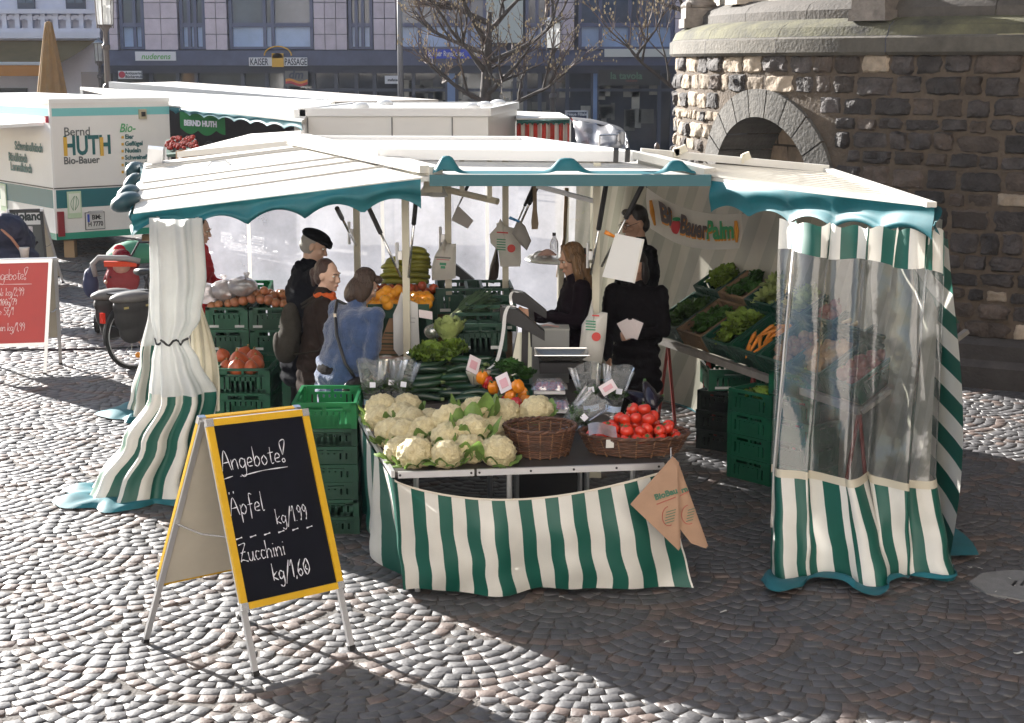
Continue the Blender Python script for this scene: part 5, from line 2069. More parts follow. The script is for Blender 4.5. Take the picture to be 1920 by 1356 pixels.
P3.location = (at(940, 680, 10.35).x, 10.48, .741)
for px, py, Y, sx, lb in ((858, 640, 11.5, .3, "wooden box raising the rear leek crate"), (917, 640, 11.6, .3, "wooden box raising the crate of pink goods"), (915, 640, 12.3, .3, "wooden box raising the rear empty crate")):
 q = at(px, py, Y)
 ztop = {858: at(858, 541, 12.0).z, 917: at(917, 572, 11.35).z, 915: at(915, 541, 12.05).z}[px] - .205
 if px == 858:
  q = Vector((at(858, 541, 12.0).x, 12.25, 0))
 elif px == 917:
  q = Vector((at(917, 572, 11.35).x, 11.6, 0))
 else:
  q = Vector((at(915, 541, 12.05).x, 12.32, 0))
 if ztop - zt > .03:
  b = thing("wooden_box", lb, "box", (q.x, q.y, zt))
  m = MB()
  hz = ztop - zt
  for k in range(3):
   z = zt + hz * (k + .5) / 3
   for sy in (-1, 1):
    m.box((q.x, q.y + sy * .19, z), (.33, .012, hz / 3 - .008))
   for sx_ in (-1, 1):
    m.box((q.x + sx_ * .165, q.y, z), (.012, .39, hz / 3 - .008))
  m.build("slats", mat("box_wood", (.16, .10, .055), .8, var=.3, scale=5), b)
for k in range(6):
 q = at(917, 572, 11.35)
 c = Vector((q.x + (k % 3 - 1) * .1, 11.45 + (k // 3) * .18, q.z - .09))
 r = thing("wrapped_pack", "pink white wrapped pack inside the second dark crate", "pack", c, 0, "wrapped packs in the crate")
 m = MB()
 m.ell(c, (.055, .08, .045), 10, 7)
 m.build("pack", mat("pack_pink", (.62, .45, .43), .4, var=.3, scale=12), r, True)
 m = MB()
 m.ell(c + Vector((0, 0, .004)), (.058, .083, .048), 10, 7)
 m.build("film", M_FILM, r, True)
# leeks
M_LK = mat("leek_leaf", (.075, .135, .07), .5, var=.3, scale=20, rnd=.4, trans=.15)
M_LKW = mat("leek_shaft", (.48, .55, .33), .5, var=.15, scale=20)
def leek(seed):
 rr = random.Random(seed)
 r = thing("leek", "", "leek", (0, 0, 0), 0, "leeks fanned out on the counter")
 m = MB()
 m.tube([(0, 0, 0), (0, .12, .004), (0, .24, .01)], [.014, .015, .017], 9)
 m.build("shaft", M_LKW, r, True)
 m = MB()
 for k in range(7):
  leaf(m, (rr.uniform(-.006, .006), .22, .01 + k * .002), ((k - 3) * .09 + rr.uniform(-.05, .05), 1, .10 + rr.uniform(0, .18)), rr.uniform(.28, .42), .017, rr.uniform(.0, .35), .003, 8, k)
 m.build("leaves", M_LK, r, True)
 return r
LK = [leek(k) for k in range(3)]
used = set()
for k in range(16):
 c = at(812 + (k % 8) * 4.0, 618 - (k // 8) * 8 - (k % 8) * 1.5, 11.1 + .05 * (k % 4))
 place(LK, used, k, c, (.12 + rr.uniform(-.05, .1), 0, -.95 + .09 * (k % 8) + rr.uniform(-.06, .06)), "leek lying in the fan of leeks left of the dark crates", .95)
r = thing("price_card", "white and pink price card stuck in the leeks", "price card", at(800, 592, 11.0))
m = MB()
m.box(at(798, 590, 11.0), (.10, .004, .065), rot=(-.7, .2, .3))
m.build("card", mat("card_pinkish", (.75, .66, .67), .6), r)
# oranges, apples, bananas
M_OR = mat("orange_peel", (.80, .33, .015), .4, var=.1, scale=12, bump=.25, bscale=240, objrnd=.12)
M_AP = mat("apple_red", (.42, .05, .03), .25, var=.55, scale=9, hue=(.45, .28, .06), objrnd=.2)
M_AP2 = mat("apple_mixed", (.50, .15, .08), .3, var=.5, scale=8, hue=(.55, .36, .12), objrnd=.2)
def fruit(name, cat, grp, mt, r_, stem=True, dimple=.25):
 r = thing(name, "", cat, (0, 0, 0), 0, grp)
 bumpy("fruit", mt, 1, lambda n: Vector((n.x, n.y, n.z * .94)) * r_ * (1 - dimple * max(0, abs(n.z) - .8) ** 1.2), 3, r)
 if stem:
  m = MB()
  m.tube([(0, 0, r_ * .7), (r_ * .1, 0, r_ * 1.15)], .0025, 5)
  m.build("stalk", mat("apple_stalk", (.08, .05, .02), .8), r)
 else:
  m = MB()
  m.ell((0, 0, r_ * .93), (.005, .005, .002), 6, 4)
  m.build("navel", mat("orange_navel", (.25, .18, .05), .8), r)
 return r
ORA = fruit("orange", "orange", "oranges on the left counter", M_OR, .040, False, .05)
used = set()
# sloping display boards under the fruit
r = thing("display_rack", "dark sloping display trays lifting oranges and apples on the left counter", "rack", (-.75, 11.6, .737))
m = MB()
a, b_ = at(690, 580, 11.25), at(805, 575, 11.25)
c_, d_ = at(815, 545, 12.0), at(690, 545, 12.0)
m.slab([a + Vector((0, 0, -.05)), b_ + Vector((0, 0, -.05)), c_ + Vector((0, 0, -.05)), d_ + Vector((0, 0, -.05))], .02)
m.build("tray", M_CRD, r)
m = MB()
m.box((a + b_) / 2 + Vector((0, -.02, -.02)), ((b_ - a).x, .02, .10))
m.build("front_lip", M_CRD, r)
for q in (a, b_, c_, d_):
 m = MB()
 m.bar(q + Vector((0, 0, -.06)), (q.x, q.y, zt), .04)
 m.build("support", M_CRD, r)
for j in range(5):
 for i in range(9):
  t = (i + .5 + .5 * (j % 2)) / 9.5
  q = a.lerp(b_, t).lerp(d_.lerp(c_, t), j / 6 + .05)
  if 753 < 960 + (q.x / q.y) * 3010 < 762:
   pass
  place([ORA], used, 0, q + Vector((0, 0, -.005 + rr.uniform(-.004, .004))), (rr.uniform(-1, 1), rr.uniform(-1, 1), 0), "orange in the sloping tray behind the blue coated shopper", rr.uniform(.93, 1.05))
for i in range(6):
 q = at(712 + i * 7, 567 - (i % 3) * 5, 11.45) + Vector((0, 0, .05))
 place([ORA], used, 0, q, (rr.uniform(-1, 1), rr.uniform(-1, 1), 0), "orange on top of the heap, left of the cream post", 1)
for px, py, lb in ((727, 572, "lowest orange rolled to the front lip of the tray, left of the post"), (722, 563, "orange just above the lowest one at the front lip")):
 place([ORA], used, 0, at(px, py, 11.15), (.4, 0, 0), lb, 1.0)
APL = fruit("apple", "apple", "red apples behind the oranges", M_AP, .037)
used = set()
for i in range(16):
 px, py = 705 + i * 7.2, 540 + (i % 2) * 5
 if i > 8:
  py += -4 + (i % 3) * 6
 place([APL], used, 0, at(px, py, 12.1 + .05 * (i % 3)), (rr.uniform(-.8, .8), rr.uniform(-.8, .8), 0), "red apple in the row between the oranges and the bananas", rr.uniform(.9, 1.1))
AP2 = fruit("apple", "apple", "yellow red apples on the left crates", M_AP2, .040)
used = set()
for i in range(46):
 col = i % 11
 row = i // 11
 x = -2.52 + col * .068 + rr.uniform(-.012, .012) + (.03 if row % 2 else 0)
 heap = .05 * math.sin(PI * min(1, max(0, (col / 10)))) + (.035 if row in (1, 2) else 0)
 if col < 5:
  lb = "apple bagged in clear film on the left apple crates"
 else:
  lb = "loose yellow red apple heaped on the right apple crate"
 place([AP2], used, 0, (x, 13.05 + row * .10, .955 + heap + rr.uniform(-.01, .012) + (.035 if row == 1 and i % 2 else 0)), (rr.uniform(-1, 1), rr.uniform(-1, 1), 0), lb, rr.uniform(.9, 1.12))
for k, (px, py, rx, rz_) in enumerate(((386, 550, .15, .085), (420, 545, .13, .09), (452, 538, .14, .08))):
 c = at(px, py, 13.15)
 r = thing("apple_bag", ["left clear bag of apples glinting in the sun beside the tied curtain", "middle clear bag of apples with its knotted end up", "right clear bag of apples next to the loose apples"][k], "bag", c)
 m = MB()
 m.ell(c, (rx, .15, rz_), 22, 12)
 m.v = [tuple(Vector(p) * 1 + Vector((0, 0, .018 * noise.noise(Vector(p) * 14)))) for p in m.v]
 m.build("film", pvc("bag_film", .5, (.85, .78, .77), .2, .2, 12), r, True)
 m = MB()
 m.lathe([(.012, 0), (.014, .015), (.026, .04), (.024, .05)], c + Vector((.05 * (k - 1), 0, rz_ * .9)), 9)
 m.build("knot", pvc("bag_film", .62), r, True)
M_BAN = mat("banana_green", (.30, .30, .035), .42, var=.28, scale=7, objrnd=.15)
M_BTIP = mat("banana_tip", (.05, .045, .02), .8)
def banana_heap(label, c, rows, per, w_, seed):
 rr = random.Random(seed)
 r = thing("banana_bunch", label, "bananas", c)
 for j in range(rows):
  sx_, ry_ = rr.uniform(-.018, .018), rr.uniform(-.3, .3)
  for i in range(per):
   t = (i + .5) / per - .5
   z = j * .040 + rr.uniform(-.004, .004)
   ww = w_ * (1 - .12 * max(0, j - rows + 2.5))
   pts, rs = [], []
   for k in range(9):
    a = -1.0 + 2.0 * k / 8
    pts.append(c + Vector((sx_ + ww * math.sin(a) * (1 - .05 * i), ry_ * ww * math.sin(a) - .11 * math.cos(a) + t * .12, z + .045 * math.cos(a) + .012 * math.sin(i * 3 + j))))
    rs.append(.0225 * max(.25, math.cos(a * 1.12)) ** .5)
   m = MB()
   m.tube(pts, rs, 8)
   bo = m.build("banana", M_BAN, r, True)
   m = MB()
   m.ell(pts[0], (.007, .007, .007), 6, 4)
   m.ell(pts[-1], (.009, .009, .009), 6, 4)
   m.build("tip", M_BTIP, bo)
 m = MB()
 m.tube([c + Vector((0, .05, -.02)), c + Vector((0, .07, rows * .04))], [.022, .03], 8)
 m.build("stem", mat("banana_stem", (.10, .11, .03), .8), r, True)
 return r
banana_heap("tall stacked bunch of green yellow bananas right of the cream post", at(783, 530, 12.5) + Vector((0, 0, -.01)), 7, 2, .115, 3)
banana_heap("lower bunch of green bananas left of the cream post", at(741, 533, 12.4), 5, 2, .105, 4)
r = thing("banana_stand", "dark box holding up both banana bunches", "box", (at(765, 545, 12.5).x, 12.55, .737))
m = MB()
zz = at(783, 530, 12.5).z - .04
m.box((at(765, 545, 12.5).x, 12.5, (zt + zz) / 2), (.46, .42, zz - zt))
m.build("box", M_CRD, r)
m = MB()
m.box((at(765, 545, 12.5).x, 12.285, zz - .02), (.47, .012, .04))
m.build("lip", M_CR, r)
# pumpkins
M_PUM = mat("pumpkin_rind", (.55, .10, .03), .35, var=.3, scale=6, hue=(.50, .13, .05))
def pumpkin():
 r = thing("pumpkin", "", "pumpkin", (0, 0, 0), 0, "orange pumpkins in the crate")
 bumpy("rind", M_PUM, 1, lambda n: Vector((n.x * .085, n.y * .085, n.z * .075 + .02 * max(0, n.z) ** 5)) * (1 + .02 * math.cos(10 * math.atan2(n.y, n.x))), 4, r)
 m = MB()
 m.tube([(0, 0, .08), (.006, 0, .10), (.02, 0, .115)], [.014, .009, .011], 7)
 m.build("stalk", mat("pumpkin_stalk", (.35, .24, .10), .8), r)
 return r
PU = pumpkin()
used = set()
for px, py, h, Y, sc, lb in ((448, 680, 0, 12.35, 1.0, "largest orange pumpkin on top, stalk pointing up"), (480, 684, 0, 12.3, .8, "bright orange pumpkin at the right of the crate"), (445, 690, 0, 12.2, .85, "orange pumpkin half hidden at the crate's front"), (424, 688, 0, 12.3, .6, "small pale pumpkin at the crate's front left"), (418, 668, 0, 12.6, .7, "dark brown red pumpkin at the back left"), (458, 665, 0, 12.6, .75, "pumpkin at the back showing only its stalk"), (477, 673, 0, 12.55, .85, "pale streaked pumpkin at the back right"), (470, 690, 0, 12.2, .7, "small orange pumpkin wedged at the front right")):
 place([PU], used, 0, at(px, py, Y), (rr.uniform(-.4, .4), rr.uniform(-.4, .4), rr.uniform(0, 6)), lb, sc)
m = None
# ================================================================== SCALES, BAGS, PAPER
def scales(label, head, pole_b, s_=1.0, pan=None):
 head, pole_b = Vector(head), Vector(pole_b)
 r = thing("shop_scale", label, "scale", (pole_b.x, pole_b.y, pole_b.z))
 m = MB()
 m.bar(pole_b, head, .045 * s_, .035 * s_)
 m.build("pole", M_BLACK, r)
 m = MB()
 m.add([head + Vector(p) * s_ for p in ((-.17, .02, .11), (-.05, .02, .09), (.13, .02, -.06), (.13, .02, -.12), (-.03, .02, -.03), (-.17, .02, .02),
           (-.17, -.08, .11), (-.05, -.08, .09), (.13, -.08, -.06), (.13, -.08, -.12), (-.03, -.08, -.03), (-.17, -.08, .02))],
   [(0, 1, 4, 5), (1, 2, 3, 4), (6, 11, 10, 7), (7, 10, 9, 8), (0, 6, 7, 1), (1, 7, 8, 2), (2, 8, 9, 3), (3, 9, 10, 4), (4, 10, 11, 5), (5, 11, 6, 0)])
 m.build("display_head", M_BLACK, r)
 m = MB()
 m.box(head + Vector((-.11, -.03, .104)) * s_, (.09 * s_, .07 * s_, .006), rot=(0, .17, 0))
 m.build("display", mat("scale_display", (.20, .22, .22), .2), r)
 if pan:
  c = Vector(pan)
  m = MB()
  m.box(c + Vector((0, 0, -.06)), (.30, .28, .07))
  m.build("base", M_BLACK, r)
  m = MB()
  a = [Vector((sx * .13, sy * .10, -.012)) for sx, sy in ((-1, -1), (1, -1), (1, 1), (-1, 1))]
  b2_ = [Vector((sx * .185, sy * .145, .03)) for sx, sy in ((-1, -1), (1, -1), (1, 1), (-1, 1))]
  m.add([c + p for p in a + b2_], [(0, 1, 2, 3)] + [(k, (k + 1) % 4, 4 + (k + 1) % 4, 4 + k) for k in range(4)])
  po = m.build("weighing_pan", mat("pan_steel", (.72, .70, .64), .22, .9), r)
  m = MB()
  m.tube([c + p for p in b2_ + b2_[:1]], .006, 6)
  m.build("rim", M_CHROME, po)
 return r
scales("black shop scale with a tilted display on a thick pole, nearest the courgettes", at(985, 603, 10.5), at(983, 705, 10.5), 1.0, at(1052, 668, 10.65))
scales("second black shop scale close behind, beside the blonde seller's hands", at(995, 568, 10.95), at(1000, 650, 10.95), .85)
scales("small black scale far back beside the hanging white bag", at(866, 512, 12.75), at(866, 560, 12.75), .8)
r = thing("receipt_strip", "long curled strip of white receipt paper hanging from the front scale", "paper strip", at(925, 690, 10.4))
m = MB()
SP = [at(968, 576, 10.42), at(955, 574, 10.40), at(947, 590, 10.38), at(944, 620, 10.36), at(938, 655, 10.34), at(930, 680, 10.32), at(916, 692, 10.28)]
m.grid(lambda u, v: smooth_at(SP, u) + Vector((lerp(-.012, .012, v), .01 * v, 0)), 40, 1)
m.build("strip", mat("receipt_paper", (.82, .82, .82), .6, trans=.2), r, True)
r = thing("receipt_strip", "short loop of white receipt paper on the rear scale", "paper strip", at(965, 560, 10.9))
m = MB()
SP2 = [at(972, 549, 10.84), at(962, 547, 10.83), at(957, 556, 10.82), at(959, 572, 10.82)]
m.grid(lambda u, v: smooth_at(SP2, u) + Vector((lerp(-.010, .010, v), .01 * v, 0)), 20, 1)
m.build("strip", mat("receipt_paper", (.82, .82, .82), .6), r, True)
M_PB = mat("white_bag_plastic", (.76, .74, .69), .5, var=.08, scale=8, bump=.3, bscale=12, trans=.25)
M_PRG, M_PRR = mat("print_green", (.06, .30, .17), .6), mat("print_red", (.62, .07, .06), .6)
def hung_bag(label, pts, Y, prints=True, mt=None, name="carrier_bag", sc=1.0, dep=.035):
 """flat carrier bag hanging from a hook; pts = outline of its visible side in survey pixels"""
 P = [at(x, y, Y) for x, y in pts]
 c = sum(P, Vector()) / len(P)
 r = thing(name, label, "bag", c)
 m = MB()
 n = len(P)
 ctr = c + Vector((0, -dep, -.02))
 back = [p + Vector((0, dep * .8, 0)) for p in P]
 vs = P + back + [ctr, c + Vector((0, dep * 1.6, 0))]
 mid = [c.lerp(p, .62) + Vector((0, -dep * .75 + .012 * math.sin(i * 2.2), 0)) for i, p in enumerate(P)]
 vs += mid
 fs = []
 for i in range(n):
  j = (i + 1) % n
  fs += [(i, j, 2 * n + 2 + j, 2 * n + 2 + i), (2 * n + 2 + i, 2 * n + 2 + j, 2 * n), (j, i, n + i, n + j), (n + i, 2 * n + 1, n + j)]
 m.add(vs, fs)
 m.build("bag", mt or M_PB, r, True, 50)
 if prints:
  for k, (dx, dz, wd, hh, pm) in enumerate(prints):
   m = MB()
   if wd == hh:
    m.lathe([(0, 0), (wd, 0), (wd, .002), (0, .002)], (0, 0, 0), 18)
    m.xf(Matrix.Translation(c + Vector((dx, -dep - .006, dz))) @ Matrix.Rotation(PI / 2, 4, 'X'))
   else:
    m.box(c + Vector((dx, -dep - .004, dz)), (wd, .002, hh), rot=(0, .06, 0))
   m.build("print", pm, r)
 return r
LINES = [(-.05, .06 - k * .022, .085 - .01 * (k % 2), .008, M_PRG) for k in range(5)]
hung_bag("white carrier bag with green lines and a red dot tied to the front right post", [(1110, 563), (1114, 592), (1128, 586), (1139, 588), (1135, 640), (1128, 682), (1084, 674), (1090, 625), (1091, 610), (1103, 592)], 10.95,
   [(-.02, .055 - k * .02, .07, .008, M_PRG) for k in range(4)] + [(.02, -.055, .032, .032, M_PRR), (.015, .095, .05, .010, M_PRR)])
hung_bag("white carrier bag with green lines and a red dot tied to the right rear post", [(938, 410), (945, 424), (962, 428), (976, 440), (977, 490), (975, 500), (938, 500), (934, 470), (920, 456), (918, 440), (932, 425)], 12.4,
   [(-.03, .02 - k * .02, .07, .008, M_PRG) for k in range(5)] + [(.05, -.05, .032, .032, M_PRR), (-.02, .075, .09, .01, M_PRR)])
hung_bag("grey white bag clipped by a blue clip beside the right rear post", [(972, 412), (985, 425), (996, 452), (988, 470), (975, 458), (960, 438)], 12.2, None, mat("grey_bag", (.52, .50, .48), .5, trans=.35))
hung_bag("white bag with a green tree print hanging at the middle rear post", [(834, 448), (838, 458), (855, 458), (854, 522), (836, 525), (810, 526), (809, 503), (815, 480), (826, 462)], 12.1,
   [(.0, -.03, .05, .02, M_PRG), (.0, -.055, .035, .02, M_PRG), (0, .02, .12, .012, mat("print_grey", (.25, .27, .25), .6)), (0, .005, .10, .004, M_PRR)])
hung_bag("dark brown leather bag hanging behind the printed carrier bag", [(932, 455), (936, 500), (934, 520), (926, 532), (915, 530), (919, 500), (928, 470)], 12.55, None, mat("brown_leather", (.035, .02, .018), .6), "leather_bag")
hung_bag("white paper bag with faint scribbles hooked on the front left post", [(752, 548), (764, 562), (783, 570), (785, 620), (787, 658), (762, 661), (748, 668), (738, 655), (737, 590), (745, 572)], 11.19,
   [(.06, .06, .03, .004, mat("pencil_grey", (.35, .35, .38), .7)), (.05, .03, .04, .004, mat("pencil_grey", (.35, .35, .38), .7))], mat("white_paper", (.74, .74, .74), .8), "paper_bag", dep=.03)
r = thing("paper_bag", "brown paper shopping bag with dark and red printed bands beside the front left post", "bag", at(725, 690, 11.25))
A = [at(x, y, 11.25) for x, y in ((738, 575), (770, 578), (772, 699), (692, 699))]
m = MB()
m.add([p for p in A] + [p + Vector((0, .12, 0)) for p in A], [(0, 1, 2, 3), (7, 6, 5, 4), (0, 4, 5, 1), (1, 5, 6, 2), (3, 2, 6, 7), (0, 3, 7, 4)])
bo = m.build("bag", mat("kraft_paper", (.30, .175, .095), .8, var=.15, scale=6), r)
for k in range(9):
 v0 = .38 + k * .055
 m = MB()
 m.quad(*[A[3].lerp(A[0], 1 - q_).lerp(A[2].lerp(A[1], 1 - q_), t) + Vector((0, -.003, 0)) for q_, t in ((v0, .03), (v0, .97), (v0 + (.028 if k % 3 == 0 else .012), .97), (v0 + (.028 if k % 3 == 0 else .012), .03))])
 m.build("band", mat("kraft_green", (.06, .07, .04), .8) if k != 7 else mat("kraft_red", (.35, .05, .03), .8), r)
# paper sheets
for label, pts, Y, mt, clip in (("white price sheet clipped to a strut by an orange clip, hiding a seller's face", [(1154, 438), (1208, 449), (1190, 531), (1129, 519)], 10.7, mat("price_sheet", (.72, .72, .71), .6, var=.04, scale=3), (1138, 438)),
        ("grey price sheet hanging aslant from the middle rear post", [(858, 385), (888, 414), (877, 429), (846, 413)], 12.05, mat("grey_sheet", (.40, .38, .37), .7), None)):
 Pq = [at(x, y, Y) for x, y in pts]
 r = thing("price_sheet", label, "paper sheet", sum(Pq, Vector()) / 4)
 m = MB()
 m.add(Pq + [p + Vector((0, .006, 0)) for p in Pq], [(0, 1, 2, 3), (7, 6, 5, 4), (0, 4, 5, 1), (1, 5, 6, 2), (2, 6, 7, 3), (3, 7, 4, 0)])
 m.build("sheet", mt, r)
 if clip:
  m = MB()
  m.bar(Pq[1] + Vector((-.006, -.003, 0)), Pq[2] + Vector((-.006, -.003, 0)), .014, .01)
  m.build("edge_strip", M_WHITE, r)
  m = MB()
  m.tube([at(1134, 435, Y - .02), at(1152, 444, Y - .02)], [.016, .010], 8)
  m.build("clip", mat("clip_orange", (.75, .25, .03), .4), r, True)
r = thing("hanging_strap", "wide brown strap hanging beside the rear gas struts", "strap", at(1003, 385, 11.9))
m = MB()
A = [at(x, y, 11.9) for x, y in ((999, 338), (1006, 338), (1007, 395), (1010, 420), (1008, 430), (997, 430), (996, 415), (999, 390))]
m.add(A + [p + Vector((0, .012, 0)) for p in A], [tuple(range(8)), tuple(range(15, 7, -1))] + [(i, 8 + i, 8 + (i + 1) % 8, (i + 1) % 8) for i in range(8)])
m.build("strap", mat("strap_brown", (.23, .17, .11), .7), r)
r = thing("blue_clip", "bright blue clip on the rear gas strut", "clip", at(962, 412, 12.15))
m = MB()
m.tube([at(955, 408, 12.12), at(974, 416, 12.12)], [.012, .008], 8)
m.build("clip", mat("clip_blue", (.08, .30, .65), .4), r)
# price cards on the front goods
for k, (px, py, h, rot, lb) in enumerate(((888, 684, 1.02, (-.6, .5, .3), "pink white price card standing above the courgettes"), (945, 718, .98, (-.5, -.5, -.2), "pink white price card among the peppers"), (1140, 727, .98, (-.3, -.55, 0), "tilted pink white price card between two herb pots"))):
 c = on(px, py, h)
 r = thing("price_card", lb, "price card", c)
 m = MB()
 m.box(c, (.085, .004, .12) if k != 2 else (.10, .004, .07), rot=rot)
 m.build("card", mat("card_pinkish", (.75, .66, .67), .6), r)
 m = MB()
 m.box(c + Vector((0, -.006, 0)), (.05, .002, .06) if k != 2 else (.06, .002, .03), rot=rot)
 m.build("pink_mark", mat("card_pink_print", (.70, .38, .42), .6), r)
 m = MB()
 m.tube([c + Vector((0, .004, -.03)), c + Vector((0, .02, -.14))], .003, 5)
 m.build("pin", M_CHROME, r)
r = thing("paper_bowl", "paper lined bowl of pale beans between the courgettes and the parsley", "bowl", on(897, 705, .93))
c = on(897, 705, .93)
m = MB()
m.lathe([(.05, -.05), (.08, .02), (.085, .03)], c, 18)
m.build("bowl", mat("bowl_paper", (.62, .55, .42), .8), r, True)
for k in range(24):
 m = MB()
 th, q = k * 2.4, math.sqrt(k / 24)
 m.ell(c + Vector((.07 * q * math.cos(th), .07 * q * math.sin(th), .025 + .015 * (1 - q))), (.014, .009, .008), 7, 5, (0, .3, th * 2))
 m.build("bean", mat("bean", (.42, .24, .15), .5, objrnd=.3), r, True)
r = thing("side_shelf", "small round white table top behind the blonde seller", "table", at(1050, 485, 13.2))
c = at(1052, 486, 13.3)
m = MB()
m.lathe([(0, -.012), (.30, -.012), (.31, 0), (.30, .012), (0, .012)], c, 30)
m.build("top", mat("white_table", (.78, .78, .74), .4), r, True, 40)
m = MB()
m.tube([c, (c.x, c.y, .0)], .03, 8)
m.lathe([(.2, 0), (.2, .02), (.04, .05)], (c.x, c.y, 0), 16)
m.build("leg", M_CREAM, r)
r = thing("water_bottle", "clear bottle with a dark cap on the white side table", "bottle", c + Vector((-.06, 0, .012)))
m = MB()
m.lathe([(0, .013), (.035, .013), (.037, .03), (.037, .13), (.03, .16), (.013, .19), (.013, .2)], c + Vector((-.06, 0, 0)), 14)
m.build("bottle", pvc("bottle_film", .75, (.85, .87, .9), .05, .5), r, True)
m = MB()
m.lathe([(.015, .2), (.015, .225), (0, .225)], c + Vector((-.06, 0, 0)), 10)
m.build("cap", M_BLACK, r)
r = thing("cloth_bundle", "black and red cloth bundle on the right of the white side table", "cloth", c + Vector((.18, 0, .012)))
m = MB()
m.ell(c + Vector((.18, 0, .055)), (.11, .08, .04), 14, 8)
m.build("cloth", mat("bundle_black", (.02, .02, .025), .7), r, True)
m = MB()
m.tube([c + Vector((.08, -.08, .03)), c + Vector((.18, -.09, .035)), c + Vector((.22, -.08, .02))], .022, 8)
m.build("red_trim", mat("bundle_red", (.55, .05, .07), .6), r, True)
r = thing("paper_heap", "crumpled white paper on the left of the white side table", "paper", c + Vector((-.2, 0, .012)))
m = MB()
m.grid(lambda u, v: c + Vector((-.28 + .2 * u, -.1 + .18 * v, .02 + .05 * math.sin(PI * u) * math.sin(PI * v) + .02 * noise.noise(Vector((u * 7, v * 7, 0))))), 10, 8)
m.build("paper", mat("white_paper", (.74, .74, .74), .8), r)
m = MB()
m.grid(lambda u, v: c + Vector((-.2 + .16 * u, -.12 + .1 * v, .045 + .05 * math.sin(PI * u) * math.sin(PI * v))), 8, 6)
m.build("pink_sheet", mat("paper_pink", (.70, .45, .40), .7), r)
# brown paper bags hung on the table corner
KR = mat("kraft_bag", (.42, .26, .17), .8, var=.12, scale=9)
for k, (pts, Y, lb) in enumerate((([(1262, 862), (1272, 880), (1325, 1029), (1296, 1019), (1250, 960)], 8.40, "rear brown paper bag with green print hanging from the table's right corner"), ([(1258, 860), (1270, 872), (1273, 1033), (1182, 946)], 8.36, "front brown paper bag with green print hanging from the table's right corner"))):
 Pq = [at(x, y, Y) for x, y in pts]
 n = len(Pq)
 r = thing("paper_bag", lb, "paper bag", sum(Pq, Vector()) / n)
 for q in range(3):
  m = MB()
  off = Vector((.006 * q, .012 * q, .003 * q))
  a = [p + off for p in Pq]
  m.add(a + [p + Vector((0, .007, 0)) for p in a], [tuple(range(n)), tuple(range(2 * n - 1, n - 1, -1))] + [(i, n + i, n + (i + 1) % n, (i + 1) % n) for i in range(n)])
  m.build("paper_layer", KR, r)
 o0 = at(1229 if k == 1 else 1272, 938 if k == 1 else 924, Y - .004)
 ex = (at(1278, 922, Y) - at(1230, 938, Y)).normalized()
 ez = ex.cross(Vector((0, -1, 0))).normalized() * -1
 ez = Vector((-ex.z, 0, ex.x))
 if k == 1:
  text("lettering", "BioBau", .046, plane_m(o0, ex, ez), mat("kraft_print", (.07, .17, .11), .8), r, bold=.002, depth=.0008)
 else:
  text("lettering", "rn", .040, plane_m(o0 + Vector((.02, 0, 0)), ex, ez), mat("kraft_print", (.07, .17, .11), .8), r, bold=.002, depth=.0008)
 cc = at(1258, 968, Y - .004) if k == 1 else at(1296, 965, Y - .004)
 m = MB()
 for q in range(5):
  m.box(cc + Vector((-.002 * q, 0, .03 - q * .016)), (.055 if k == 1 else .04, .001, .004), rot=(0, -.3, 0))
 m.build("print_lines", mat("kraft_print", (.07, .17, .11), .8), r)
 m = MB()
 m.tube([cc + Vector((.055 * math.cos(t) * (.75 if k == 0 else .65) - .012, 0, .055 * math.sin(t))) for t in [PI * (.55 + 1.1 * q / 16) for q in range(17)]], .0022, 4)
 m.bar(at(1231, 946, Y - .004) if k == 1 else at(1275, 930, Y - .004), at(1268, 932, Y - .004) if k == 1 else at(1292, 921, Y - .004), .004)
 m.build("print_ring", mat("kraft_print_red", (.45, .13, .10), .8), r)
r = thing("hook_cord", "thin cord holding the brown paper bags to the table corner", "cord", at(1258, 845, 8.42))
m = MB()
m.tube([at(1258, 840, 8.5), at(1258, 866, 8.40)], .003, 5)
m.build("cord", mat("cord_clear", (.5, .5, .5), .3), r)
# ================================================================== RIGHT HAND RACK
ea, eb = Vector((1.20, 12.75, .72)), Vector((2.28, 10.05, .72))
ed = (eb - ea).normalized()
en = Vector((-ed.y, ed.x, 0)).normalized()          # into the rack (away from the aisle)
if en.x < 0:
 en = -en
SLP = math.radians(31)
es = en * math.cos(SLP) + Vector((0, 0, math.sin(SLP)))
eu = ed.cross(es).normalized()
if eu.z < 0:
 eu = -eu
r = thing("display_rack", "sloping trestle rack of crates on red legs along the right wall", "rack", (ea + eb) / 2)
m = MB()
m.bar(ea + Vector((0, 0, .0)), eb, .05, .05, up=(0, 0, 1))
m.build("front_beam", mat("rack_beam", (.22, .20, .18), .6, var=.3, scale=6), r)
m = MB()
L = (eb - ea).length
for k in range(5):
 p = ea.lerp(eb, k / 4)
 m.bar(p + Vector((0, 0, -.01)), p + es * .95 + Vector((0, 0, -.01)), .04, .03)
m.build("slope_rail", mat("rack_beam", (.22, .20, .18), .6), r)
for k in range(5):
 p = ea.lerp(eb, .03 + .235 * k)
 for q, off in ((0, -.16), (1, .16)):
  m = MB()
  m.tube([p + en * .05 + Vector((0, 0, -.02)), Vector((p.x, p.y, 0)) + en * .05 + ed * off], .014, 8)
  m.build("leg", mat("red_leg", (.20, .018, .012), .5), r)
 m = MB()
 m.tube([p + es * .9, Vector((p.x, p.y, 0)) + en * .75], .016, 8)
 m.build("back_leg", mat("red_leg", (.20, .018, .012), .5), r)
MT = Matrix(((ed.x, es.x, eu.x), (ed.y, es.y, eu.y), (ed.z, es.z, eu.z)))
RK_E = MT.to_euler()
CW_ = .40
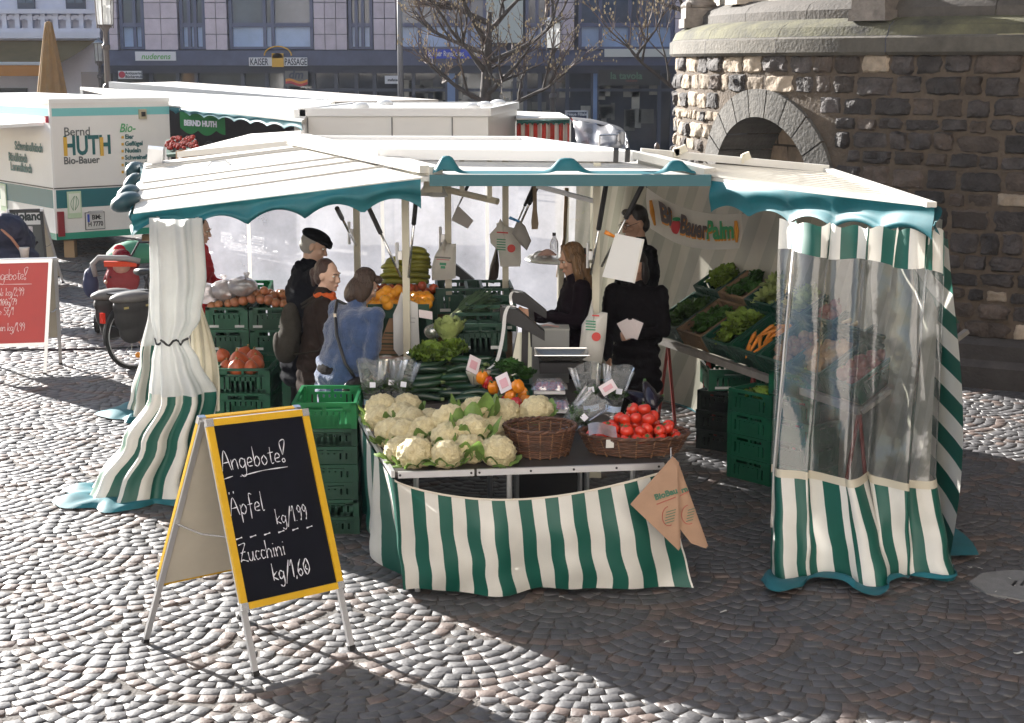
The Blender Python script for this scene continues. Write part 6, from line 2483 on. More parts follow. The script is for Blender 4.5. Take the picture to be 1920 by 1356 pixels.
PR = crate("vegetable_crate", "", .40, .44, .15, M_CRD, "crates on the right hand rack")
PW = crate("wooden_crate", "", .40, .44, .15, mat("crate_wood", (.22, .14, .075), .8, var=.3, scale=5, objrnd=.2), "crates on the right hand rack", False, .8)
KIND = [["dark lettuce", "parsley", "lettuce", "carrot", "potato", "celeriac", "beetroot"], ["lettuce", "parsley", "endive", "endive", "beetroot", "parsnip", "parsnip"]]
CRW = [[0, 1, 0, 0, 0, 0, 0], [0, 1, 0, 0, 0, 0, 0]]
LABK = {"dark lettuce": "dark green lettuces", "parsley": "bushy parsley", "lettuce": "yellow green lettuces", "carrot": "orange carrots", "potato": "brown potatoes", "celeriac": "rough brown celeriac", "beetroot": "pinkish beetroots", "endive": "pale endives", "parsnip": "pale parsnips"}
usedc = {}
M_POT = mat("potato_skin", (.24, .13, .065), .8, var=.35, scale=8, bump=.4, bscale=30, objrnd=.25)
M_CEL = mat("celeriac_skin", (.33, .20, .10), .85, var=.4, scale=14, bump=.9, bscale=35)
M_BEET = mat("beet_skin", (.22, .07, .06), .75, var=.35, scale=10, objrnd=.3)
M_CAR = mat("carrot_skin", (.70, .24, .03), .5, var=.15, scale=20, objrnd=.2)
M_PSN = mat("parsnip_skin", (.50, .40, .25), .7, var=.2, scale=20, objrnd=.15)
def solid_item(name, cat, fn, top=None):
 r = thing(name, "", cat, (0, 0, 0), 0, None)
 fn(r)
 return r
def mk_round(mt, rad, lump, seed):
 def f(r):
  bumpy("root", mt, 1, lambda n: n * rad * (1 + lump * noise.noise(n * 2.2 + Vector((seed, 0, 0)))), 3, r)
  m = MB()
  m.tube([(0, 0, rad * .9), (.004, 0, rad * 1.2)], [.006, .003], 5)
  m.build("stub", M_ZST, r)
 return f
def mk_long(mt, L, rad):
 def f(r):
  m = MB()
  m.tube([(0, (t - .5) * L, 0) for t in [k / 7 for k in range(8)]], [rad * x for x in (.15, .4, .6, .75, .88, .97, 1, .55)], 9)
  m.build("root", mt, r, True)
  m = MB()
  m.tube([(0, L * .5, 0), (0, L * .5 + .02, .004)], [.006, .004], 5)
  m.build("stub", M_ZST, r)
 return f
def mk_leaf(mt, n, R_, L, W, wave):
 def f(r):
  clump(n, R_, L, W, int(R_ * 1000) + n, .7, wave, .8).build("leaves", mt, r, True)
  m = MB()
  m.ell((0, 0, R_ * .2), (R_ * .7, R_ * .7, R_ * .5), 10, 7)
  m.build("heart", mt, r, True)
 return f
M_DLET = mat("dark_lettuce_leaf", (.07, .15, .03), .55, var=.35, scale=16, trans=.2, rnd=.35)
PROTO = {"dark lettuce": (mk_leaf(M_DLET, 45, .09, .08, .032, .01), "lettuce", 4, .10), "parsley": (mk_leaf(M_PARS, 90, .085, .05, .018, .006), "parsley", 5, .10), "lettuce": (mk_leaf(M_LET, 45, .09, .08, .034, .012), "lettuce", 4, .10),
   "carrot": (mk_long(M_CAR, .18, .016), "carrot", 16, .09), "potato": (mk_round(M_POT, .038, .35, 3), "potato", 18, .10), "celeriac": (mk_round(M_CEL, .072, .4, 7), "celeriac", 5, .12), "beetroot": (mk_round(M_BEET, .042, .25, 5), "beetroot", 14, .10),
   "endive": (mk_leaf(M_LETP, 26, .05, .10, .03, .006), "endive", 7, .09), "parsnip": (mk_long(M_PSN, .22, .022), "parsnip", 11, .10)}
POBJ = {}
for k, (fn, cat, n, h) in PROTO.items():
 POBJ[k] = solid_item(k.replace(" ", "_"), cat, fn)
pused = set()
cused = set()
for row in range(2):
 for col in range(7):
  c = ea + ed * (.02 + col * (CW_ + .012) + .20) + es * (.03 + row * .455 + .22) + eu * (.02 + (.05 if row else 0))
  kind = KIND[row][col]
  pr = PW if CRW[row][col] else PR
  colw = ["farthest", "second", "third", "fourth", "fifth", "sixth", "nearest"][col]
  lb = "%s crate of %s on the sloping rack, %s in the %s row" % ("wooden" if CRW[row][col] else "dark green", LABK[kind], colw, "lower" if row == 0 else "upper")
  place([pr], cused, 0, c, RK_E, lb)
  fn, cat, n, h = PROTO[kind]
  for q in range(n):
   th, rd = q * 2.39996 + row, math.sqrt((q + .4) / n)
   big = n <= 7
   x, y = rd * math.cos(th) * (.12 if big else .155), rd * math.sin(th) * (.14 if big else .175)
   p = c + ed * x + es * y + eu * (h + (.03 * (1 - rd) if not big else .0) + rr.uniform(-.01, .015))
   o = place([POBJ[kind]], pused, 0, p, (RK_E[0] + rr.uniform(-.3, .3), RK_E[1] + rr.uniform(-.3, .3), RK_E[2] + rr.uniform(-1, 1)), "%s lying in the %s crate of the %s row on the rack" % (kind, colw, "lower" if row == 0 else "upper"), rr.uniform(.88, 1.12))
   o["group"] = "%s in the rack crates" % LABK[kind]
# crate piles in front of the rack
P = crate("vegetable_crate", "", .40, .50, .155, mat("crate_black", (.006, .010, .008), .5, objrnd=.3), "dark crates under the rack", True)
ang = math.atan2(ed.y, ed.x) + PI
pc_ = on(1345, 850, 0) + Vector((.17, .19, 0))
stack(P, pc_.x, pc_.y, 0, 3, .155, .95, lambda k: "black crate under the rack behind the tomatoes, %s in its pile" % ["lowest", "middle", "highest"][k])
P = crate("vegetable_crate", "wide dark green crate lying across the black crates under the rack", .56, .40, .17, M_CR, "dark crates under the rack", True)
P.location = (pc_.x + .03, pc_.y + .10, .47)
P.rotation_euler = (0, 0, .05)
P = crate("vegetable_crate", "", .30, .40, .165, M_CR, "green crates left of the clear curtain", False, .5)
q1 = on(1400, 905, 0) + Vector((.12, .12, 0))
stack(P, q1.x, q1.y, 0, 4, .165, .72, lambda k: "green crate in the left column by the clear curtain, %s from the ground" % ORD[k])
q2 = q1 + Vector((.26, -.20, 0))
stack(dup(P), q2.x, q2.y, 0, 5, .165, .72, lambda k: "green crate in the right column touching the clear curtain, %s from the ground" % ORD[k])
for o in list(COL.objects):
 if "used" in o:
  del o["used"]
for q_, zc_, lb in ((q1, .58, "curly green lettuce filling the top of the left green column by the curtain"), (q2, .75, "curly green lettuce filling the top of the right green column by the curtain")):
 leafy("lettuce", lb, "lettuce", Vector((q_.x, q_.y, zc_)), 90, .13, .08, .03, M_LET, 31, .6, .014)
r = thing("plastic_bag", "crumpled clear plastic bag on the dark crates under the rack", "bag", Vector((pc_.x + .30, pc_.y + .18, .48)))
m = MB()
m.ell((0, 0, .09), (.07, .06, .09), 16, 10)
m.v = [tuple(Vector((pc_.x + .27, pc_.y + .05, .47)) + Vector(p) * (1 + .5 * noise.noise(Vector(p) * 22))) for p in m.v]
m.build("bag", M_FILM, r, True)
m = MB()
m.lathe([(.012, 0), (.03, .05)], (pc_.x + .27, pc_.y + .05, .64), 9)
m.build("knot", M_FILM, r, True)
# ================================================================== PEOPLE
M_SKIN = mat("skin", (.50, .29, .20), .5, var=.12, scale=14)
M_SKIN2 = mat("skin_pale", (.56, .36, .27), .5, var=.12, scale=14)
M_EYE = mat("eye_white", (.75, .73, .70), .3)
M_IRIS = mat("eye_dark", (.03, .02, .015), .2)
M_LIP = mat("lips", (.38, .14, .11), .5)
def hand_prims(wr, d, s_, curl, side):
 """palm, four fingers and thumb; d = along the hand, s_ = across it, fingers bend towards n"""
 wr, d, s_ = Vector(wr), Vector(d).normalized(), Vector(s_).normalized()
 s_ = (s_ - d * s_.dot(d)).normalized()
 n = d.cross(s_) * side
 P = []
 for k in (-1.4, -.45, .5, 1.4):
  P.append(('c', wr + s_ * k * .012, wr + d * .078 + s_ * k * .020, .0135, .0115))
 for k, L in ((-1.45, .062), (-.48, .076), (.48, .080), (1.45, .072)):
  b = wr + d * .080 + s_ * k * .0205
  a1 = curl
  d1 = d * math.cos(a1) + n * math.sin(a1)
  d2 = d * math.cos(a1 * 2) + n * math.sin(a1 * 2)
  j = b + d1 * L * .55
  P.append(('c', b, j, .0095, .0085))
  P.append(('c', j, j + d2 * L * .5, .0085, .0072))
 b = wr + d * .022 + s_ * .026
 t1 = (d * .62 + s_ * .7 + n * .35).normalized()
 j = b + t1 * .040
 t2 = (d * .95 + s_ * .1 + n * .35).normalized()
 P.append(('c', b, j, .0135, .0105))
 P.append(('c', j, j + t2 * .034, .0102, .0085))
 return P
def person(label, loc, rz, h=1.72, lean=.1, yaw=0.0, pitch=0.0, arms=None, coat=None, coat_len=.75, trousers=None, hair=None, hair_style="short",
   skin=None, wide=1.0, group=None, curl=.55, twist=0.0, turtle=None, fem=False):
 k = h / 1.75
 r = thing("person", label, "person", loc, rz, group)
 M = Matrix.Translation(loc) @ Matrix.Rotation(rz, 4, 'Z') @ Matrix.Scale(k, 4)
 hip = Vector((0, 0, .93))
 RL = Matrix.Rotation(-lean, 4, 'X')
 def up(p):                            # points of the leaning upper body
  p = Vector(p)
  return hip + RL @ (p - hip)
 def X(p):
  return M @ Vector(p)
 def XP(prims):
  out = []
  for p in prims:
   if p[0] == 'c':
    out.append(('c', X(p[1]), X(p[2]), p[3] * k, p[4] * k) + tuple(p[5:]))
   else:
    e = Euler(p[3]) if len(p) > 3 else Euler((0, 0, 0))
    q = (Matrix.Rotation(rz, 3, 'Z') @ e.to_matrix()).to_euler()
    out.append(('e', X(p[1]), tuple(a * k for a in p[2]), tuple(q)))
  return out
 neck = up((0, .0, 1.47))
 HM = Matrix.Translation(up((0, .015, 1.625))) @ Matrix.Rotation(yaw, 4, 'Z') @ Matrix.Rotation(-pitch - lean * .5, 4, 'X')
 he = HM.to_euler()
 def hd(p):
  return HM @ Vector(p)
 def he_(c, rad, rot=(0, 0, 0)):
  return ('e', hd(c), rad, tuple((HM.to_3x3() @ Euler(rot).to_matrix()).to_euler()))
 arms = arms or [((-.27, .02, 1.17), (-.24, .16, .95)), ((.27, .02, 1.17), (.24, .16, .95))]
 sh = [up((-.185 * wide, 0, 1.41)), up((.185 * wide, 0, 1.41))]
 B = [he_((0, -.012, .022), (.073, .092, .098)), he_((0, .028, -.03), (.058, .062, .075)), he_((0, .040, -.075), (.040, .042, .040)),
   ('c', hd((0, .086, .008)), hd((0, .106, -.030)), .009, .014), he_((-.013, .095, -.034), (.010, .010, .008)), he_((.013, .095, -.034), (.010, .010, .008)),
   he_((0, .082, .028), (.048, .016, .012)), he_((-.04, .066, -.02), (.024, .022, .02)), he_((.04, .066, -.02), (.024, .022, .02)),
   he_((-.075, -.008, -.005), (.010, .020, .032)), he_((.075, -.008, -.005), (.010, .020, .032)), he_((0, .088, -.062), (.024, .010, .007)), he_((0, .084, -.075), (.020, .010, .007)), he_((0, .074, -.098), (.02, .018, .016)),
   ('c', neck + Vector((0, -.01, -.03)), hd((0, -.015, -.05)), .056, .050),
   ('c', up((0, 0, 1.30)), up((0, 0, 1.42)), .09, .06), ('c', up((0, 0, .98)), up((0, 0, 1.28)), .09, .09), ('c', sh[0], sh[1], .035, .035)]
 for sgn, (el, wr) in zip((-1, 1), arms):
  el, wr = up(el), up(wr)
  s0 = sh[0] if sgn < 0 else sh[1]
  B += [('c', s0, el, .034, .030), ('c', el, wr, .030, .026)]
  d = (wr - el).normalized()
  B += hand_prims(wr, d, Vector((-sgn * .55, .2, .75)), curl, sgn)
 for sgn in (-1, 1):
  kn, an = Vector((sgn * .11, .025, .50)), Vector((sgn * .12, -.02, .09))
  B += [('c', Vector((sgn * .09, 0, .92)), kn, .085, .055), ('c', kn, an, .055, .036), ('c', an + Vector((0, -.02, -.04)), an + Vector((0, .14, -.055)), .035, .03)]
 skin = skin or M_SKIN
 body = blob("body", XP(B), .0072, skin, r, 3)
 for sgn in (-1, 1):
  m = MB()
  m.ell(X(hd((sgn * .031, .0735, .008))), (.0115 * k, .0115 * k, .0075 * k), 10, 7)
  e = m.build("eye", M_EYE, r, True)
  m = MB()
  m.ell(X(hd((sgn * .031, .0815, .008))), (.0058 * k, .0045 * k, .0058 * k), 8, 6)
  m.build("iris", M_IRIS, e, True)
  m = MB()
  m.tube([X(hd((sgn * .014, .093, .026))), X(hd((sgn * .032, .093, .032))), X(hd((sgn * .05, .08, .027)))], [.003 * k, .004 * k, .002 * k], 5)
  m.build("eyebrow", hair or M_IRIS, r, True)
 m = MB()
 m.tube([X(hd((-.022, .089, -.067))), X(hd((0, .0985, -.066))), X(hd((.022, .089, -.067)))], [.003 * k, .006 * k, .003 * k], 6)
 m.build("lips", M_LIP, r, True)
 # trousers and shoes
 T = []
 for sgn in (-1, 1):
  kn, an = Vector((sgn * .11, .03, .50)), Vector((sgn * .12, -.015, .10))
  T += [('c', Vector((sgn * .085, 0, .95)), kn, .105, .078), ('c', kn, an, .076, .068)]
 T.append(('e', (0, 0, .96), (.18, .13, .13)))
 blob("trousers", XP(T), .014, trousers, r, 2, .008, 5)
 S_ = []
 for sgn in (-1, 1):
  S_ += [('c', (sgn * .12, -.05, .055), (sgn * .125, .15, .045), .050, .040), ('c', (sgn * .12, -.03, .05), (sgn * .12, -.02, .13), .046, .045)]
 blob("shoes", XP(S_), .012, mat("shoe_leather", (.02, .017, .015), .5), r, 1)
 # coat
 w_ = wide
 C = [('e', up((0, .0, 1.27)), (.205 * w_, .140, .20), (-lean, 0, 0)), ('e', up((0, .005, 1.08)), (.185 * w_, .135, .19), (-lean, 0, 0)),
   ('c', up((-.165 * w_, -.005, 1.39)), up((.165 * w_, -.005, 1.39)), .075, .075), ('c', up((0, -.01, 1.40)), up((0, -.005, 1.475)), .085, .070)]
 if fem:
  C += [('e', up((0, .075, 1.25)), (.13, .075, .085), (-lean, 0, 0))]
 for t in (0, .25, .5, .75, 1):
  z = lerp(1.02, coat_len, t)
  C.append(('e', (up((0, 0, z)) if z > .93 else Vector((0, .01, z))), (.185 * w_ + .02 * t, .150 + .015 * t, .10)))
 for sgn, (el, wr) in zip((-1, 1), arms):
  el, wr = up(el), up(wr)
  s0 = sh[0] if sgn < 0 else sh[1]
  C += [('c', s0, el, .072, .058), ('c', el, lerp(el, wr, .95), .058, .045)]
 blob("coat", XP(C), .0125, coat, r, 2, .015, 7)
 # hair
 H = []
 base = [he_((0, -.030, .042), (.081, .088, .090)), he_((0, -.058, -.02), (.072, .055, .075))]
 if hair_style == "short":
  H = base + [he_((0, .045, .098), (.05, .035, .025))]
 elif hair_style == "bun":
  H = base + [he_((0, -.12, .0), (.042, .045, .045)), ('c', hd((0, -.135, -.02)), hd((0, -.125, -.10)), .03, .014)]
 elif hair_style == "bob":
  H = base + [he_((0, -.055, -.06), (.088, .066, .115)), he_((-.076, -.004, -.045), (.022, .05, .10)), he_((.076, -.004, -.045), (.022, .05, .10)), ('c', hd((-.045, .052, .085)), hd((.045, .052, .085)), .032, .032)]
 elif hair_style == "long":
  H = base + [('c', hd((-.01, .03, .112)), hd((-.070, .040, .015)), .024, .022), ('c', hd((.01, .03, .112)), hd((.070, .040, .015)), .024, .022)]
  for q in range(13):
   th = PI * (.02 + 1.0 * q / 12) + PI
   c0 = Vector((.078 * math.cos(th), .075 * math.sin(th) + .005, .03))
   tip = Vector((.100 * math.cos(th), .095 * math.sin(th) + .01, -.25 - .05 * math.sin(q * 2.1)))
   if q in (0, 1, 11, 12):
    tip.y += .05
   mid = c0.lerp(tip, .45) + Vector((.014 * math.cos(th), .012 * math.sin(th), 0))
   H += [('c', hd(c0), hd(mid), .026, .028), ('c', hd(mid), hd(tip), .028, .012)]
 else:
  H = [he_((0, -.034, -.012), (.0775, .078, .07)), he_((0, -.03, .03), (.078, .085, .09))]
 ho = blob("hair", XP(H), .0075, hair, r, 1, .003, 28)
 return r, M, up, hd, XP
def cloth(name, col, rough=.85, var=.25, sc=30, bump=.35, sheen=0):
 return mat(name, col, rough, var=var, scale=sc, bump=bump, bscale=120, sheen=sheen, spec=.04)
# 1  man in the flat cap
p = at(600, 470, 11.75)
r, M, up, hd, XP = person("older man in a black flat cap and dark coat bending towards the fruit", (p.x - .17, 11.75, 0), -PI / 2 + .40, 1.74, .17, -.42, .30,
       [((-.25, .12, 1.16), (-.15, .34, 1.02)), ((.27, .10, 1.14), (.17, .34, 1.0))], cloth("coat_black", (.007, .0075, .011)), .62, cloth("trousers_black", (.009, .008, .008)),
       mat("grey_hair", (.30, .28, .26), .8), "fringe", M_SKIN2, 1.25)
o_ = hd((0, 0, 0))
ce = tuple(Matrix([hd(q) - o_ for q in ((1, 0, 0), (0, 1, 0), (0, 0, 1))]).transposed().to_euler())
HMc = [('e', hd((0, -.012, .078)), (.098, .116, .050), ce), ('e', hd((0, .055, .060)), (.082, .075, .030), ce), ('c', hd((-.045, .118, .036)), hd((.045, .118, .036)), .012, .012), ('c', hd((-.05, .100, .044)), hd((.05, .100, .044)), .018, .018)]
blob("flat_cap", XP(HMc), .008, cloth("cap_felt", (.006, .006, .007)), r, 3)
blob("coat_collar", XP([('c', up((-.075, -.055, 1.45)), up((.0, -.085, 1.47)), .034, .034), ('c', up((.075, -.055, 1.45)), up((.0, -.085, 1.47)), .034, .034), ('c', up((-.075, -.055, 1.45)), up((-.06, .05, 1.42)), .034, .028), ('c', up((.075, -.055, 1.45)), up((.06, .05, 1.42)), .034, .028)]), .01, MATS["coat_black"], r, 2)
# 2  woman with scarf and backpack
p = at(617, 535, 11.05)
r, M, up, hd, XP = person("woman with brown hair tied back, orange scarf and a grey backpack", (p.x - .11, 11.05, 0), -PI / 2 + .15, 1.60, .14, -.62, .05,
       [((-.24, .10, 1.15), (-.14, .32, 1.05)), ((.25, .06, 1.14), (.16, .30, 1.02))], cloth("coat_brown", (.030, .021, .018)), .66, cloth("trousers_black", (.009, .008, .008)),
       mat("hair_dark_brown", (.045, .018, .012), .5, var=.4, scale=40, bump=.9, bscale=90, stretch=(1, 1, .15)), "bun", M_SKIN2, 1.1, fem=True)
blob("scarf", XP([('e', up((0, .01, 1.47)), (.088, .088, .040)), ('e', up((.02, .05, 1.44)), (.075, .055, .045)), ('c', up((.04, .08, 1.44)), up((.05, .12, 1.30)), .03, .026)]), .009, cloth("scarf_orange", (.62, .12, .035)), r, 2, .008, 18)
bp = thing("backpack", "grey brown backpack on the back of the woman with the orange scarf", "backpack", M @ up((0, -.2, 1.0)))
blob("bag", XP([('e', up((0, -.22, 1.18)), (.13, .085, .20)), ('e', up((0, -.24, 1.04)), (.14, .10, .14))]), .011, cloth("backpack_cloth", (.040, .036, .030)), bp, 2, .008, 10)
blob("pocket", XP([('e', up((0, -.31, 1.05)), (.10, .035, .09))]), .010, MATS["backpack_cloth"], bp, 1)
m = MB()
for sg in (-1, 1):
 m.tube([M @ up((sg * .09, -.16, 1.36)), M @ up((sg * .125, -.02, 1.475)), M @ up((sg * .135, .12, 1.40)), M @ up((sg * .15, .13, 1.22)), M @ up((sg * .20, .0, 1.06)), M @ up((sg * .12, -.17, 1.0))], .018, 6, True, .4)
m.build("straps", MATS["backpack_cloth"], bp, True)
# 3  woman in the blue wool coat
p = at(684, 560, 10.62)
r, M, up, hd, XP = person("woman in a blue wool coat leaning over the counter, brown hair hiding her face", (p.x - .19, 10.55, 0), -PI / 2 + .75, 1.62, .38, -.30, .40,
       [((-.24, .14, 1.18), (-.10, .36, 1.02)), ((.27, .04, 1.12), (.22, .28, .98))], cloth("coat_blue", (.050, .082, .175), .95, .3, 18, .6, .5), .60, cloth("skirt_black", (.02, .017, .017)),
       mat("hair_brown", (.05, .027, .016), .5, var=.45, scale=40, bump=.9, bscale=90, stretch=(1, 1, .15)), "bob", M_SKIN2, 1.28, fem=True)
hb = thing("shoulder_bag", "black shoulder bag with a thin strap across the blue coat", "bag", M @ up((.25, -.05, .93)))
m = MB()
m.tube([M @ up((-.10, -.12, 1.46)), M @ up((-.02, -.165, 1.36)), M @ up((.08, -.17, 1.2)), M @ up((.2, -.12, 1.02)), M @ up((.26, -.03, .93))], .011, 6)
m.tube([M @ up((-.10, -.12, 1.46)), M @ up((-.10, .06, 1.45)), M @ up((.03, .16, 1.25)), M @ up((.22, .12, 1.0)), M @ up((.27, .02, .93))], .011, 6)
m.build("strap", M_BLACK, hb, True)
blob("bag", XP([('e', up((.28, -.01, .84)), (.045, .13, .11))]), .010, mat("black_leather", (.018, .014, .014), .4), hb, 1, .006, 10)
m = MB()
m.box(M @ up((.0, -.175, 1.34)), (.02, .012, .03))
m.build("buckle", M_CHROME, hb)
# 4  blonde seller
p = at(1066, 490, 11.55)
r, M, up, hd, XP = person("blonde seller with long straight hair and a dark jacket, counting money in her hands", (p.x + .10, 11.55, 0), PI / 2 + .22, 1.66, .10, .05, .30,
       [((-.235, .08, 1.17), (-.03, .36, 1.235)), ((.235, .08, 1.16), (.06, .29, 1.185))], cloth("jacket_plum", (.010, .006, .009), .7), .78, cloth("trousers_black", (.009, .008, .008)),
       mat("hair_blonde", (.20, .105, .040), .42, var=.55, scale=36, bump=.9, bscale=80, stretch=(1, 1, .1), spec=.6), "long", M_SKIN, .95, fem=True, curl=.75)
nt_ = thing("bank_note", "pink banknote lying on the scale counter by the seller's sleeve", "banknote", at(1040, 612, 10.9))
m = MB()
c = at(1032, 611, 10.95)
m.grid(lambda u, v: c + Vector(((u - .5) * .12, (v - .5) * .07, .006 * math.sin(u * 5))), 8, 3)
m.build("note", mat("note_pink", (.65, .40, .36), .7), nt_)
ct = thing("cash_box", "grey cash box under the pink banknote in front of the blonde seller", "box", (c.x, c.y, .74))
m = MB()
m.box((c.x, c.y, (c.z + .74) / 2 - .006), (.26, .18, c.z - .76))
m.build("box", mat("cash_grey", (.22, .22, .21), .4), ct)
m = MB()
m.box((c.x, c.y, c.z - .012), (.265, .185, .012))
m.build("lid", mat("cash_lid", (.32, .32, .29), .35), ct)
# 5  tall seller with glasses
p = at(1193, 410, 12.35)
r, M, up, hd, XP = person("tall seller with short dark hair and glasses in a black jacket", (p.x + .05, 12.35, 0), PI / 2 + .35, 1.86, .07, .1, .25,
       [((-.27, .04, 1.15), (-.16, .22, .98)), ((.28, .02, 1.14), (.22, .16, .92))], cloth("jacket_black", (.006, .0055, .006), .7), .78, cloth("trousers_black", (.009, .008, .008)),
       mat("hair_black", (.016, .011, .010), .5, var=.3, scale=40), "short", M_SKIN, 1.08)
m = MB()
for sg in (-1, 1):
 m.tube([M @ hd((sg * .033 + .024 * math.cos(t), .104, .006 + .018 * math.sin(t))) for t in [2 * PI * q / 14 for q in range(15)]], .0022, 5, False)
 m.tube([M @ hd((sg * .057, .102, .01)), M @ hd((sg * .076, .0, .012))], .0022, 5)
m.tube([M @ hd((-.01, .105, .008)), M @ hd((.01, .105, .008))], .002, 5)
m.build("glasses", M_BLACK, r)
# 6  shorter person behind the price sheet
p = at(1196, 500, 11.72)
r, M, up, hd, XP = person("shorter shopper in a dark quilted jacket, face behind the price sheet, holding white paper bags", (p.x + .0, 11.72, 0), PI - .30, 1.57, .05, -.25, .10,
       [((-.25, .06, 1.10), (-.02, .27, 1.10)), ((.26, .05, 1.08), (.20, .20, .88))], cloth("jacket_dark", (.007, .006, .007), .6, bump=.5), .62, cloth("trousers_black", (.009, .008, .008)),
       mat("hair_black", (.016, .011, .010), .5), "bob", M_SKIN, 1.12, fem=True, curl=.6)
wb = thing("paper_bag", "folded white and pink paper bags held in the dark jacketed shopper's hand", "paper bag", M @ up((.02, .35, 1.15)))
for q, (dx, ry) in enumerate(((-.03, .35), (.0, -.1), (.035, -.5))):
 m = MB()
 m.box(M @ up((-.03 + dx, .335 + .006 * q, 1.17)), (.09, .006, .14), rot=(.15, ry, -.3))
 m.build("folded_bag", mat("folded_bag_paper", (.74, .66, .66), .8), wb)
# 7  red jacket behind the left curtain
p = at(380, 470, 13.75)
r, M, up, hd, XP = person("dark haired helper in a red jacket holding a green crate, half behind the tied curtain", (p.x - .07, 13.75, 0), -PI / 2, 1.64, .06, 0, .22,
       [((-.22, .08, 1.12), (-.14, .30, 1.05)), ((.23, .08, 1.12), (.14, .30, 1.05))], cloth("jacket_red", (.42, .022, .028), .7), .82, cloth("trousers_grey", (.10, .09, .085)),
       mat("hair_black", (.016, .011, .010), .5), "bun", M_SKIN2, 1.0, fem=True)
P = crate("vegetable_crate", "small bright green crate held by the helper in the red jacket", .30, .40, .17, M_CRB)
P.location = (p.x + .40, 13.72, .87)
P.rotation_euler = (0, -.22, PI / 2)
# far shoppers at the stall behind
for q, (px, Y, rz_, col, hs, lb) in enumerate(((388, 25.5, -.4, (.02, .022, .03), "short", "far shopper in a dark coat standing under the green stall banner"), (447, 26.5, .5, (.05, .035, .03), "bob", "far shopper in a brown coat right of the green stall banner"), (500, 25.0, -1.2, (.03, .03, .04), "short", "far shopper in a charcoal coat under the long white awning"), (532, 24.5, .8, (.06, .03, .03), "short", "far shopper in a dark red brown coat near the white trailer"))):
 p = at(px, 240, Y)
 person(lb, (p.x, Y, 0), rz_, 1.72, .08, 0, .2, None, cloth("far_coat_%s" % "abcd"[q], col), .62, cloth("trousers_black", (.009, .008, .008)), mat("hair_black", (.016, .011, .010), .5), hs, None, 1.05, "far shoppers at the awning stall")
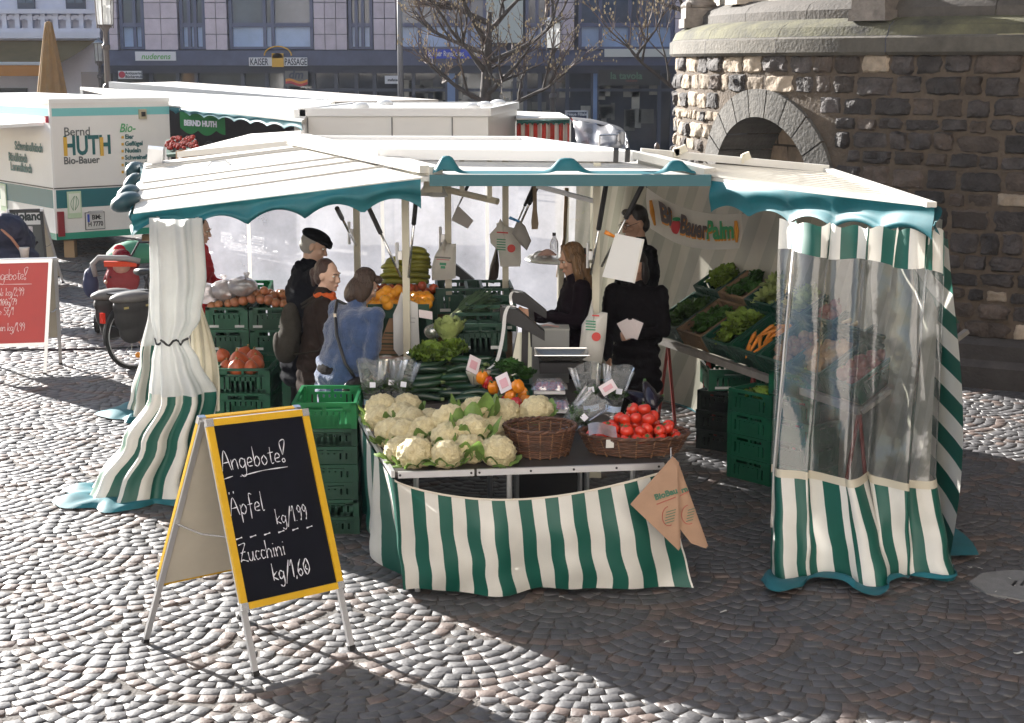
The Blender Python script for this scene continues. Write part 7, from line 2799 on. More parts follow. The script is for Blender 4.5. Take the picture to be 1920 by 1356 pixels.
# ================================================================== HANDWRITING
GL = {
 'A': (.55, [[(0, 0), (.25, 1), (.5, 0)], [(.08, .38), (.45, .42)]]), 'Ä': (.55, [[(0, 0), (.25, .9), (.5, 0)], [(.08, .36), (.45, .4)], [(.12, 1.08), (.13, 1.2)], [(.36, 1.1), (.37, 1.22)]]),
 'n': (.42, [[(0, .5), (.03, 0)], [(.03, .3), (.16, .5), (.28, .42), (.32, 0)]]), 'g': (.42, [[(.32, .42), (.12, .5), (.02, .25), (.14, .03), (.3, .2), (.33, .46)], [(.33, .46), (.32, -.2), (.18, -.42), (.02, -.3)]]),
 'e': (.38, [[(.02, .22), (.3, .3), (.2, .5), (.05, .36), (.06, .08), (.3, .06)]]), 'b': (.42, [[(.04, 1), (.05, .02)], [(.05, .3), (.22, .5), (.34, .25), (.2, 0), (.05, .08)]]),
 'o': (.42, [[(.2, .5), (.03, .28), (.15, 0), (.33, .2), (.2, .5)]]), 't': (.34, [[(.16, .85), (.14, .08), (.28, .04)], [(0, .55), (.32, .58)]]), '!': (.36, [[(.1, .38), (.04, 1.0), (.34, 1.08), (.12, .36)], [(.1, .2), (.03, .08), (.13, -.02), (.2, .1), (.1, .2)]]),
 'p': (.42, [[(.03, .48), (.04, -.42)], [(.04, .3), (.22, .5), (.34, .25), (.2, 0), (.05, .1)]]), 'f': (.34, [[(.32, .92), (.16, .95), (.14, .4), (.12, -.3)], [(0, .42), (.28, .46)]]), 'l': (.22, [[(.06, 1), (.06, .08), (.16, .03)]]),
 'k': (.40, [[(.04, 1), (.04, 0)], [(.3, .5), (.05, .24), (.33, .0)]]), '/': (.40, [[(0, -.3), (.36, 1.05)]]), '1': (.28, [[(0, .7), (.16, 1), (.16, 0)]]), '.': (.16, [[(.05, 0), (.06, .04)]]), ',': (.18, [[(.08, .06), (.04, -.14)]]),
 '9': (.40, [[(.3, .8), (.14, 1), (.04, .75), (.18, .55), (.3, .78), (.28, .3), (.2, 0)]]), 'Z': (.5, [[(.02, .95), (.4, 1), (.2, .55), (.02, .05), (.14, .12), (.45, 0)], [(.08, .5), (.36, .55)]]), 'u': (.42, [[(.02, .5), (.05, .08), (.2, .04), (.3, .5)], [(.3, .5), (.32, .05), (.38, .02)]]),
 'c': (.34, [[(.28, .44), (.1, .48), (.03, .22), (.12, .02), (.28, .08)]]), 'h': (.42, [[(.03, 1), (.04, 0)], [(.04, .3), (.18, .5), (.3, .38), (.32, 0)]]), 'i': (.2, [[(.06, .5), (.07, .02)], [(.07, .72), (.08, .76)]]),
 '6': (.40, [[(.28, .98), (.1, .6), (.04, .2), (.2, 0), (.32, .22), (.18, .42), (.05, .25)]]), '0': (.5, [[(.25, .95), (.04, .55), (.2, .02), (.42, .4), (.28, .95), (.12, .75)], [(.22, .6), (.16, .4), (.28, .3)]]), '2': (.42, [[(.03, .75), (.18, 1), (.3, .75), (.02, .03), (.36, .05)]]),
 'B': (.5, [[(.04, 1), (.05, 0)], [(.04, 1), (.32, .85), (.06, .52), (.38, .3), (.05, 0)]]), 'r': (.34, [[(.02, .5), (.04, 0)], [(.04, .3), (.18, .5), (.28, .46)]]), 's': (.34, [[(.27, .45), (.08, .46), (.1, .28), (.26, .16), (.03, .02)]]),
 'a': (.40, [[(.28, .42), (.1, .48), (.03, .2), (.14, .02), (.28, .3), (.29, .48)], [(.29, .48), (.3, .05), (.37, .03)]]), 'd': (.42, [[(.28, .4), (.1, .48), (.03, .2), (.14, .02), (.29, .25)], [(.31, 1), (.31, .02)]]), 'F': (.45, [[(.05, 1), (.05, 0)], [(.05, 1), (.4, 1)], [(.05, .55), (.3, .56)]]),
 'G': (.5, [[(.4, .85), (.2, 1), (.03, .5), (.2, 0), (.4, .2), (.4, .45), (.24, .45)]]), 'S': (.45, [[(.38, .88), (.15, 1), (.06, .72), (.34, .4), (.25, .05), (.02, .08)]]), 'O': (.5, [[(.24, 1), (.03, .55), (.2, 0), (.44, .45), (.24, 1)]]),
 '7': (.40, [[(.02, .95), (.34, .98), (.12, 0)], [(.1, .5), (.32, .52)]]), 'z': (.38, [[(.03, .5), (.3, .5), (.04, .03), (.32, .04)]]), ' ': (.3, []), '-': (.5, [[(.05, .1), (.4, .16)]]), 'm': (.6, [[(0, .5), (.03, 0)], [(.03, .3), (.14, .5), (.24, .4), (.26, 0)], [(.26, .3), (.38, .5), (.48, .4), (.5, 0)]])}
def scribble(name, body, M, size, width, material, parent, slope=0.0, extra=None, gap=1.0):
 m = MB()
 x = 0
 strokes = []
 for ch in body:
  wd, st = GL[ch]
  for s_ in st:
   strokes.append([(x + px * 1.0, py + slope * x) for px, py in s_])
  x += wd * gap
 for e in (extra or []):
  strokes.append(e)
 for s_ in strokes:
  n = max(2, 7 * (len(s_) - 1))
  pts = [smooth_at([(a, b_, 0) for a, b_ in s_], q / n) for q in range(n + 1)]
  prev = None
  for q in range(n + 1):
   p = pts[q]
   t = pts[min(q + 1, n)] - pts[max(q - 1, 0)]
   t = t.normalized() if t.length > 1e-6 else Vector((1, 0, 0))
   nn = Vector((-t.y, t.x, 0)) * width / size * (.75 + .35 * math.sin(q * .9 + len(strokes)))
   a, b_ = M @ ((p + nn) * size), M @ ((p - nn) * size)
   i = len(m.v)
   m.v += [tuple(a), tuple(b_)]
   if prev is not None:
    m.f.append((prev, prev + 1, i + 1, i))
    m.m.append(0)
   prev = i
 return m.build(name, material, parent)
M_CHALK = mat("chalk", (.80, .80, .86), .9, var=.15, scale=60)
def a_board(label, FLb, FRb, BLb, BRb, TLf, TRf, TLb, TRb, fr0, frame_m, panel_m, back_m, leg_m, cap_m, name="advertising_board"):
 """folding pavement board: two leaning panels on aluminium legs; f = front, b = back; fr0 = where the panel starts"""
 FLb, FRb, BLb, BRb, TLf, TRf, TLb, TRb = [Vector(p) for p in (FLb, FRb, BLb, BRb, TLf, TRf, TLb, TRb)]
 r = thing(name, label, "sign board", (FLb + FRb + BLb + BRb) / 4)
 info = None
 for side, (bl, br, tl, tr) in enumerate(((FLb, FRb, TLf, TRf), (BLb, BRb, TLb, TRb))):
  ex = (tr - tl).normalized()
  ey = (tl - bl).normalized()
  nz_ = ex.cross(ey).normalized()
  if side == 1:
   nz_ = -nz_                              # outward of the back panel
  for a, c in ((bl, tl), (br, tr)):
   m = MB()
   m.bar(a, c, .030, .020, up=nz_)
   lg = m.build("leg", leg_m, r)
   m = MB()
   m.bar(a, a.lerp(c, .02), .034, .024, up=nz_)
   m.build("foot", M_BLACK, lg)
  a, b_, c, d = bl.lerp(tl, fr0), br.lerp(tr, fr0), tr, tl
  m = MB()
  fw = .034
  off = nz_ * .016
  m.bar(a + off, d + off, fw, .022, up=nz_)
  m.bar(b_ + off, c + off, fw, .022, up=nz_)
  m.bar(a + off + ex * fw / 2, b_ + off - ex * fw / 2, fw, .022, up=nz_)
  m.bar(d + off + ex * fw / 2, c + off - ex * fw / 2, fw, .022, up=nz_)
  fo = m.build("frame", frame_m, r)
  m = MB()
  for p in (a, b_, c, d):
   m = MB()
   m.box(p + off, (fw * 1.12, fw * 1.12, .027), axes=(ex, ey, nz_))
   m.build("corner_cap", cap_m, fo)
  m = MB()
  m.add([p + nz_ * .014 for p in (a, b_, c, d)] + [p + nz_ * .004 for p in (a, b_, c, d)], [(0, 1, 2, 3), (7, 6, 5, 4)])
  m.build("panel", panel_m, r)
  m = MB()
  m.add([p - nz_ * .003 for p in (a, b_, c, d)], [(0, 1, 2, 3)])
  m.build("back_sheet", back_m, r)
  if side == 0:
   info = (a, b_, c, d, ex, ey, nz_)
 m = MB()
 p, q = FLb.lerp(TLf, .55), BLb.lerp(TLb, .55)
 m.tube([p, (p + q) / 2 + Vector((0, 0, -.02)), q], .005, 5)
 m.build("stay", M_CHROME, r)
 m = MB()
 p, q = FRb.lerp(TRf, .55), BRb.lerp(TRb, .55)
 m.tube([p, (p + q) / 2 + Vector((0, 0, -.02)), q], .005, 5)
 m.build("stay", M_CHROME, r)
 m = MB()
 m.bar((TLf + TLb) / 2 + Vector((0, 0, .005)), (TRf + TRb) / 2 + Vector((0, 0, .005)), (TLf - TLb).length + .01, .012)
 m.build("hinge_rail", leg_m, r)
 return r, info
# the blackboard in the foreground
FLb, FRb, BLb = on(480, 1268), on(660, 1219), on(272, 1205)
BRb = BLb + (FRb - FLb)
TLf, TRf = at(389, 794, 7.52), at(568, 774, 7.85)
TLb, TRb = TLf + Vector((-.035, .05, 0)), TRf + Vector((-.035, .05, 0))
M_YEL = mat("yellow_frame", (.72, .42, .015), .42, var=.12, scale=7, spec=.5)
M_CHB = mat("chalkboard", (.006, .0065, .012), .6, var=.4, scale=5, hue=(.010, .011, .018), spec=.12)
M_BKS = mat("poster_back", (.52, .48, .40), .7, var=.1, scale=3)
r, (a, b_, c, d, ex, ey, nz_) = a_board("yellow framed blackboard with chalk prices standing on the sunlit cobbles", FLb, FRb, BLb, BRb, TLf, TRf, TLb, TRb, .275, M_YEL, M_CHB, M_BKS, M_ALU, M_CHROME)
def hit(px, py, P0, n):
 dd = ray(px, py)
 o = Vector((0, 0, CAMH))
 return o + dd * ((P0 - o).dot(n) / dd.dot(n))
def board_m(px, py, P0, ex, ey, nz_, lift):
 o = hit(px, py, P0, nz_) + nz_ * lift
 return Matrix(((ex.x, ey.x, nz_.x, o.x), (ex.y, ey.y, nz_.y, o.y), (ex.z, ey.z, nz_.z, o.z), (0, 0, 0, 1)))
BP = a + nz_ * .014
def bm_(px, py):
 return board_m(px, py, BP, ex, ey, nz_, .002)
scribble("chalk_writing", "Angebote!", bm_(417, 884), .100, .0026, M_CHALK, r, .02, [[(-.05, -.40), (.5, -.30)], [(.9, -.36), (2.2, -.22), (3.6, -.20)]], 1.0)
scribble("chalk_writing", "Äpfel", bm_(433, 968), .098, .0026, M_CHALK, r, .02, None, 1.04)
scribble("chalk_writing", "kg/1.99", bm_(519, 983), .076, .0025, M_CHALK, r, .01, None, .98)
for q in range(6):
 scribble("chalk_writing", "-", bm_(441 + q * 26.5, 1016 - q * 4.4), .10, .0036, M_CHALK, r)
scribble("chalk_writing", "Zucchini", bm_(452, 1055), .090, .0027, M_CHALK, r, .0, None, 1.0)
scribble("chalk_writing", "kg/1,60", bm_(513, 1089), .086, .0032, M_CHALK, r, .0, None, .98)
# the red board on the left
RYb = 14.9
FRb2, FLb2 = on(84, 703), on(84, 703) + Vector((-.60, -.12, 0))
BRb2 = on(106, 686) + Vector((.02, .08, 0))
BLb2 = BRb2 + (FLb2 - FRb2)
TR2 = at(95, 489, 15.1)
TL2 = TR2 + (FLb2 - FRb2)
r, (a, b_, c, d, ex, ey, nz_) = a_board("red pavement board with white handwriting at the left edge of the picture", FLb2, FRb2, BLb2, BRb2, TL2, TR2, TL2 + Vector((.02, .07, 0)), TR2 + Vector((.02, .07, 0)), .27,
          M_ALU, mat("red_panel", (.50, .035, .03), .45, var=.1, scale=3), M_BKS, M_ALU, M_ALU)
BP2 = a + nz_ * .014
for body, px, py, sz in (("Angebote!", -17, 526, .105), ("Broccoli kg/2,99", -30, 556, .075), ("Feldsalat 100g/79", -38, 574, .062), ("Gurke St/1", -24, 592, .074), ("Orangen kg/1,99", -28, 622, .075)):
 scribble("handwriting", body, board_m(px, py, BP2, ex, ey, nz_, .002), sz, .0030, mat("paint_pen", (.80, .68, .66), .7), r, .0, [[(.2, -.38), (3.6, -.42)]] if body[0] == "A" else None, .86)
# grey board with a white headline further back
p = on(55, 545, 0)
Yb = 20.5
bl, br = at(22, 500, Yb), at(88, 500, Yb + .2)
bl.z = br.z = 0
tl, tr = at(14, 397, Yb + .35), at(77, 395, Yb + .55)
r, (a, b_, c, d, ex, ey, nz_) = a_board("grey board with a white headline panel in front of the sales caravan", bl, br, bl + Vector((.0, .7, 0)), br + Vector((0, .7, 0)), tl, tr, tl + Vector((0, .05, 0)), tr + Vector((0, .05, 0)), .10,
          mat("black_frame", (.03, .03, .03), .5), mat("slate_panel", (.085, .09, .085), .7, var=.15, scale=4), M_BKS, M_ALU, M_ALU)
m = MB()
P0 = a + nz_ * .016
m.quad(*[hit(x, y, P0, nz_) for x, y in ((18, 422), (76, 421), (75, 399), (15, 400))])
m.build("headline_panel", mat("headline_white", (.62, .62, .62), .6), r)
text("lettering", "Bioland", .165, board_m(20, 414, a + nz_ * .02, ex, ey, nz_, .0), mat("headline_ink", (.03, .04, .04), .6), r, bold=.008, depth=.001, squash=.82)
m = MB()
m.quad(*[hit(x, y, P0, nz_) for x, y in ((36, 442), (62, 441), (61, 424), (34, 425))])
m.build("leaflet", mat("leaflet_pale", (.55, .52, .52), .7, var=.5, scale=22, hue=(.20, .15, .16)), r)
# ================================================================== SALES CARAVAN
N0 = Vector((-6.97, 24.0, 0))
RD = Vector((1.53, 1.2, 0)).normalized()
SD = Vector((-RD.y, RD.x, 0))
RWD, SLN, CT_ = 1.96, 5.6, 2.40
r = thing("sales_caravan", "white farm sales caravan with teal and green bands and printed lettering", "caravan", N0)
WC = mat("caravan_white", (.80, .79, .76), .35, var=.05, scale=1.5)
m = MB()
cc = N0 + RD * RWD / 2 + SD * SLN / 2
m.box(cc + Vector((0, 0, 1.36)), (RWD, SLN, 2.08), axes=(RD, SD, Vector((0, 0, 1))))
m.build("body", WC, r)
m = MB()
m.box(cc + Vector((0, 0, 2.40)), (RWD + .02, SLN + .02, .06), axes=(RD, SD, Vector((0, 0, 1))))
for q in (-.0,):
 m.bar(N0 + Vector((0, 0, .3)) + (RD + SD) * .012, N0 + Vector((0, 0, 2.42)) + (RD + SD) * .012, .035, .035, up=RD)
m.build("roof", mat("caravan_roof", (.82, .82, .80), .4), r)
RN0, SN0 = -SD, -RD
def band(name, z0, z1, mt, lift, rear=True, side=True, u0=0., u1=1.):
 m = MB()
 if rear:
  m.quad(*[N0 + RD * (RWD * u) + RN0 * lift + Vector((0, 0, z)) for u, z in ((u0, z0), (u1, z0), (u1, z1), (u0, z1))])
 if side:
  m.quad(*[N0 + SD * (SLN * u) + SN0 * lift + Vector((0, 0, z)) for u, z in ((0, z0), (0, z1), (1, z1), (1, z0))])
 return m.build(name, mt, r)
TEALB = mat("caravan_teal", (.012, .14, .16), .4, var=.1, scale=2)
CYAN = mat("caravan_cyan", (.20, .55, .55), .45)
GREENB = mat("caravan_green", (.02, .28, .18), .45)
band("cyan_band", 2.17, 2.29, CYAN, .004)
band("teal_band", .78, 1.06, TEALB, .004)
band("green_skirt", .30, .40, GREENB, .006)
band("seam", 1.075, 1.095, mat("caravan_seam", (.10, .09, .08), .6), .006)
HT_ = mat("lettering_teal", (.015, .12, .125), .5)
HG_ = mat("lettering_grey", (.12, .13, .13), .5)
HY_ = mat("lettering_yellow", (.70, .42, .05), .5)
HGR = mat("lettering_green", (.10, .40, .16), .5)
def rear_m(px, py, lift=.010):
 o = hit(px, py, N0, SD) - SD * lift
 return plane_m(o, RD, (0, 0, 1))
def side_m(px, py, lift=.010):
 o = hit(px, py, N0, RD) - RD * lift
 return plane_m(o, -SD, (0, 0, 1))
text("lettering", "Bernd", .185, rear_m(119, 255), HG_, r, bold=.001, squash=.95)
text("lettering", "Bio-Bauer", .155, rear_m(119, 308), HG_, r, bold=.003, squash=.93)
text("lettering", "HUTH", .40, rear_m(119, 290.5), HT_, r, bold=.012, squash=.70)
for px in (122, 190):
 m = MB()
 o = hit(px, 275, N0, SD) - SD * .014
 m.box(o, (.055, .01, .285), axes=(RD, SD, Vector((0, 0, 1))))
 m.build("yellow_stroke", HY_, r)
text("lettering", "Bio-", .19, rear_m(223, 248), HGR, r, bold=.002, shear=.3, squash=.85)
for q, wd in enumerate(("Eier", "Geflügel", "Nudeln", "Schweinefleisch", "Rindfleisch", "Lammfleisch")):
 y = 260.5 + q * 13
 text("lettering", wd, .098, rear_m(234, y), HT_, r, bold=.003, squash=.92)
 m = MB()
 o = hit(229.5, y - 3, N0, SD) - SD * .010
 m.box(o, (.035, .008, .04), axes=(RD, SD, Vector((0, 0, 1))))
 m.build("bullet", HY_, r)
for q, (wd, px) in enumerate((("Schweinefleisch", 81), ("Rindfleisch", 52), ("Lammfleisch", 61))):
 text("lettering", wd, .19, side_m(px, 286 + q * 19.2), HT_, r, bold=.006, align='RIGHT', squash=.95)
def rbox(name, px, py, w_, hh, dp, mt, parent, lift=.02, side=False):
 m = MB()
 if side:
  o = hit(px, py, N0, RD) - RD * lift
  m.box(o, (w_, dp, hh), axes=(SD, RD, Vector((0, 0, 1))))
 else:
  o = hit(px, py, N0, SD) - SD * lift
  m.box(o, (w_, dp, hh), axes=(RD, SD, Vector((0, 0, 1))))
 return m.build(name, mt, parent)
M_RED = mat("tail_red", (.25, .02, .025), .3)
rbox("tail_light", 113, 420, .10, .38, .06, M_RED, r)
rbox("side_lamp", 90, 224, .05, .10, .05, mat("lamp_red", (.45, .05, .08), .3), r, side=True)
rbox("camera_box", 266, 214, .12, .15, .05, mat("box_cream", (.50, .44, .30), .5), r)
rbox("dark_lens", 266, 214, .06, .07, .04, M_BLACK, r, .05)
PL = rbox("number_plate", 177.5, 414, .30, .25, .015, mat("plate_white", (.66, .66, .64), .4), r, .018)
rbox("plate_border", 177.5, 414, .32, .27, .012, M_BLACK, r, .012)
rbox("plate_band", 164.5, 409, .035, .12, .004, mat("plate_blue", (.03, .08, .45), .4), PL, .030)
text("lettering", "BM:", .10, rear_m(171, 411.5, .029), M_BLACK, PL, bold=.003, depth=.001)
text("lettering", "H 7770", .10, rear_m(164, 424.5, .029), M_BLACK, PL, bold=.003, depth=.001, squash=.82)
rbox("plate_lamp", 178, 397.5, .22, .04, .05, M_ALU, r, .03)
m = MB()
o = hit(139, 384, N0, SD) - SD * .012
m.box(o, (.225, .008, .41), axes=(RD, SD, Vector((0, 0, 1))))
em = m.build("emblem_panel", mat("emblem_pale", (.52, .66, .46), .5), r)
rbox("emblem_face", 139, 381, .18, .30, .006, mat("emblem_white", (.74, .78, .68), .5), em, .018)
m = MB()
for sg in (-1, 1):
 for t0 in (0, 1):
  pts = []
  for q in range(12):
   t = q / 11
   u = sg * (.012 + .05 * math.sin(PI * t) * (1 if t0 else .25)) + sg * .0
   v = -.11 + .22 * t
   pts.append(hit(139, 381, N0, SD) - SD * .023 + RD * (u + .03 * (t - .5)) + Vector((0, 0, v)))
  m.tube(pts, .004, 4)
m.build("emblem_leaf", mat("emblem_line", (.10, .26, .12), .5), em)
em2 = rbox("emblem_panel", 8, 370, .26, .44, .008, mat("emblem_pale", (.52, .66, .46), .5), r, .012, True)
rbox("emblem_face", 8, 367, .21, .33, .006, mat("emblem_white", (.74, .78, .68), .5), em2, .018, True)
for k in range(2):
 m = MB()
 q = N0 + RD * (.3 + 1.3 * k) + SD * .2
 m.box(q + Vector((0, 0, .13)), (.16, .16, .27))
 m.build("support_block", mat("raw_wood", (.36, .24, .13), .8), r)
for s_, wd in ((2.6, 0), (2.6, RWD - .2)):
 m = MB()
 q = N0 + SD * s_ + RD * (.1 + wd)
 m.lathe([(.08, -.09), (.30, -.09), (.32, -.05), (.32, .05), (.30, .09), (.08, .09)], (0, 0, 0), 22)
 m.xf(Matrix.Translation(q + Vector((0, 0, .32))) @ Matrix.Rotation(math.atan2(RD.y, RD.x), 4, 'Z') @ Matrix.Rotation(PI / 2, 4, 'Y'))
 m.build("wheel", mat("tyre", (.02, .02, .02), .8), r, True, 40)
m = MB()                                 # raised side flap with its frame
fa, fb = N0 + SD * .25 + Vector((0, 0, 2.08)), N0 + SD * 4.9 + Vector((0, 0, 2.08))
fo_ = -RD * 1.25 + Vector((0, 0, -.05))
m.slab([fa, fb, fb + fo_, fa + fo_], .05)
m.build("side_flap", mat("caravan_roof", (.82, .82, .80), .4), r)
m = MB()
m.bar(fb + fo_ * .8 + Vector((0, 0, -.05)), N0 + SD * 4.9 + SN0 * .02 + Vector((0, 0, 1.3)), .03)
m.build("flap_stay", M_ALU, r)
# ================================================================== AWNING STALL BEHIND
r = thing("awning_stall", "long low market stall with white awning roof, teal edge and dark interior behind the caravan", "market stall", at(430, 300, 27))
C1, C2, C3, C4 = at(305, 196, 25.5), at(566, 226, 21.5), at(628, 189, 25.5), at(150, 163, 31)
m = MB()
m.slab([C1, C2, C3, C4], .05)
m.build("awning_roof", M_WHITE, r)
valance("valance", C1 + Vector((0, -.03, -.02)), C2 + Vector((0, -.03, -.02)), .10, .12, 9, r, M_TEAL, (.3, -.9, 0), .05, 4)
D1, D2, D3, D4 = at(208, 157, 32), at(612, 191, 27), at(822, 187, 29), at(330, 153, 36)
m = MB()
m.slab([D1, D2, D3, D4], .08)
m.build("rear_roof", mat("beige_roof", (.50, .46, .42), .7, var=.12, scale=1.5), r)
m = MB()
m.bar(D1 + Vector((0, 0, -.02)), D2 + Vector((0, 0, -.02)), .10, .12)
m.build("roof_edge", mat("roof_edge_white", (.74, .74, .74), .5), r)
m = MB()
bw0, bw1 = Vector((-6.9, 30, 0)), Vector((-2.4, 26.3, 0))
m.grid(lambda u, v: bw0.lerp(bw1, u) + Vector((0, 0, 2.3 * v)), 6, 3)  # near-black sheet, painted to stand for the shade inside the stall
m.build("shade_backdrop", mat("stall_shade_paint", (.025, .018, .018), .9, var=.5, scale=2), r)
for q in (C1, C2, C3, C4):
 m = MB()
 m.bar((q.x, q.y + .1, 0), q + Vector((0, .1, -.06)), .05)
 m.build("post", M_ALU, r)
g0 = at(337, 207, 24.9)
g1 = at(421, 211, 24.3)
r2 = thing("green_banner", "green scalloped cloth banner with white lettering hanging under the white awning", "banner", g0)
gx = (g1 - g0)
m = MB()
def gban(u, v):
 low = .27 + .07 * abs(math.sin(PI * u * 2.5)) + .03 * math.sin(PI * u)
 return g0 + gx * u - Vector((0, 0, low * v)) + Vector((0, -.02 * math.sin(u * 9 + v * 3), 0))
m.grid(gban, 40, 6)
m.build("cloth", mat("banner_grass_green", (.03, .22, .06), .7, trans=.2), r2, True)
m = MB()
m.bar(g0 + Vector((0, 0, .01)), g1 + Vector((0, 0, .01)), .03)
m.build("rail", M_WHITE, r2)
text("lettering", "BERND HUTH", .118, plane_m(at(345, 235, 24.7), gx, (0, 0, 1)), WHT, r2, bold=.006)
r = thing("folding_awning", "white folding awning flap with a grey edge just behind the left roof", "awning", at(450, 275, 19))
E1, E2, E3, E4 = at(336, 285, 19.2), at(561, 263, 17.3), at(565, 245, 18.6), at(470, 251, 20)
m = MB()
m.slab([E1, E2, E3, E4], .04)
m.build("flap", M_WHITE, r)
m = MB()
m.bar(E1 + Vector((0, -.01, -.03)), E2 + Vector((0, -.01, -.03)), .06, .07)
m.build("edge", M_ALU, r)
for q in (E1, E2, E3):
 m = MB()
 m.bar((q.x, q.y + .05, 0), q + Vector((0, .05, -.05)), .04)
 m.build("post", M_ALU, r)
# produce table below the awning
r = thing("produce_table", "sloping table of red tomatoes and pale crates under the far awning", "table", at(345, 300, 22))
m = MB()
t1, t2, t3, t4 = at(312, 290, 22), at(372, 285, 21.5), at(365, 258, 23), at(312, 262, 23.2)
m.slab([t1, t2, t3, t4], .04)
m.build("table_top", M_CRD, r)
for q in (t1, t2, t3, t4):
 m = MB()
 m.bar((q.x, q.y, 0), q - Vector((0, 0, .03)), .04)
 m.build("leg", M_ALU, r)
fr_ = fruit("tomato", "tomato", "tomatoes on the far produce table", mat("far_tomato", (.30, .03, .02), .75, objrnd=.4, spec=.1), .028, True)
usedf = set()
for k in range(80):
 u, v = rr.random(), rr.random()
 q = t1.lerp(t2, u).lerp(t4.lerp(t3, u), .12 + v * .8)
 place([fr_], usedf, 0, q + Vector((0, 0, .04)), (rr.random(), rr.random(), 0), "red tomato on the far produce table under the green banner", 1.0)
r = thing("cardboard_box", "open cardboard box standing under the folding awning", "box", at(368, 292, 19.6))
q = at(368, 296, 19.6)
m = MB()
for sx, sy, wx, wy in ((0, -.14, .44, .006), (0, .14, .44, .006), (-.22, 0, .006, .28), (.22, 0, .006, .28)):
 m.box((q.x + sx, q.y + sy, q.z), (wx, wy, .18))
m.box((q.x, q.y, q.z - .09), (.44, .28, .006))
m.build("box", mat("cardboard", (.42, .28, .18), .8), r)
m = MB()
m.bar((q.x, q.y, 0), (q.x, q.y, q.z - .1), .3)
m.build("stand", M_CRD, r)
# ================================================================== WHITE TRAILER
r = thing("box_trailer", "white box trailer with rounded roof vents parked behind the stall", "trailer", (-1.6, 22.2, 0))
A0, A1 = Vector((-2.93, 22.0, 0)), Vector((-.33, 22.0, 0))
B0, B1 = Vector((-2.52, 25.6, 0)), Vector((.08, 25.6, 0))
ZT = 2.33
M_TRA = mat("trailer_white", (.72, .71, .68), .35, var=.05, scale=1.2)
m = MB()
m.add([p + Vector((0, 0, z)) for z in (.45, ZT) for p in (A0, A1, B1, B0)], [(0, 1, 5, 4), (1, 2, 6, 5), (2, 3, 7, 6), (3, 0, 4, 7), (4, 5, 6, 7), (0, 3, 2, 1)])
m.build("body", M_TRA, r)
m = MB()
for p, q in ((A0, A1), (A1, B1), (B1, B0), (B0, A0)):
 m.bar(p + Vector((0, 0, ZT - .035)), q + Vector((0, 0, ZT - .035)), .07, .11, up=(0, 0, 1))
m.bar(A0 + Vector((0, -.01, .45)), A0 + Vector((0, -.01, ZT)), .16, .05)
m.build("roof_rim", mat("trailer_rim", (.78, .78, .77), .3), r)
m = MB()
for px in (577, 735, 848):
 p = at(px, 240, 21.985)
 m.box((p.x, 21.99, 1.35), (.016, .012, 1.75))
m.build("panel_seam", mat("trailer_seam", (.16, .16, .16), .6), r)
rr2 = random.Random(2)
for q, (px, py, Y) in enumerate(((676, 197, 23), (722, 190, 24.6), (884, 201, 22.6), (910, 195, 23.6), (934, 189, 24.8))):
 c = at(px, py, Y)
 m = MB()
 m.ell((c.x, Y, ZT + .01), (.13, .13, .07), 14, 8)
 m.build("roof_vent", mat("vent_white", (.8, .8, .79), .35), r, True)
for p in ((-2.0, 22.9), (-.6, 22.9), (-1.7, 24.8), (-.3, 24.8)):
 m = MB()
 m.lathe([(.05, -.09), (.30, -.09), (.31, -.05), (.31, .05), (.30, .09), (.05, .09)], (0, 0, 0), 20)
 m.xf(Matrix.Translation((p[0], p[1], .31)) @ Matrix.Rotation(PI / 2, 4, 'Y'))
 m.build("wheel", mat("tyre", (.02, .02, .02), .8), r, True, 40)
# ================================================================== RED STRIPED TENT
r = thing("striped_tent", "small red and white striped market tent with a green scalloped edge behind the white trailer", "tent", at(1020, 260, 25))
F1, F2, F3, F4 = at(969, 222, 24.5), at(1068, 221, 24.0), at(1050, 211, 27), at(962, 208, 27)
m = MB()
m.slab([F1, F2, F3, F4], .05)
m.build("roof", M_WHITE, r)
M_RS = striped("red_striped_tarp", (.60, .045, .025), (.72, .66, .58), .20, trans=.3)
m = MB()
m.grid(lambda u, v: F1.lerp(F2, u) + Vector((0, .03 + .04 * math.sin(u * 22) + .03 * math.sin(u * 51), -.08 - .95 * v)), 70, 8, lambda u, v: (u * 1.25, v))
m.build("wall", M_RS, r, True)
valance("valance", F1 + Vector((0, -.04, -.02)), F2 + Vector((0, -.04, -.02)), .09, .09, 10, r, mat("dark_green_tarp", (.015, .09, .07), .5), (0, -1, 0), .04, 3)
m = MB()
m.grid(lambda u, v: F2.lerp(F2 + Vector((.75, -.3, -1.2)), v) + Vector((.25 * u * (1 - v) + .3 * u * v, -.05 * math.sin(u * 9), -.35 * u * u + .04 * math.sin(v * 8))), 26, 10, lambda u, v: (u * .7, v))
m.build("gathered_wall", M_RS, r, True)
for p in (F1, F2):
 m = MB()
 m.bar((p.x, p.y + .1, 0), p + Vector((0, .1, -.05)), .05)
 m.build("post", M_ALU, r)
r = thing("plastic_cover", "clear plastic cover draped over a cart beside the red striped tent", "plastic sheet", at(1130, 275, 23.5))
G0 = at(1074, 226, 23.8)
m = MB()
def pcov(u, v):
 top = [at(1074, 226, 23.8), at(1120, 232, 23.4), at(1166, 246, 23.0), at(1177, 258, 22.9)]
 bot = [at(1092, 330, 22.7), at(1120, 330, 22.5), at(1160, 330, 22.4), at(1186, 330, 22.4)]
 t = smooth_at(top, u)
 b2 = smooth_at(bot, u)
 return t.lerp(b2, v) + Vector((0, -.05 * math.sin(u * 14 + v * 3), .07 * noise.noise(Vector((u * 7, v * 7, 2)))))
m.grid(pcov, 30, 12)
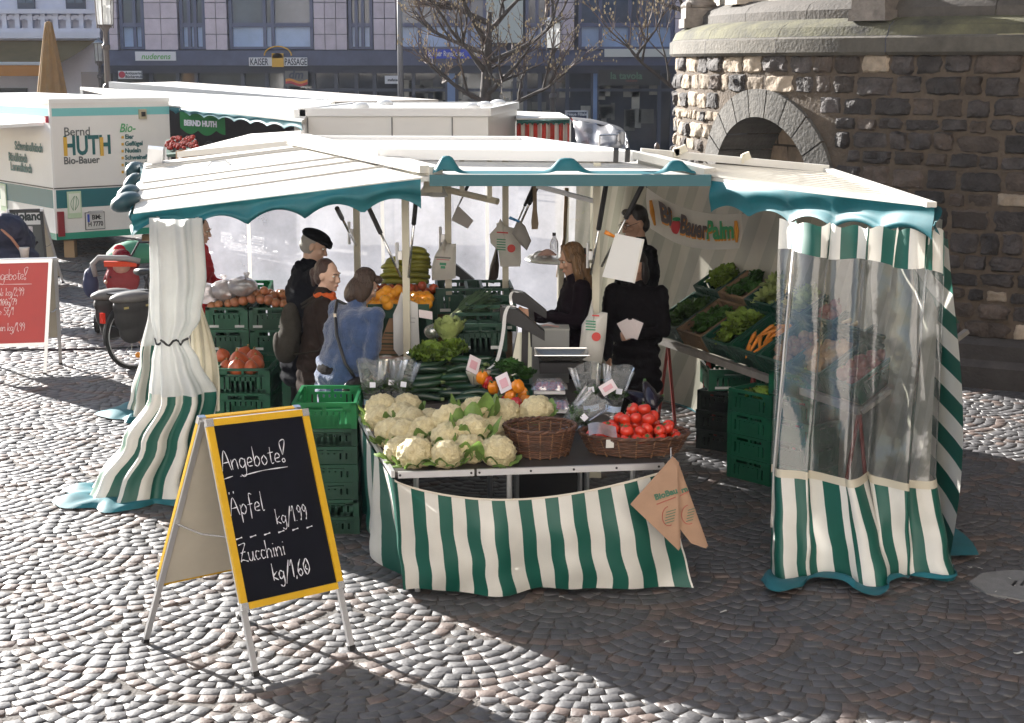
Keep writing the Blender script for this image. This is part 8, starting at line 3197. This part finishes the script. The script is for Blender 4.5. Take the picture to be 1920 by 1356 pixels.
m.grid(lambda u, v: smooth_at([at(1074, 226, 23.8), at(1120, 232, 23.4), at(1166, 246, 23.0), at(1177, 258, 22.9)], u) + Vector((0, .9 * v, .04 * math.sin(PI * v))), 24, 4)
m.build("film", pvc("cover_film", .5, (.42, .41, .41), .3, .05, 5, .15), r, True)
m = MB()
a, b_ = at(1124, 254, 23), at(1160, 252, 22.9)
for p in (a, b_):
 m.tube([p, (p.x, p.y, .2)], .015, 6)
m.tube([a, b_], .015, 6)
m.tube([at(1126, 275, 22.95), at(1162, 273, 22.85)], .01, 6)
m.build("cart_frame", M_ALU, r)
# ================================================================== BICYCLE, PRAM
def bicycle():
 W0 = at(252, 634, 15.2)
 W0.z = .34
 dr = Vector((.64, .77, 0)).normalized()
 nr = Vector((-dr.y, dr.x, 0))
 r = thing("bicycle", "black bicycle with full pannier bags standing behind the tied curtain", "bicycle", (W0.x, W0.y, 0))
 Z = Vector((0, 0, 1))
 TY = mat("tyre", (.02, .02, .02), .8)
 def wheel(c):
  m = MB()
  m.tube([c + dr * .325 * math.cos(t) + Z * .325 * math.sin(t) for t in [2 * PI * k / 40 for k in range(41)]], .018, 8, False)
  w_ = m.build("wheel", TY, r, True)
  m = MB()
  m.tube([c + dr * .30 * math.cos(t) + Z * .30 * math.sin(t) for t in [2 * PI * k / 40 for k in range(41)]], .009, 6, False)
  m.build("rim", M_ALU, w_, True)
  m = MB()
  for k in range(14):
   t = 2 * PI * k / 14
   m.tube([c + nr * .02 * (-1) ** k, c + dr * .30 * math.cos(t) + Z * .30 * math.sin(t)], .0016, 4)
  m.build("spokes", M_CHROME, w_)
  m = MB()
  m.tube([c - nr * .05, c + nr * .05], .022, 10)
  m.build("hub", M_CHROME, w_)
  return w_
 wheel(W0)
 W1 = W0 + dr * 1.06
 wheel(W1)
 FR_ = mat("bike_frame", (.02, .02, .025), .3)
 bb = W0 + dr * .44 - Z * .05
 st = W0 + dr * .28 + Z * .42
 hd_ = W0 + dr * .86 + Z * .52
 m = MB()
 for a, b_ in ((W0, bb), (W0, st), (bb, st), (bb, hd_ - Z * .1), (st, hd_), (hd_ + Z * .12, W1)):
  m.tube([a, b_], .016, 8)
 m.build("frame", FR_, r, True)
 m = MB()
 m.tube([st, st + Z * .16 - dr * .04], .013, 8)
 sp = m.build("seat_post", M_CHROME, r)
 m = MB()
 c = st + Z * .19 - dr * .06
 m.tube([c - dr * .14, c - dr * .05, c + dr * .05, c + dr * .15], [.085, .075, .04, .02], 10, True, .4)
 m.build("saddle", mat("saddle_black", (.02, .02, .02), .45), r, True)
 m = MB()
 h_ = hd_ + Z * .22
 m.tube([hd_, h_], .013, 8)
 m.tube([h_ + nr * .28 - dr * .15, h_ + nr * .2, h_, h_ - nr * .2, h_ - nr * .28 - dr * .15], .012, 8)
 m.build("handlebar", M_ALU, r, True)
 m = MB()
 m.tube([bb - nr * .06, bb + nr * .06], .05, 12)
 m.tube([bb - nr * .06, bb - nr * .07 - Z * .15 + dr * .06], .01, 6)
 m.tube([bb - nr * .07 - Z * .15 + dr * .06, bb - nr * .15 - Z * .15 + dr * .06], .015, 6)
 m.build("crank", M_ALU, r)
 m = MB()
 for t0 in (-.5, .2, .9, 1.6, 2.3):
  pass
 m.tube([W0 + dr * .355 * math.cos(t) + Z * .355 * math.sin(t) for t in [PI * (.2 + .85 * k / 14) for k in range(15)]], .022, 6, True, .4)
 m.build("mudguard", mat("mudguard_black", (.03, .03, .03), .4), r, True)
 m = MB()
 m.box(W0 + Z * .43 - dr * .05, (.42, .12, .015), axes=(dr, nr, Z))
 m.tube([W0, W0 + Z * .43 - dr * .12 + nr * .06], .006, 5)
 m.tube([W0, W0 + Z * .43 - dr * .12 - nr * .06], .006, 5)
 m.build("luggage_rack", M_BLACK, r)
 rf = W0 - dr * .36 + Z * .16
 m = MB()
 m.box(rf + Z * .05, (.03, .05, .10), axes=(dr, nr, Z))
 m.build("rear_reflector", mat("reflector_red", (.75, .04, .02), .25), r)
 m = MB()
 q = W0 + dr * .02 - Z * .20 - nr * .02
 m.ell(q, (.03, .012, .03), 10, 6)
 m.build("spoke_reflector", mat("reflector_orange", (.85, .30, .02), .3), r)
 # panniers
 PB = mat("pannier_cloth", (.030, .028, .027), .75, var=.2, scale=12)
 PT = mat("pannier_lid", (.13, .12, .11), .6, var=.2, scale=10)
 for sg, nm in ((-1, "near"), (1, "far")):
  p_ = thing("pannier_bag", "black and grey pannier bag on the %s side of the parked bicycle" % nm, "pannier bag", W0 + nr * .14 * sg + Z * .2)
  cpos = W0 + nr * .15 * sg + Z * .20 - dr * .13
  e = Euler((0, 0, math.atan2(dr.y, dr.x)))
  blob("bag", [('e', cpos + Z * .03, (.20, .095, .20), tuple(e)), ('e', cpos - Z * .12, (.15, .08, .13), tuple(e)), ('e', cpos + Z * .12, (.21, .11, .11), tuple(e))], .012, PB, p_, 2)
  m = MB()
  m.ell(cpos + Z * .20, (.235, .135, .06), 16, 8, tuple(e))
  m.build("lid", PT, p_, True)
  m = MB()
  m.box(cpos + nr * .09 * sg + Z * .12, (.30, .01, .02), axes=(dr, nr, Z))
  m.build("piping", mat("pannier_piping", (.42, .33, .12), .6), p_)
 return r
bicycle()
def pram():
 c = at(228, 560, 17.6)
 x, y = c.x, 17.6
 r = thing("pushchair", "red pushchair with a grey foam bar and a green and beige hood behind the bicycle", "pushchair", (x, y, 0))
 RDm = mat("pram_red", (.22, .018, .02), .7, var=.15, scale=8)
 blob("seat", [('e', (x + .02, y, .56), (.20, .07, .21), (-.25, 0, 0)), ('c', (x - .14, y + .02, .74), (x + .18, y + .02, .74), .05, .05), ('e', (x + .02, y - .1, .40), (.17, .14, .06))], .016, RDm, r, 2, .012, 8)
 m = MB()
 m.tube([(x - .24, y - .16, .62), (x - .26, y - .18, .76), (x - .19, y - .18, .83), (x + .1, y - .14, .82), (x + .25, y - .1, .78)], .032, 10)
 m.build("foam_bar", mat("foam_grey", (.30, .30, .29), .8), r, True)
 m = MB()
 m.box((x + .03, y - .10, .755), (.36, .04, .06), rot=(.3, 0, 0))
 m.build("bumper", mat("pram_bright_red", (.70, .08, .03), .6), r)
 m = MB()
 for a, b_ in (((x - .2, y - .3, .18), (x + .15, y + .3, .95)), ((x + .25, y - .3, .18), (x + .35, y + .3, .95)), ((x - .15, y + .32, .18), (x - .1, y - .05, .6)), ((x + .3, y + .32, .18), (x + .28, y - .05, .6)), ((x + .15, y + .3, .95), (x + .35, y + .3, .95))):
  m.tube([a, b_], .014, 6)
 m.build("frame", M_BLACK, r)
 for dx, dy in ((-.2, -.3), (.27, -.3), (-.15, .32), (.3, .32)):
  m = MB()
  m.lathe([(.03, -.02), (.11, -.02), (.12, 0), (.11, .02), (.03, .02)], (0, 0, 0), 18)
  m.xf(Matrix.Translation((x + dx, y + dy, .12)) @ Matrix.Rotation(PI / 2, 4, 'Y'))
  m.build("wheel", mat("tyre", (.02, .02, .02), .8), r, True, 40)
 hx, hy = at(248, 460, 18.1).x, 18.1
 hz = at(248, 462, 18.1).z - .05
 m = MB()
 m.lathe([(.30, 0), (.27, .10), (.18, .19), (.05, .235), (0, .24)], (hx, hy, hz - .12), 20, 1.1, .9)
 m.build("hood", mat("hood_green", (.06, .26, .15), .7, trans=.15), r, True)
 m = MB()
 m.lathe([(.305, .0), (.275, .10), (.185, .195), (.055, .242), (0, .247)], (hx, hy, hz - .118), 20, 1.1, .9, a0=.4 * PI, a1=1.0 * PI)
 m.build("hood_panel", mat("hood_beige", (.46, .42, .34), .7), r, True)
 nb_ = thing("navy_bag", "navy blue bag hanging on the left side of the red pushchair", "bag", (x - .34, y - .12, .55))
 blob("bag", [('e', (x - .31, y - .12, .52), (.09, .10, .15)), ('e', (x - .31, y - .12, .62), (.07, .09, .09))], .014, mat("bag_navy", (.025, .035, .085), .7), nb_, 2)
 m = MB()
 m.tube([(x - .31, y - .2, .66), (x - .27, y - .15, .78), (x - .31, y - .05, .66)], .01, 6)
 m.build("handle", mat("bag_navy", (.025, .035, .085), .7), nb_)
 # child
 hp = at(222, 477, 17.7)
 ch = thing("person", "small child in a red hat and red jacket sitting in the pushchair", "person", (x, y, .6))
 k = Vector((hp.x, 17.72, hp.z + .01))
 blob("body", [('e', k, (.07, .078, .085)), ('c', k + Vector((0, -.07, -.005)), k + Vector((0, -.085, -.015)), .012, .012), ('c', k + Vector((0, .01, -.07)), k + Vector((.02, .03, -.17)), .035, .04), ('c', k + Vector((.02, .03, -.18)), (x + .02, y + .02, .72), .09, .11),
     ('c', k + Vector((-.09, 0, -.18)), k + Vector((-.12, -.12, -.3)), .035, .03), ('c', k + Vector((.11, 0, -.18)), k + Vector((.12, -.12, -.3)), .035, .03), ('e', k + Vector((-.12, -.15, -.31)), (.025, .035, .025)), ('e', k + Vector((.12, -.15, -.31)), (.025, .035, .025))], .009, M_SKIN2, ch, 2)
 blob("hat", [('e', k + Vector((.004, .012, .022)), (.074, .080, .078)), ('c', k + Vector((0, .05, -.03)), k + Vector((.02, .05, -.08)), .06, .05)], .010, cloth("hat_red", (.40, .02, .03)), ch, 2)
 blob("jacket", [('c', k + Vector((.02, .03, -.16)), (x + .02, y + .02, .80), .09, .11), ('c', k + Vector((-.09, 0, -.18)), k + Vector((-.12, -.10, -.29)), .05, .045), ('c', k + Vector((.11, 0, -.18)), k + Vector((.12, -.10, -.29)), .055, .05)], .012, cloth("child_jacket", (.14, .012, .02)), ch, 2)
pram()
def navy_rider():
 c = at(10, 460, 18.6)
 x, y = c.x, 18.6
 r = thing("pushchair", "navy blue pushchair with a pale cup holder at the left edge behind the red board", "pushchair", (x, y, 0))
 NV = mat("navy_cloth", (.014, .018, .045), .7, var=.3, scale=8)
 blob("hood", [('e', (x, y, 1.0), (.28, .26, .22)), ('e', (x + .06, y + .1, .85), (.26, .26, .25)), ('e', (x + .1, y, .68), (.30, .24, .14))], .016, NV, r, 2, .02, 7)
 m = MB()
 m.tube([(x - .1, y - .2, 1.16), (x + .16, y - .26, .95), (x + .3, y - .22, .72)], .016, 6)
 m.build("strap", mat("strap_orange", (.42, .20, .12), .6), r, True)
 m = MB()
 m.lathe([(.045, 0), (.06, .10), (.062, .12)], (x + .30, y - .25, .72), 12)
 m.build("cup", mat("cup_pale", (.62, .60, .56), .5), r, True)
 m = MB()
 for a, b_ in (((x - .3, y - .2, .15), (x + .3, y + .1, .85)), ((x - .3, y + .3, .15), (x + .3, y + .3, .85)), ((x + .25, y - .2, .15), (x - .1, y + .1, .8))):
  m.tube([a, b_], .014, 6)
 m.build("frame", M_BLACK, r)
 for dx, dy in ((-.3, -.2), (.25, -.2), (-.3, .3)):
  m = MB()
  m.lathe([(.03, -.02), (.12, -.02), (.13, 0), (.12, .02), (.03, .02)], (0, 0, 0), 18)
  m.xf(Matrix.Translation((x + dx, y + dy, .13)) @ Matrix.Rotation(PI / 2, 4, 'X'))
  m.build("wheel", mat("tyre", (.02, .02, .02), .8), r, True, 40)
navy_rider()
# ================================================================== GROUND DETAILS
for lb, pts in (("black cable lying across the cobbles behind the red board", ((-60, 656), (40, 656), (140, 655), (230, 652), (300, 646))), ("black cable on the shaded cobbles by the caravan", ((60, 500), (110, 505), (160, 510), (230, 505), (300, 508)))):
 P_ = [on(x, y, .012) for x, y in pts]
 r = tag(link("power_cable", bpy.data.meshes.new("power_cable")), lb, "cable")
 m = MB()
 m.tube([smooth_at(P_, k / 40) for k in range(41)], .011, 6)
 o = m.build("power_cable", M_BLACK)
 me = o.data
 bpy.data.objects.remove(o)
 r.data = me
r = thing("manhole_cover", "pale polygonal slab set in the cobbles at the right edge", "manhole cover", on(1880, 1090))
P_ = [on(x, y, .012) for x, y in ((1818, 1090), (1842, 1074), (1905, 1068), (1985, 1080), (1990, 1115), (1925, 1126), (1850, 1112))]
m = MB()
m.slab(P_, .02)
m.build("slab", mat("slab_concrete", (.22, .215, .21), .85, var=.2, scale=14, bump=.3, bscale=80), r)
m = MB()
cc_ = sum(P_, Vector()) / len(P_)
for k in (-1, 0, 1):
 m.box(cc_ + Vector((.05 + .05 * k, 0, .004)), (.014, .09, .004), rot=(0, 0, -.5))
m.build("slot", M_BLACK, r)
rr3 = random.Random(44)
LT = mat("litter_paper", (.60, .58, .52), .8)
for k, (px, py) in enumerate(((1832, 1047), (1838, 1066), (1897, 1085), (1910, 1072), (1900, 1098), (1866, 1110), (1490, 1102), (1500, 1106), (1634, 1020), (1818, 1062), (1909, 1223), (1356, 1146), (1250, 1204), (1053, 1120))):
 c = on(px, py, .012)
 m = MB()
 s_ = rr3.uniform(.008, .02)
 m.grid(lambda u, v: c + Vector(((u - .5) * s_ * 2.2, (v - .5) * s_, .006 * math.sin(u * 3 + k))), 3, 2)
 tag(m.build("paper_scrap", LT), "tiny pale paper scrap on the shaded cobbles at the right", "litter", "paper scraps on the shaded cobbles")
# chain post in front of the apse
c = at(1232, 275, 21)
r = thing("chain_post", "thin dark post with a swagged chain left of the church apse", "post", (c.x, 21, 0))
m = MB()
m.lathe([(.05, 0), (.05, .05), (.025, .08), (.022, c.z - .05), (.04, c.z - .02), (.03, c.z + .03), (0, c.z + .06)], (c.x, 21, 0), 10)
m.build("post", mat("lamp_iron", (.05, .05, .055), .45), r, True)
m = MB()
e = at(1180, 283, 23.5)
m.tube([Vector((c.x, 21, c.z - .08)).lerp(e, t) - Vector((0, 0, .16 * math.sin(PI * t))) for t in [k / 16 for k in range(17)]], .012, 5)
m.build("chain", mat("chain_steel", (.30, .29, .28), .5, .5), r)
# ================================================================== HAZE OVER THE SQUARE
m = MB()
m.box((0, 30, 9.5), (200, 160, 21))
hz_ = m.build("haze", bpy.data.materials.new("haze_air"))
hm_ = hz_.data.materials[0]
hm_.use_nodes = True
hn = hm_.node_tree
hn.nodes.remove(hn.nodes["Principled BSDF"])
pv = hn.nodes.new("ShaderNodeVolumePrincipled")
pv.inputs["Color"].default_value = (.80, .86, 1.0, 1)
pv.inputs["Density"].default_value = .00026
pv.inputs["Anisotropy"].default_value = .25
hn.links.new(pv.outputs[0], hn.nodes["Material Output"].inputs["Volume"])
hz_["kind"] = "stuff"
